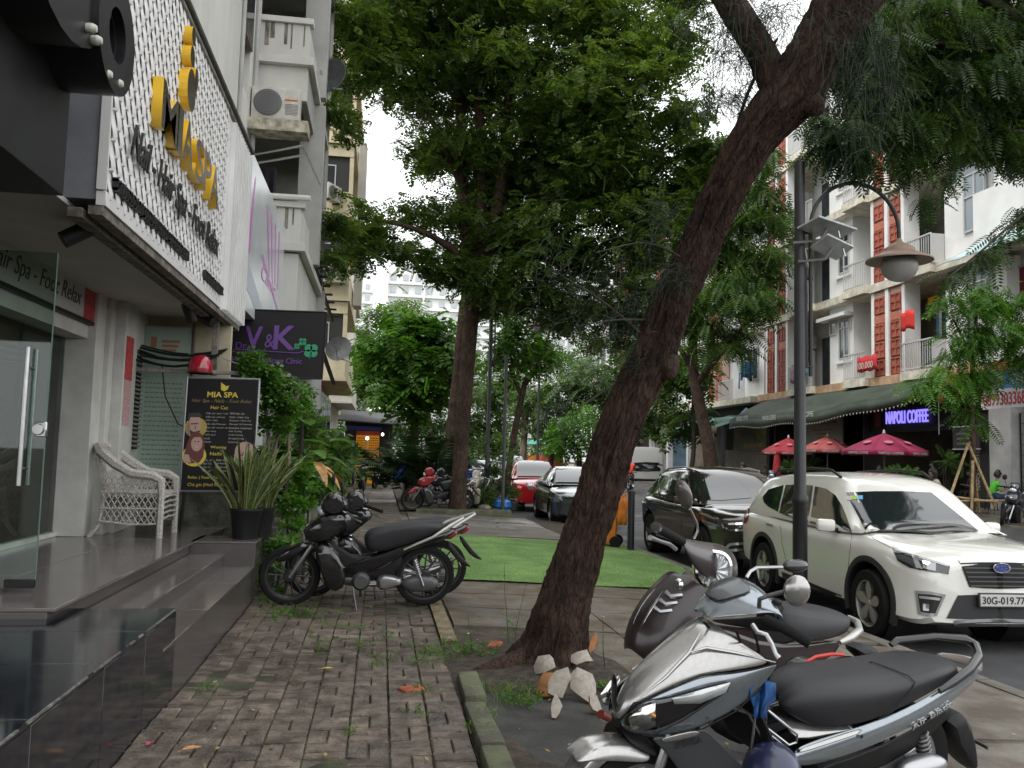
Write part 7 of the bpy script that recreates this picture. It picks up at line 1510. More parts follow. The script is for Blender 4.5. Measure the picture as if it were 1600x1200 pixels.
    for s_,dx in ((1,-.04),(-1,.05)):
        k = MB().tube([(hc[0]+dx,s_*.15,hc[1]+.02),(hc[0]+dx+.03,s_*.19,hc[1]+.12),(hc[0]+dx+.03,s_*.2,hc[1]+.18)],.005,6).build('mirror_stalk', plastic_black, t); mb = MB(); ellipsoid(mb,(hc[0]+dx+.03,s_*.21,hc[1]+.22),.018,.05,.06); mb.build('mirror', plastic_black, k)
    MB().tube([(.02,.12,.2),(-.02,.24,.02)],.009,6).build('kickstand', m_dgr, t); MB().tube([(e[0],-.22,e[1]-.09),(e[0],.22,e[1]-.09)],.011,6).build('footrest', rubber, t)
    return t
underbone('black underbone motorbike nearest the steps, side on','.' and (.008,.008,.009),(-.19,8.32,0),PI+.03)
underbone('second black underbone motorbike, mostly hidden behind the first',(.016,.015,.016),(-.02,8.86,0),PI+.05)
underbone('red and black underbone motorbike behind the twin trunk',(.03,.03,.03),(1.42,21.9,-.02),PI+.12,.13,1.05,(.28,.015,.02))
underbone('dark underbone motorbike beyond the red one',(.02,.02,.025),(1.75,23.0,0),PI+.2,.13,1.0)
underbone('black motorbike parked end-on before the amber board',(.02,.02,.02),(-.75,34.0,0),-1.5,.13,1.05)
underbone('dark motorbike parked beside the end-on one by the kiosk',(.03,.02,.02),(.0,34.6,0),-1.9,.13,1.05)
underbone('cream and white scooter facing the driveway beside the twin trunk',(.42,.38,.30),(2.45,22.9,-.03),-1.95,.13,1.0,(.45,.42,.34))
underbone('tan and black motorbike at the right edge beyond the white car',(.20,.15,.09),(14.35,17.2,-.04),-2.35,.13,1.08,(.24,.19,.12))
underbone('dark motorbike behind the tan one at the right edge',(.02,.02,.03),(14.7,18.6,-.03),-2.5,.13,1.08)
underbone('dark scooter parked behind the dark car by the umbrellas',(.02,.02,.04),(13.2,28.5,.0),-1.9,.13,1.1,(.05,.05,.09))
# ================================================================ CARS
from mathutils.bvhtree import BVHTree
def interp(tab, x, k):
    t = sorted(tab, key=lambda q: q[0]); return float(np.interp(x, [q[0] for q in t], [q[k] for q in t]))
def smooth_tab(tab, n=64):
    t = sorted(tab, key=lambda q: q[0]); P = catmull([list(q) for q in t], 10); return [tuple(p) for p in P]
def car(name, label, cat, loc, yaw, sc, lower, upper, axles, wr_, paint, arch=.40, arch_y=.74, group=None, clad=None, tw=.22, spokes=5, rimm=None, wy=None, rim_style=0):
    """lower: (x, z bottom, z shoulder, z top, half width shoulder, half width sill); upper: (x, z roof, half width at belt, half width at roof, z belt)"""
    t = thing(name, label, cat, loc, yaw, group); t.scale = sc
    lo = smooth_tab(lower); xs = [q[0] for q in lo]; x0, x1 = min(q[0] for q in lower), max(q[0] for q in lower)
    X = list(np.linspace(x0, x1, 72)); mb = MB(); rows = []
    for x in X:
        zb, zs, zt, wsh, wsi = [interp(lo, x, k) for k in range(1,6)]
        half = [(0,zb),(wsi*.6,zb),(wsi*.93,zb+.012),(wsi,zb+.06),(wsi+(wsh-wsi)*.5+.004,zb+(zs-zb)*.30),(wsh-.004,zb+(zs-zb)*.62),(wsh+.004,zb+(zs-zb)*.80),(wsh-.004,zs-.02),(wsh-.025,zs+.012),(wsh-.09,zs+(zt-zs)*.45+.008),(wsh*.62,zt-.012),(wsh*.3,zt),(0,zt+.006)]
        rows.append([Vector((x,-y,z)) for y,z in half]+[Vector((x,y,z)) for y,z in half[-2:0:-1]])
    mb.grid(rows, closed=True, flip=True); n = len(rows[0]); mb.add(rows[0],[tuple(range(n))],None,True); mb.add(rows[-1],[tuple(range(n-1,-1,-1))],None,True)
    bo = mb.build('body', paint, t, sharp=40)
    bmm = bmesh.new(); bmm.from_mesh(bo.data); bmesh.ops.remove_doubles(bmm, verts=bmm.verts, dist=1e-4); bmesh.ops.recalc_face_normals(bmm, faces=bmm.faces); bmm.to_mesh(bo.data); bmm.free()
    # wheel arch openings
    cut = MB()
    for ax in axles:
        for s_ in (1,-1): cut.lathe([(.001,.40*s_),(arch,.40*s_),(arch,1.3*s_),(.001,1.3*s_)],(ax,0,wr_+.02),'y',40)
    co = cut.build('cutter', paint); bm2 = bmesh.new(); bm2.from_mesh(co.data); bmesh.ops.remove_doubles(bm2, verts=bm2.verts, dist=1e-3); bmesh.ops.recalc_face_normals(bm2, faces=bm2.faces); bm2.to_mesh(co.data); bm2.free()
    bo.parent = None; md = bo.modifiers.new('arch','BOOLEAN'); md.operation = 'DIFFERENCE'; md.object = co; md.solver = 'EXACT'
    dg = bpy.context.evaluated_depsgraph_get(); dg.update(); nm = bpy.data.meshes.new_from_object(bo.evaluated_get(dg)); bo.modifiers.clear()
    old = bo.data; bo.data = nm; bpy.data.meshes.remove(old); bpy.data.objects.remove(co); bo.parent = t
    nm.materials.clear(); nm.materials.append(paint); nm.polygons.foreach_set('material_index',[0]*len(nm.polygons)); nm.polygons.foreach_set('use_smooth',[True]*len(nm.polygons)); nm.set_sharp_from_angle(angle=rad(35))
    # greenhouse
    up = smooth_tab(upper); u0, u1 = min(q[0] for q in upper), max(q[0] for q in upper); UX = list(np.linspace(u0,u1,56)); rows = []
    for x in UX:
        zr, wb_, wrf, zb = [interp(up, x, k) for k in range(1,5)]; h = max(.004, zr-zb); r_ = min(.07,h*.5)
        half = [(wb_,zb),(wb_*.985+wrf*.015,zb+h*.12),(wb_+(wrf-wb_)*.42+.012,zb+h*.45),(wb_+(wrf-wb_)*.78+.010,zr-r_*1.6-(.0)),(wrf,zr-r_*.75),(wrf-.035,zr-r_*.28),(wrf-.10,zr-r_*.05),(wrf*.6,zr+.018*min(1,h*2)),(0,zr+.03*min(1,h*2))]
        rows.append([Vector((x,-y,z)) for y,z in half]+[Vector((x,y,z)) for y,z in half[-2::-1]])
    mb = MB(); mb.grid(rows, flip=True); go = mb.build('roof', paint, t, sharp=45)
    W = wmat(t); V, F = [], []
    for o in (bo, go):
        b = len(V); V += [W @ v.co for v in o.data.vertices]; F += [[i+b for i in p.vertices] for p in o.data.polygons]
    bvh = BVHTree.FromPolygons(V, F); t_ = {'t':t,'bvh':bvh,'W':W,'I':W.inverted(),'body':bo}
    # wheels, liners, cladding
    for ax in axles:
        for s_ in (1,-1):
            yc = s_*(wy or arch_y); 
            w_ = bpy.data.objects.new('wheel', None); C.objects.link(w_); w_.parent = t; w_.location = (ax,yc,wr_); r = wr_; q = r*.68
            mb = MB(); mb.lathe([(q,-tw*.5),(r*.93,-tw*.5),(r*.985,-tw*.42),(r,-tw*.3),(r,tw*.3),(r*.985,tw*.42),(r*.93,tw*.5),(q,tw*.5)],(0,0,0),'y',44); mb.build('tyre', rubber, w_)
            mb = MB(); d = s_; mb.lathe([(q*1.0,d*tw*.46),(q*.95,d*tw*.44),(q*.9,d*tw*.2),(q*.9,-d*tw*.4),(q,-d*tw*.46)],(0,0,0),'y',40); mb.cur = 1; mb.lathe([(.001,d*.0),(q*.92,d*.0)],(0,0,0),'y',30); mb.cur = 0
            mb.lathe([(.001,d*tw*.42),(q*.13,d*tw*.42),(q*.17,d*tw*.36),(q*.2,d*tw*.25)],(0,0,0),'y',20)
            for i in range(spokes):
                a = 2*PI*i/spokes+.3; ca, sa = math.cos(a), math.sin(a); wa, wb2 = (.10,.27) if rim_style == 0 else (.12,.12)
                def P_(rr,off,yy): return (rr*q*ca-off*q*sa, d*tw*yy, rr*q*sa+off*q*ca)
                vs = [P_(.12,-wa,.40),P_(.12,wa,.40),P_(.62,wb2*.9,.41),P_(.95,wb2*.30,.44),P_(.95,-wb2*.30,.44),P_(.62,-wb2*.9,.41)]; vs += [(x_,y_-d*.03,z_) for x_,y_,z_ in vs]
                mb.add(vs,[(0,1,2,3,4,5)]+[(k,(k+1)%6,6+(k+1)%6,6+k) for k in range(6)],None,False)
            mb.build('rim', [rimm or alloy, plastic_black], w_)
            mb = MB(); mb.lathe([(arch*.985,s_*.38),(arch*.985,s_*(wy or arch_y)+s_*.08)],(ax,0,wr_+.02),'y',30,None,True); mb.lathe([(.001,s_*.40),(arch*.99,s_*.40)],(ax,0,wr_+.02),'y',30); mb.build('arch_liner', plastic_black, t)
            if clad:
                zb_ = interp(lo,ax,1); hw = max(interp(lo,ax,4),interp(lo,ax,5)); mb = MB(); a0_ = -.35; pr = []
                rows = []
                for i in range(33):
                    a = a0_+(PI-2*a0_)*i/32; rr = []
                    for rd,dy in ((arch*.985,-.05),(arch*.985,.012),(arch*1.04,.016),(arch*1.13,.010),(arch*1.13,-.03)):
                        xx = ax+rd*math.cos(a); zz = wr_+.02+rd*math.sin(a); zs = interp(lo,xx,2); zb2 = interp(lo,xx,1); wsh, wsi = interp(lo,xx,4), interp(lo,xx,5); f = min(1,max(0,(zz-zb2)/(zs-zb2))); yy = wsi+(wsh-wsi)*min(1,f/.62)
                        rr.append(Vector((xx, s_*(yy+dy), zz)))
                    rows.append(rr)
                mb.grid(rows, flip=s_ > 0); mb.build('arch_trim', clad, t)
    return t_
def cast(cr, px, py, off=.006):
    o = Vector((0,0,CAM_H)); d = Vector(_ray(px,py)).normalized(); h, n, i, ds = cr['bvh'].ray_cast(o, d)
    if h is None:
        best = None
        for r in range(1,14):
            for k in range(12):
                a = k*PI/6; d = Vector(_ray(px+r*1.5*math.cos(a),py+r*1.5*math.sin(a))).normalized(); h, n, i, ds = cr['bvh'].ray_cast(o, d)
                if h is not None: best = h; break
            if best is not None: break
        if h is None: return None
    if n.dot(d) > 0: n = -n
    return cr['I'] @ (h+n*off)
def patch(cr, name, top, bot, mat, nr=4, off=.006, mirror=True, sub=4, par=None, only_m=False):
    """surface piece between two traced edges, laid on the body of the car and mirrored to its other side"""
    def dens(L): return [(L[i][0]+(L[i+1][0]-L[i][0])*j/sub, L[i][1]+(L[i+1][1]-L[i][1])*j/sub) for i in range(len(L)-1) for j in range(sub)]+[L[-1]]
    T_, B_ = dens(top), dens(bot); rows = []
    for r in range(nr+1):
        f = r/nr; rows.append([cast(cr, a[0]+(b[0]-a[0])*f, a[1]+(b[1]-a[1])*f, off) for a,b in zip(T_,B_)])
    mb = MB(); ok = [[p for p in r] for r in rows]; k = len(T_)
    last = next((p for r in ok for p in r if p is not None), None)
    if last is None: return None
    for r in ok:
        for i in range(k):
            if r[i] is None: r[i] = last
            last = r[i]
    mb.grid(ok)
    o = mb.build(name, mat, par or cr['t'], sharp=40)
    if mirror:
        m2 = MB(); m2.grid([[mir(p) for p in r] for r in ok], flip=True); m2.build(name, mat, par or cr['t'], sharp=40)
    return o
m_cgl = M('car_glass',(.012,.016,.018),.03,coat=1); m_clg = M('car_lens',(.30,.31,.32),.06,.4,coat=1); m_clad = M('cladding',(.022,.022,.023),.6,bump=.05,bs=300); m_tail = M('tail_red',(.22,.03,.02),.2)
m_wht = M('car_white',(.72,.71,.66),.22,coat=1,spec=.5); m_brn_ = M('car_brown',(.028,.020,.018),.15,.3,coat=1); m_gry = M('car_grey',(.07,.075,.078),.2,.5,coat=1); m_red = M('car_red',(.42,.012,.018),.18,coat=1); m_slv = M('car_silver',(.35,.36,.36),.25,.6,coat=.8)
def mirrors(cr, x, y, z, mat, sc=1):
    for s_ in (1,-1):
        mb = MB(); mb.box((x,s_*(y+.13),z),(.11*sc,.22*sc,.15*sc),(0,0,s_*.25),ch=.045*sc); o = mb.build('wing_mirror', mat, cr['t']); MB().tube([(x-.0,s_*(y-.04),z-.07),(x,s_*(y+.06),z-.03)],[.03,.02],8).build('mirror_arm', plastic_black, o)
def seams(cr, L_, r=.003):
    mb = MB()
    for pl in L_:
        pts = []
        for i in range(len(pl)-1):
            for j in range(5): f = j/5; pts.append(cast(cr, pl[i][0]+(pl[i+1][0]-pl[i][0])*f, pl[i][1]+(pl[i+1][1]-pl[i][1])*f, .0005))
        pts.append(cast(cr,*pl[-1],.0005)); pts = [p for p in pts if p is not None]
        if len(pts) > 2: mb.tube(pts, r, 4); mb.tube([mir(p) for p in pts], r, 4)
    return mb.build('door_seam', M('seam_dark',(.02,.02,.02),.7), cr['t'])
# ---- white SUV
SUV_L = [(-2.34,.52,.93,1.02,.74,.72),(-2.26,.42,.97,1.10,.83,.80),(-2.0,.36,1.02,1.12,.895,.87),(-1.335,.28,1.02,1.12,.905,.90),(-.6,.25,1.0,1.10,.90,.885),(.4,.25,.98,1.09,.90,.885),(1.0,.26,.97,1.11,.90,.895),(1.335,.28,.96,1.07,.90,.90),(1.70,.27,.92,1.03,.87,.885),(1.93,.26,.86,.98,.80,.84),(2.05,.27,.80,.92,.72,.77),(2.11,.30,.76,.87,.63,.70)]
SUV_U = [(-2.27,1.06,.78,.74,1.04),(-2.18,1.22,.80,.68,1.05),(-1.98,1.52,.82,.63,1.06),(-1.75,1.605,.84,.615,1.06),(-1.0,1.66,.855,.62,1.06),(-.3,1.675,.86,.62,1.05),(.15,1.645,.86,.615,1.04),(.42,1.56,.86,.62,1.04),(.75,1.34,.85,.68,1.04),(1.05,1.13,.83,.74,1.05),(1.12,1.085,.82,.76,1.06)]
suv = car('suv_car','white SUV with black roof rails and wheel arch trim parked at the kerb','car',(5.81,9.52,-.30),rad(-92.6),(1.0,.97,.955),SUV_L,SUV_U,(1.335,-1.335),.352,m_wht,.42,.80,'cars parked along the kerb',m_clad,.22,5,M('rim_twotone',(.5,.49,.46),.25,.7))
patch(suv,'rear_quarter_window',[(1192,777),(1201,765),(1225,758)],[(1194,785),(1201,792),(1216,800)],m_cgl)
patch(suv,'rear_door_window',[(1228,758),(1248,757),(1271,759)],[(1218,801),(1240,810),(1263,816)],m_cgl)
patch(suv,'front_door_window',[(1274,760),(1292,764),(1306,774),(1316,790),(1324,810),(1331,830)],[(1266,817),(1280,822),(1294,826),(1308,830),(1320,833),(1331,834)],m_cgl)
ws = patch(suv,'windscreen',[(1322,770),(1366,768),(1410,768),(1455,770)],[(1353,829),(1412,834),(1470,835),(1529,830)],m_cgl,6,.006,False,5)
for (a,b,c_,m_) in ((1334,778,5,M('sticker_green',(.45,.6,.1),.5)),(1344,778,4,M('sticker_blue',(.1,.35,.55),.5)),(1328,779,4,M('sticker_white',(.6,.6,.6),.5))): patch(suv,'sticker',[(a-c_,b-3),(a+c_,b-3)],[(a-c_,b+3),(a+c_,b+3)],m_,2,.009,False,2,ws)
patch(suv,'wiper',[(1360,830),(1420,831),(1460,834)],[(1360,833),(1420,834),(1460,837)],plastic_black,1,.02,False)
hl = patch(suv,'headlight',[(1394,856),(1424,866),(1454,875),(1484,885)],[(1403,876),(1422,887),(1450,893),(1481,897)],m_cgl,4,.008)
patch(suv,'headlight_strip',[(1424,866),(1432,870)],[(1432,887),(1442,890)],m_clg,3,.013); patch(suv,'headlight_lamp',[(1442,876),(1462,881)],[(1442,888),(1462,893)],m_clg,3,.013)
patch(suv,'headlight_strip',[(1398,858),(1480,884)],[(1400,861),(1481,887)],m_clg,1,.013)
gr = patch(suv,'grille',[(1500,880),(1530,880),(1566,880)],[(1514,917),(1536,919),(1566,920)],plastic_black,4,.008)
for yy in (886,893,900,907,914): patch(suv,'grille_bar',[(1503+(yy-880)*.35,yy),(1566,yy+.5)],[(1504+(yy-880)*.35,yy+2),(1566,yy+2.5)],M('grille_grey',(.12,.12,.12),.4,.6),1,.016)
patch(suv,'grille_chrome',[(1497,875),(1530,873),(1566,873)],[(1500,881),(1532,880),(1566,880)],chrome,1,.016)
q = cast(suv,1565,887,.025)
if q is not None:
    q = Vector((q.x+.004,0,q.z)); MB().prism(ell(.085,.045,26),q,(0,1,0),(0,0,1),(.008,0,0)).build('badge', M('badge_blue',(.03,.05,.22),.15,coat=1), suv['t']); MB().tube([q+Vector((.01,.085*math.cos(a),.045*math.sin(a))) for a in [2*PI*i/24 for i in range(25)]],.006,6).build('badge_rim', chrome, suv['t'])
    mb = MB()
    for (dy,dz,r) in ((-.045,.012,.014),(.0,.02,.009),(.03,.02,.009),(.045,-.005,.009),(.0,-.012,.009),(.028,-.02,.009)):
        mb.prism([(r*(1 if i%2 == 0 else .35)*math.cos(PI*i/4),r*(1 if i%2 == 0 else .35)*math.sin(PI*i/4)) for i in range(8)],q+Vector((.009,dy,dz)),(0,1,0),(0,0,1),(.003,0,0))
    mb.build('badge_stars', chrome, suv['t'])
patch(suv,'lower_bumper',[(1496,930),(1530,929),(1566,929)],[(1478,966),(1520,968),(1566,967)],m_clad,4,.008)
patch(suv,'skid_trim',[(1489,969),(1525,967),(1566,966)],[(1492,979),(1526,977),(1566,976)],alloy,2,.014)
fb = patch(suv,'fog_bezel',[(1430,923),(1454,924),(1477,929)],[(1435,960),(1449,963),(1463,962)],M('bezel_silver',(.30,.30,.29),.35,.5),4,.010)
patch(suv,'fog_recess',[(1435,928),(1454,929),(1471,932)],[(1439,956),(1450,958),(1460,958)],plastic_black,3,.015); patch(suv,'fog_bar',[(1437,931),(1468,934)],[(1438,935),(1466,938)],M('bezel_silver'),1,.02); patch(suv,'fog_lamp',[(1442,943),(1452,944)],[(1443,954),(1452,955)],m_clg,2,.02)
pl = cast(suv,1565,937,.02); PZ0 = pl.z if pl is not None else .55; PX0 = (pl.x if pl is not None else 2.27)+.02
MB().box((PX0+.012,0,PZ0),(.012,.47,.115),ch=.004).build('number_plate', M('plate_white'), suv['t'])
npl = text('30G-019.77','lettering', m_ink, suv['t'], (PX0+.0185,-.215,PZ0-.035), (0,1,0),(0,0,1), .43,.07,.003,0,.012)
MB().box((PX0+.005,0,PZ0),(.02,.50,.14),ch=.004).build('plate_frame', m_clad, suv['t'])
patch(suv,'sill_trim',[(1222,893),(1262,908),(1316,930)],[(1224,902),(1262,918),(1318,942)],m_clad,2,.010); patch(suv,'sill_strip',[(1262,920),(1290,931),(1314,941)],[(1263,924),(1290,936),(1314,946)],alloy,1,.012)
patch(suv,'tail_light',[(1163,797),(1167,794),(1172,795)],[(1163,818),(1167,817),(1170,812)],m_tail,3,.008)
seams(suv,[[(1265,816),(1257,850),(1258,905)],[(1331,836),(1327,870),(1322,925)],[(1218,802),(1222,850),(1232,890)],[(1354,831),(1366,842),(1392,856)]])
for (a,b) in ((1206,820),(1259,837)): patch(suv,'door_handle',[(a-6,b-3),(a+5,b)],[(a-6,b+1),(a+5,b+4)],M('bezel_silver'),2,.03,True,3)
mirrors(suv,.62,.86,1.10,m_wht,.95)
for s_ in (1,-1): MB().tube([(-1.75,s_*.56,1.60),(-1.6,s_*.57,1.685),(-.6,s_*.585,1.735),(-.05,s_*.58,1.72),(.16,s_*.57,1.64)],.017,8).build('roof_rail', plastic_black, suv['t'])
# ---- dark brown SUV
GLC_L = [(-2.33,.55,.92,1.0,.72,.70),(-2.2,.42,.96,1.05,.84,.80),(-1.9,.36,1.0,1.08,.90,.87),(-1.43,.30,1.0,1.08,.925,.91),(-.5,.27,.98,1.07,.92,.90),(.6,.27,.97,1.06,.92,.90),(1.1,.28,.97,1.07,.92,.90),(1.43,.30,.95,1.05,.92,.91),(1.85,.30,.90,1.0,.88,.88),(2.12,.28,.84,.95,.80,.82),(2.28,.30,.76,.86,.66,.70)]
GLC_U = [(-2.2,1.06,.78,.72,1.03),(-2.05,1.25,.80,.66,1.04),(-1.75,1.50,.83,.62,1.04),(-1.3,1.59,.85,.61,1.04),(-.5,1.635,.87,.62,1.03),(.0,1.62,.87,.62,1.03),(.35,1.52,.87,.63,1.03),(.75,1.27,.86,.70,1.03),(1.05,1.09,.84,.76,1.04),(1.12,1.05,.83,.77,1.05)]
glc = car('suv_car','dark brown SUV with chrome grille bars parked behind the white one','car',(5.90,14.42,-.30),rad(-91.5),(1,1,.97),GLC_L,GLC_U,(1.435,-1.435),.36,m_brn_,.42,.81,'cars parked along the kerb',None,.23,5,M('rim_dull',(.16,.15,.14),.35,.7),None,1)
patch(glc,'side_window',[(1008,763),(1016,750),(1026,744)],[(1009,768),(1018,772),(1030,776)],m_cgl); patch(glc,'side_window',[(1029,743),(1044,743),(1058,752),(1064,766)],[(1033,777),(1042,780),(1056,784),(1065,786)],m_cgl)
patch(glc,'windscreen',[(1070,747),(1110,745),(1149,747)],[(1082,781),(1128,782),(1174,778)],m_cgl,5,.006,False)
hl = patch(glc,'headlight',[(1094,810),(1110,814),(1126,821)],[(1102,825),(1116,829),(1130,830)],m_cgl,3,.008); patch(glc,'headlight_lamp',[(1098,812),(1122,820)],[(1099,815),(1124,823)],m_clg,1,.014); patch(glc,'headlight_lamp',[(1106,819),(1120,822)],[(1108,825),(1121,827)],m_clg,1,.014)
patch(glc,'grille',[(1136,814),(1160,813)],[(1140,835),(1160,838)],plastic_black,3,.008)
for yy in (818,827): patch(glc,'grille_bar',[(1138,yy),(1160,yy-.5)],[(1139,yy+3),(1160,yy+3)],chrome,1,.018)
patch(glc,'bumper_trim',[(1130,858),(1140,849),(1160,847)],[(1133,861),(1142,853),(1160,851)],alloy,1,.012); patch(glc,'bumper_trim',[(1140,858),(1160,857)],[(1141,862),(1160,861)],alloy,1,.012); patch(glc,'lower_grille',[(1142,854),(1160,852)],[(1143,858),(1160,857)],plastic_black,1,.010)
mirrors(glc,.66,.88,1.09,m_brn_,.9); seams(glc,[[(1032,777),(1030,800),(1034,835)],[(1066,787),(1064,805),(1066,850)]])
for s_ in (1,-1): MB().tube([(-1.7,s_*.57,1.50),(-1.3,s_*.59,1.60),(-.4,s_*.60,1.645),(.1,s_*.59,1.60)],.015,8).build('roof_rail', alloy, glc['t'])
# ---- cars further down
SED_L = [(-2.2,.45,.85,.98,.70,.70),(-2.0,.34,.92,1.02,.82,.80),(-1.3,.24,.94,1.02,.86,.85),(0,.22,.91,1.0,.865,.85),(.9,.23,.89,1.0,.86,.85),(1.3,.24,.86,.95,.86,.85),(1.8,.24,.78,.87,.82,.83),(2.1,.26,.70,.78,.72,.76),(2.22,.30,.64,.70,.60,.64)]
SED_U = [(-1.75,1.0,.80,.70,.98),(-1.2,1.25,.82,.58,.99),(-.7,1.40,.83,.56,.99),(-.1,1.435,.84,.56,.98),(.25,1.38,.84,.57,.98),(.7,1.18,.83,.66,.97),(1.0,1.01,.82,.72,.97)]
def simple_car(name, label, loc, yaw, paint, L_, U_, axles, r, sc=(1,1,1), group='cars parked along the kerb', win=True):
    cr = car(name,label,'car',loc,yaw,sc,L_,U_,axles,r,paint,r+.06,.74,group,None,.2,5); t = cr['t']; up = smooth_tab(U_)
    # glass laid on the greenhouse: windscreen, rear window, side windows
    u = sorted(U_); xr = [q[0] for q in u]; zmax = max(q[1] for q in u); xf = max(xr); xt = max(q[0] for q in u if q[1] > zmax-.05); xb = min(xr); xtb = min(q[0] for q in u if q[1] > zmax-.08)
    def roofpt(x, f): 
        zr, wb_, wrf = interp(up,x,1), interp(up,x,2), interp(up,x,3); return Vector((x, f*(wrf-.05), zr+.03-.012*f*f+.006))
    for nm_,xa,xc in (('windscreen',xf-.06,xt+.06),('rear_window',xb+.08,xtb-.06)):
        mb = MB(); mb.grid([[roofpt(xa+(xc-xa)*i/8, -1+2*j/8) for j in range(9)] for i in range(9)]); mb.build(nm_, m_cgl, t)
    for s_ in (1,-1):
        for xa,xc in ((xf-.35,(xf+xb)/2+.08),((xf+xb)/2+.0,xb+.45)):
            mb = MB(); rows = []
            for i in range(9):
                x = xa+(xc-xa)*i/8; zr, wb_, wrf, zb = [interp(up,x,k) for k in range(1,5)]; h = zr-zb
                rows.append([Vector((x, s_*((wb_+(wrf-wb_)*f)+.016), zb+h*f*.86)) for f in (.14,.45,.72,.92)])
            mb.grid(rows, flip=s_ < 0); mb.build('side_window', m_cgl, t)
    mirrors(cr, xf-.25, u[-1][2], u[-1][4]+.06, paint, .8); return cr
grey = simple_car('sedan_car','grey sedan facing the camera partly behind the leaning trunk','.' and (5.15,23.0,-.31),rad(-92),m_gry,SED_L,SED_U,(1.32,-1.32),.31)
patch(grey,'headlight',[(857,776),(872,777)],[(862,783),(876,785)],m_clg,2,.01); patch(grey,'grille',[(882,778),(902,778)],[(884,788),(902,789)],plastic_black,2,.01); patch(grey,'grille_trim',[(881,777),(902,777)],[(882,779),(902,779)],chrome,1,.014); patch(grey,'lower_grille',[(874,805),(902,808)],[(876,815),(902,818)],plastic_black,2,.01)
HAT_L = [(-1.75,.45,.88,.98,.66,.66),(-1.6,.32,.92,1.0,.76,.75),(-1.15,.24,.93,1.0,.79,.78),(0,.22,.91,.99,.795,.785),(.8,.23,.90,1.0,.79,.785),(1.2,.25,.88,.98,.785,.78),(1.6,.25,.80,.90,.72,.73),(1.8,.28,.70,.80,.58,.60)]
HAT_U = [(-1.7,1.02,.70,.64,.98),(-1.55,1.30,.72,.56,.98),(-1.3,1.45,.74,.54,.98),(-.4,1.52,.77,.55,.97),(.1,1.50,.77,.55,.97),(.45,1.38,.77,.57,.97),(.85,1.14,.76,.62,.97),(1.1,1.0,.74,.66,.97)]
redc = simple_car('hatchback_car','bright red hatchback facing the camera behind the grey sedan','.' and (4.95,28.3,-.31),rad(-93),m_red,HAT_L,HAT_U,(1.18,-1.18),.29,(1,1.02,1.02))
patch(redc,'headlight',[(821,756),(830,752)],[(826,765),(834,765)],m_clg,2,.01); patch(redc,'grille',[(836,768),(846,768)],[(837,777),(846,778)],plastic_black,2,.01)
for s_ in (1,-1): MB().tube([(-1.2,s_*.5,1.50),(-.4,s_*.52,1.58),(.1,s_*.5,1.55)],.02,6).build('roof_rail', m_red, redc['t'])
simple_car('hatchback_car','pale silver car behind the red hatchback','.' and (4.85,33.5,-.31),rad(-93),m_slv,HAT_L,HAT_U,(1.18,-1.18),.3,(1.1,1.1,1.12))
simple_car('sedan_car','dark parked car farthest in the row, beyond the silver one','.' and (4.8,40,-.31),rad(-93),m_gry,SED_L,SED_U,(1.32,-1.32),.31)
# ---- white van seen from behind
VAN_L = [(-2.4,.42,1.1,1.2,.86,.86),(-2.3,.36,1.12,1.2,.93,.92),(-1.5,.3,1.1,1.2,.94,.93),(1.6,.3,1.05,1.2,.94,.93),(2.1,.3,.9,1.1,.90,.9),(2.4,.34,.8,.95,.75,.78)]
VAN_U = [(-2.38,1.25,.86,.84,1.15),(-2.28,2.0,.88,.78,1.16),(-2.1,2.16,.89,.76,1.16),(-1,2.2,.9,.76,1.16),(.8,2.18,.9,.76,1.16),(1.3,1.9,.89,.76,1.14),(2.0,1.3,.86,.8,1.12),(2.2,1.12,.84,.8,1.1)]
van = car('van','grey white minibus driving away beyond the dark SUV','van',(15.3,50,-.12),rad(80),(1.0,1.1,1.0),VAN_L,VAN_U,(1.3,-1.3),.33,M('van_white',(.45,.46,.46),.35,coat=.6),.40,.78)
patch(van,'rear_window',[(990,723),(1010,722),(1031,723)],[(989,736),(1010,737),(1032,736)],m_cgl,3,.01,False); patch(van,'bumper',[(989,758),(1033,758)],[(989,764),(1033,764)],m_clad,2,.01,False); patch(van,'tail_light',[(988,740),(991,740)],[(988,752),(991,752)],m_tail,2,.012,False); patch(van,'tail_light',[(1030,740),(1033,740)],[(1030,752),(1033,752)],m_tail,2,.012,False)
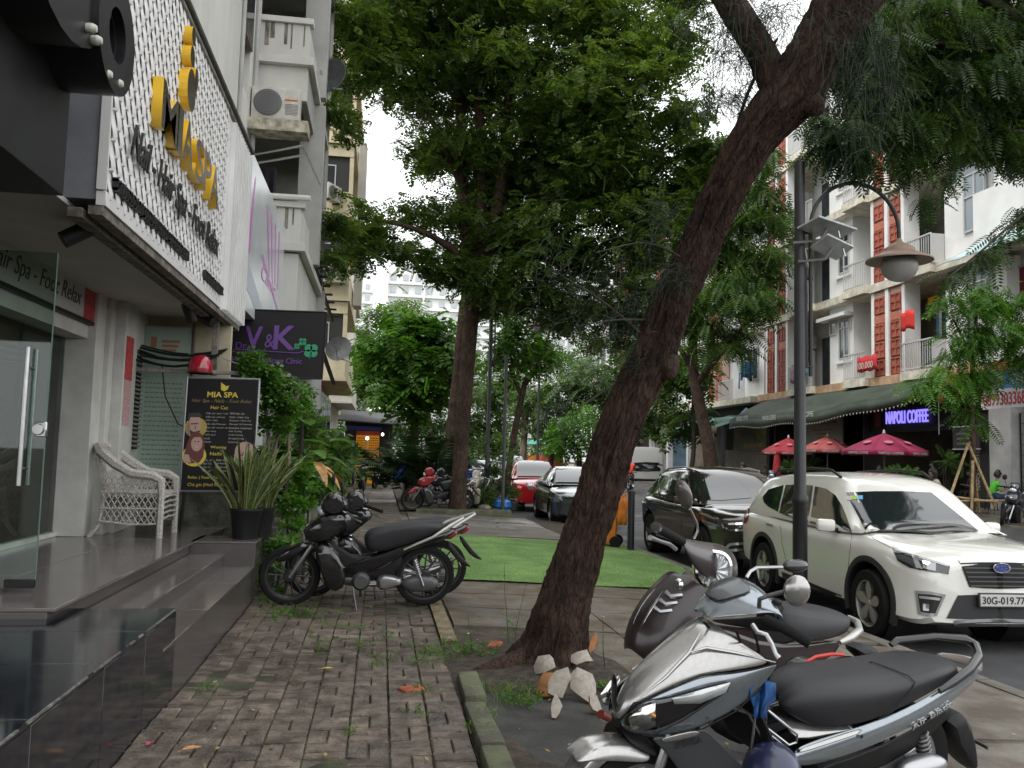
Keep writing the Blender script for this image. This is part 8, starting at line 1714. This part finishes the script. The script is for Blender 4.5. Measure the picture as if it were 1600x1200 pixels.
# ================================================================ STREET FURNITURE AND PEOPLE
def lamp(name, label, base, h, reach, yaw, sc=1, solar=True, lit=False, group='street lamps'):
    t = thing(name, label, 'street lamp', base, yaw, group); t.scale = (sc,)*3
    mb = MB(); mb.lathe([(.12,0),(.12,.03),(.075,.05),(.075,1.15),(.085,1.17),(.085,1.22),(.062,1.26),(.055,h),(.001,h+.01)],n=18); mb.build('pole', M('lamp_post',(.012,.012,.015),.45,var=.3,vs=9), t)
    zs, R = h-.72, reach/2; r_ = .022
    arc = [(.12,0,zs-1.6),(.12,0,zs)]+[(.12+R-R*math.cos(a),0,zs+R*1.05*math.sin(a)) for a in [PI*i/22 for i in range(1,23)]]+[(.12+reach,0,zs-.06)]
    MB().tube(arc, r_, 8).build('arm', M('lamp_post'), t)
    for z in (zs-1.5,zs-.55,zs-.05): MB().tube([(0,0,z),(.14,0,z)],.018,6).build('clamp', M('lamp_post'), t)
    x = .12+reach; zb = zs-.06
    mb = MB(); mb.lathe([(.02,0),(.035,-.03),(.05,-.05),(.10,-.075),(.155,-.115),(.165,-.15),(.17,-.155),(.34,-.235),(.345,-.255),(.335,-.258),(.16,-.185),(.02,-.10)],(x,0,zb),n=30); mb.build('lamp_shade', M('shade_tan',(.23,.16,.115),.55,var=.12,vs=6), t)
    mb = MB(); mb.lathe([(.175,-.235),(.19,-.28),(.19,-.33),(.165,-.40),(.11,-.45),(.05,-.472),(.001,-.475)],(x,0,zb),n=26); mb.build('globe', M('globe_grey',(.30,.295,.285),.35), t)
    return t
b0 = PX(1247,905,4.36); bz = gz(4.36)
lp = lamp('street_lamp','black lamp post with curved arm, tan shade and two solar panels, beside the white SUV',(4.36,8.62,bz),4.82,1.0,rad(-3))
for (px,py,w_,d_,rx,lab) in ((1292,357,.50,.34,rad(-8),'grey solar panel higher on the lamp post'),(1300,386,.36,.26,rad(-22),'small tilted solar flood lamp below the panel on the lamp post')):
    p = PY(px,py,8.45); t = thing('solar_panel',lab,'solar panel',p,rad(12)); MB().box((0,0,0),(w_,d_,.025),(rx,rad(9) if w_ > .4 else rad(16),0),ch=.004).build('panel', M('panel_grey',(.42,.44,.45),.35,var=.15,vs=5), t); MB().tube([(0,0,-.01),(-.05,.05,-.12),(-.32,.14,-.16)],.014,6).build('bracket', steel, t); MB().tube([(.10,-.05,0),(.12,-.06,-.1)],.01,6).build('bracket', steel, t)
bx = MB(); bx.tube([PY(1256,420,8.62),PY(1258,575,8.62)],.035,8); o = bx.build('conduit', plastic_black); tag(o,'black conduit tube strapped along the lamp post','conduit')
lamp('street_lamp','distant black lamp post between the twin trunk and young tree',(3.0,24.6,-.1),6.3,1.3,rad(0)); lamp('street_lamp','lamp post with white head half hidden by the leaning trunk needles',(7.4,41,-.1),8.3,1.4,rad(180))
sp = MB(); sp.tube([PZ(785,800,-.02),PZ(785,800,-.02)+Vector((0,0,4.0))],.045,8); o = sp.build('steel_post', M('post_grey',(.06,.06,.06),.5)); tag(o,'plain grey steel post beside the young tree','post')
bl = thing('bollard','short black steel post at the turf edge behind the dark SUV','post',(4.29,14.58,gz(4.29))); mb = MB(); mb.lathe([(.10,0),(.10,.02),(.06,.04),(.058,1.02),(.001,1.04)],n=14); mb.build('post', M('lamp_post'), bl); MB().lathe([(.13,0),(.13,.012),(.001,.013)],n=14).build('base_plate', steel, bl)
# orange wheelie bin
bn = thing('wheelie_bin','orange wheelie bin half behind the leaning trunk','bin',(4.0,15.2,gz(4.0)),rad(-20)); m_bn = M('bin_orange',(.62,.19,.015),.45,var=.1,vs=4)
mb = MB(); a = [(-.21,-.22),(.21,-.22),(.21,.22),(-.21,.22)]; mb.add([(x*.85,y*.85,.08) for x,y in a]+[(x*1.15,y*1.15,.88) for x,y in a],[(3,2,1,0),(4,5,6,7)]+[(i,(i+1)%4,4+(i+1)%4,4+i) for i in range(4)]); mb.build('tub', m_bn, bn)
MB().box((0,0,.91),(.56,.60,.05),ch=.02).build('lid', m_bn, bn)
for s_ in (1,-1): MB().lathe([(.001,-.03),(.10,-.03),(.105,0),(.10,.03),(.001,.03)],(.2*1,s_*.23,.10),'y',18).build('wheel', rubber, bn)
MB().tube([(.3,-.2,.88),(.36,-.2,.93),(.36,.2,.93),(.3,.2,.88)],.018,6).build('handle', m_bn, bn)
cl = MB(); cl.grid([[Vector((4.10+.035*i, 15.0+.02*math.sin(i*2+j), .85-.12*j)) for i in range(6)] for j in range(5)]); o = cl.build('cloth', M('cloth_orange',(.65,.2,.02),.8,var=.2,vs=8), solid=.01); tag(o,'orange bag hanging from the wheelie bin by the bollard','bag'); o.location = (0.03,-.12,-.12)
# blue tarpaulins and bags in the bed
def tarp(label, pts, Y, m, name='tarpaulin', amp=.06):
    mb = MB(); n = 8; rows = []
    for j in range(n+1):
        f = j/n; row = []
        for i in range(n+1):
            g = i/n; a = Vector(pts[0])*(1-g)+Vector(pts[1])*g; b = Vector(pts[3])*(1-g)+Vector(pts[2])*g; q = a*(1-f)+b*f; p = PY(q.x,q.y,Y+amp*5*math.sin(g*7+f*5)); row.append(p+Vector((0,0,amp*math.sin(g*9+f*3))))
        rows.append(row)
    mb.grid(rows); o = mb.build(name, m, solid=.01); tag(o,label,name); return o
m_tb = M('tarp_royal',(.012,.06,.30),.45,var=.4,vs=3)
tarp('blue tarpaulin heap right of the twin trunk',[(720,733),(740,738),(750,765),(720,770)],23.6,m_tb); tarp('blue tarpaulin edge left of the palm',[(632,720),(638,724),(626,748),(614,750)],25,m_tb); tarp('low blue tarpaulin fold by the cream scooter',[(735,742),(758,748),(756,760),(732,758)],24.2,m_tb)
bb = PZ(785,797,-.02); t = thing('plastic_bag','bright blue plastic bag on the ground by the young tree','bag',bb); mb = MB(); mb.lathe([(.001,0),(.20,.01),(.25,.10),(.22,.22),(.15,.27),(.05,.25),(.001,.26)],n=14); o = mb.build('sack', M('bag_blue',(.015,.16,.50),.4,var=.2,vs=8,bump=.5,bs=9), t)
for k in (-1,1): MB().tube([(k*.10,0,.25),(k*.13,.02,.33),(k*.05,.02,.27)],.015,5).build('knot', M('bag_blue'), t)
bb = PZ(801,797,-.02); t = thing('bucket','small dark bucket next to the blue plastic bag','bucket',bb); mb = MB(); mb.lathe([(.001,0),(.10,0),(.13,.2),(.135,.21),(.12,.2),(.001,.03)],n=16); mb.build('tub', M('bucket_grey',(.06,.065,.06),.6), t); MB().tube([(-.13,0,.2),(-.08,0,.29),(.08,0,.29),(.13,0,.2)],.006,5).build('handle', steel, t)
rk_ = PZ(752,790,-.02); mb = MB(); mb.lathe([(.001,0),(.2,.01),(.17,.10),(.06,.15),(.001,.15)],n=7); o = mb.build('stone', M('stone_pale',(.3,.27,.23),.9,var=.3,vs=5,bump=.5,bs=12)); o.location = PZ(757,797,-.02); tag(o,'pale stone beside the cream scooter wheel','stone')
# far stalls under the trees
for (px,py,Y,m,lab) in ((842,722,70,M('stall_orange',(.55,.16,.02),.6),'orange street stall with green umbrella far down the road'),(861,730,66,M('stall_red',(.4,.06,.03),.6),'red street stall far behind the grey sedan')):
    p = PY(px,py,Y); t = thing('street_stall',lab,'stall',(p.x,Y,-.2)); MB().box((0,0,.95),(1.7,1.0,1.5),ch=.03).build('counter', m, t); MB().tube([(0,0,1.6),(0,0,3.0)],.03,6).build('pole', steel, t); MB().lathe([(.001,3.1),(.7,2.9),(1.3,2.55),(1.28,2.5),(.6,2.8),(.001,3.0)],n=10).build('umbrella', M('stall_teal',(.08,.3,.25),.6), t)
# ---- people
m_skin = M('skin',(.32,.19,.13),.55); m_hair = M('hair_black',(.012,.010,.009),.5)
def skin_body(name, joints, edges, mat, par, sub=1):
    """joints: name -> (x,y,z,r)"""
    ks = list(joints); me = bpy.data.meshes.new(name); me.from_pydata([joints[k][:3] for k in ks],[(ks.index(a),ks.index(b)) for a,b in edges],[]); o = bpy.data.objects.new(name, me); C.objects.link(o); o.parent = par
    bpy.context.view_layer.objects.active = o
    sk = o.modifiers.new('skin','SKIN'); sk.use_smooth_shade = True
    if not me.skin_vertices: 
        bmk = bmesh.new(); bmk.from_mesh(me); bmk.verts.layers.skin.verify(); bmk.to_mesh(me); bmk.free()
    for i,k in enumerate(ks): r = joints[k][3]; me.skin_vertices[0].data[i].radius = (r,r if len(joints[k]) < 5 else joints[k][4]); me.skin_vertices[0].data[i].use_root = (i == 0)
    sb_ = o.modifiers.new('sub','SUBSURF'); sb_.levels = sub; sb_.render_levels = sub
    dg = bpy.context.evaluated_depsgraph_get(); dg.update(); nm = bpy.data.meshes.new_from_object(o.evaluated_get(dg)); o.modifiers.clear(); o.data = nm; nm.materials.clear(); nm.materials.append(mat); nm.polygons.foreach_set('material_index',[0]*len(nm.polygons)); nm.polygons.foreach_set('use_smooth',[True]*len(nm.polygons)); nm.update(); return o
def head(par, c, yaw, tilt, hairlen=0, r=.1, cap=None):
    Mx = Matrix.Translation(c) @ Matrix.Rotation(yaw,4,'Z') @ Matrix.Rotation(tilt,4,'Y')
    rows = []
    for i in range(13):
        z = -.12+.235*i/12; f = max(.0,1-abs((z-.005)/.122)**2.4)**.5; rows.append([Mx @ Vector(((.092*f+(.018 if abs(a) < .5 and -.06 < z < .05 else 0)*(1-abs(a)/.5)*(.8 if z > -.03 else .4))*math.cos(a)+(.006 if z < -.03 else 0), .074*f*math.sin(a), z)) for a in [2*PI*j/18-PI for j in range(18)]])
    mb = MB(); mb.grid(rows, closed=True); h = mb.build('head', m_skin, par, world=False)
    mb = MB(); rows = []
    for i in range(9):
        z = -.06-hairlen*(1-i/8)+ (.19+hairlen)*i/8; zz = z; f = max(0,1-abs((min(.118,max(-.1,zz))-.01)/.128)**2.4)**.5; rows.append([Mx @ Vector((.103*f*math.cos(a)-.012,.086*f*math.sin(a),zz+.012)) for a in [rad(62)+ (2*PI-rad(124))*j/14 for j in range(15)]])
    mb.grid(rows); mb.build('hair', m_hair, par, solid=.012)
    rows = [[Mx @ Vector(((.105*math.cos(e))*math.cos(a)-.004,.088*math.cos(e)*math.sin(a),.045+.09*math.sin(e))) for a in [2*PI*j/16 for j in range(16)]] for e in [PI/2*k/5 for k in range(6)]]
    mb = MB(); mb.grid(rows, closed=True); mb.build('hair_top' if not cap else 'cap', cap or m_hair, par)
    for s_ in (1,-1):
        mb = MB(); ellipsoid(mb, Mx @ Vector((.083,s_*.032,.012)), .008,.012,.007); mb.build('eye', M('eye_dark',(.02,.015,.012),.3), par)
        mb = MB(); ellipsoid(mb, Mx @ Vector((.0,s_*.076,.0)), .018,.010,.03); mb.build('ear', m_skin, par)
    mb = MB(); ellipsoid(mb, Mx @ Vector((.088,0,-.058)), .006,.022,.006); mb.build('mouth', M('lips',(.25,.10,.09),.5), par)
def hand(par, c, d, up, s_=1):
    d = Vector(d).normalized(); up = Vector(up).normalized(); sd = d.cross(up); c = Vector(c); mb = MB()
    mb.tube([c, c+d*.045, c+d*.085],[.026,.036,.032],8,sq=.5)
    for i,(o_,l_) in enumerate(((-.027,.06),(-.009,.068),(.009,.065),(.026,.052))): b = c+d*.08+sd*o_; mb.tube([b,b+d*l_*.5-up*.008,b+d*l_*.85-up*.03],[.0095,.009,.007],6)
    b = c+d*.03+sd*.03*s_; mb.tube([b,b+d*.035+sd*.025*s_-up*.01,b+d*.06+sd*.03*s_-up*.02],[.012,.011,.008],6); mb.build('hand', m_skin, par)
def seated(label, loc, yaw, shirt, pants, sc=1, hairlen=.02, reading=True):
    t = thing('person', label, 'person', loc, yaw); t.scale = (sc,)*3
    J = {'pelvis':(0,0,.42,.15,.12),'waist':(.02,0,.56,.125,.105),'chest':(.09,0,.76,.155,.115),'neck0':(.12,0,.89,.07),'sl':(.11,.17,.84,.06),'sr':(.11,-.17,.84,.06)}
    E = [('pelvis','waist'),('waist','chest'),('chest','neck0'),('chest','sl'),('chest','sr')]
    for s_,n in ((1,'l'),(-1,'r')): J['e'+n] = (.16,s_*.23,.60,.048); E.append(('s'+n,'e'+n))
    skin_body('torso', J, E, shirt, t)
    skin_body('neck', {'a':(.12,0,.88,.052),'b':(.145,0,.97,.048)}, [('a','b')], m_skin, t)
    J = {'p':(0,0,.40,.15,.12),'hl':(.06,.10,.40,.10),'hr':(.06,-.10,.40,.10),'kl':(.42,.13,.44,.068),'kr':(.44,-.12,.44,.068),'al':(.38,.13,.10,.05),'ar':(.46,-.12,.10,.05)}; skin_body('trousers', J, [('p','hl'),('p','hr'),('hl','kl'),('hr','kr'),('kl','al'),('kr','ar')], pants, t)
    for s_,ax in ((1,.38),(-1,.46)): skin_body('foot', {'a':(ax,s_*.125,.12,.036),'b':(ax+.01,s_*.125,.045,.036),'c':(ax+.13,s_*.135,.03,.034,.022),'d':(ax+.19,s_*.14,.025,.022,.016)}, [('a','b'),('b','c'),('c','d')], m_skin, t)
    for s_,n in ((1,'l'),(-1,'r')): skin_body('forearm', {'a':(.15,s_*.228,.62,.042),'b':(.17,s_*.225,.585,.040),'c':(.36,s_*.10,.66,.028)}, [('a','b'),('b','c')], m_skin, t); hand(t,(.36,s_*.10,.66),(.7,-s_*.4,.25),(.2,0,1),s_)
    head(t, (.185,0,1.07), 0, rad(18), hairlen); return t
y_m = 22.55; pm = PY(1562,790,y_m)
man = seated('person in a lime green shirt sitting on a low stool outside the cafe',(17.2,22.55,.22),rad(-15),M('shirt_lime',(.10,.48,.04),.85,var=.08,vs=8),M('jeans',(.03,.06,.13),.85,var=.2,vs=9),.93)
st = thing('stool','low dark stool under the person in lime green','stool',(17.18,22.55,.17),rad(-15)); MB().box((0,0,.30),(.32,.30,.04),ch=.01).build('seat', plastic_black, st)
for a in (-1,1):
    for b in (-1,1): MB().tube([(a*.13,b*.12,0),(a*.11,b*.10,.29)],.014,6).build('leg', plastic_black, st)
mb = MB(); mb.box((0,0,0),(.07,.15,.012),(0,.6,0),ch=.003); o = mb.build('phone', plastic_black); o.location = (17.56,22.44,.87); tag(o,'dark phone held by the person in lime green','phone')
seated('person in a pale top with brown hair seated beyond the white car',(14.9,21.5,.17),rad(150),M('top_pale',(.5,.38,.32),.85),M('jeans'),1.0,.10)
st2 = thing('stool','stool under the person in the pale top','stool',(14.9,21.5,.17)); MB().box((0,0,.28),(.34,.32,.05),ch=.01).build('seat', plastic_black, st2)
for a in (-1,1):
    for b in (-1,1): MB().tube([(a*.13,b*.12,0),(a*.11,b*.10,.27)],.014,6).build('leg', plastic_black, st2)
for (x,y,c_,lab) in ((17.0,27.5,(.03,.03,.035),'person in dark clothes seated deep under the cafe umbrellas'),(19.4,26.2,(.12,.12,.13),'person in grey seated inside the dark cafe'),(13.4,30.5,(.35,.24,.12),'person in tan sitting by the parked scooter near the umbrellas')):
    seated(lab,(x,y,.17),rad(170),M('shirt%s'%(c_,),c_,.85),M('trouser_dark',(.02,.02,.025),.85),1.0)
    st3 = thing('stool','stool under the '+lab[:lab.find(' seated') if 'seated' in lab else lab.find(' sitting')],'stool',(x,y,.17)); MB().box((0,0,.29),(.34,.32,.05),ch=.01).build('seat', plastic_black, st3); MB().tube([(0,0,0),(0,0,.27)],.04,8).build('leg', plastic_black, st3)
# rider in the road
rd = underbone('small motorbike with a rider driving away beside the van',(.03,.03,.03),(11.5,39.5,gz(11.5)),rad(78),0,1.0,(.25,.02,.02),'motorbikes on the road')
rp2 = thing('person','rider in an orange red shirt and helmet on the road','person',(11.45,39.3,gz(11.45)),rad(78))
J = {'pelvis':(-.18,0,.83,.15,.12),'waist':(-.15,0,.97,.13,.11),'chest':(-.06,0,1.2,.17,.13),'neck0':(-.02,0,1.34,.07),'sl':(-.04,.19,1.28,.065),'sr':(-.04,-.19,1.28,.065),'el':(.12,.27,1.07,.05),'er':(.12,-.27,1.07,.05)}
skin_body('torso', J, [('pelvis','waist'),('waist','chest'),('chest','neck0'),('chest','sl'),('chest','sr'),('sl','el'),('sr','er')], M('shirt_coral',(.62,.06,.04),.85), rp2)
skin_body('trousers', {'p':(-.18,0,.82,.15,.12),'hl':(-.1,.11,.80,.10),'hr':(-.1,-.11,.80,.10),'kl':(.28,.17,.70,.07),'kr':(.28,-.17,.70,.07),'al':(.12,.17,.32,.05),'ar':(.12,-.17,.32,.05)}, [('p','hl'),('p','hr'),('hl','kl'),('hr','kr'),('kl','al'),('kr','ar')], M('trouser_dark'), rp2)
for s_ in (1,-1):
    skin_body('forearm', {'a':(.11,s_*.27,1.08,.042),'b':(.14,s_*.27,1.06,.04),'c':(.36,s_*.28,1.03,.028)}, [('a','b'),('b','c')], m_skin, rp2); hand(rp2,(.36,s_*.28,1.03),(1,0,-.2),(0,0,1),s_); skin_body('foot', {'a':(.12,s_*.17,.34,.04),'b':(.14,s_*.17,.27,.04),'c':(.30,s_*.18,.25,.03)}, [('a','b'),('b','c')], M('trouser_dark'), rp2)
skin_body('neck', {'a':(-.02,0,1.32,.052),'b':(0,0,1.42,.05)}, [('a','b')], m_skin, rp2); head(rp2,(.02,0,1.51),0,0,0,.1,M('helmet_dark',(.03,.03,.035),.2,coat=.6))
# cafe tables
for (x,y) in ((16.4,26.0),(15.2,23.6),(17.6,29.0)):
    t = thing('cafe_table','small dark cafe table '+{16.4:'right of the largest umbrella pole',15.2:'nearest the street tree',17.6:'deepest under the awning'}[x],'table',(x,y,.17)); MB().lathe([(.001,.66),(.32,.66),(.32,.69),(.001,.69)],n=18).build('table_top', M('table_brown',(.06,.04,.025),.4), t); MB().tube([(0,0,0),(0,0,.66)],.03,8).build('leg', plastic_black, t)
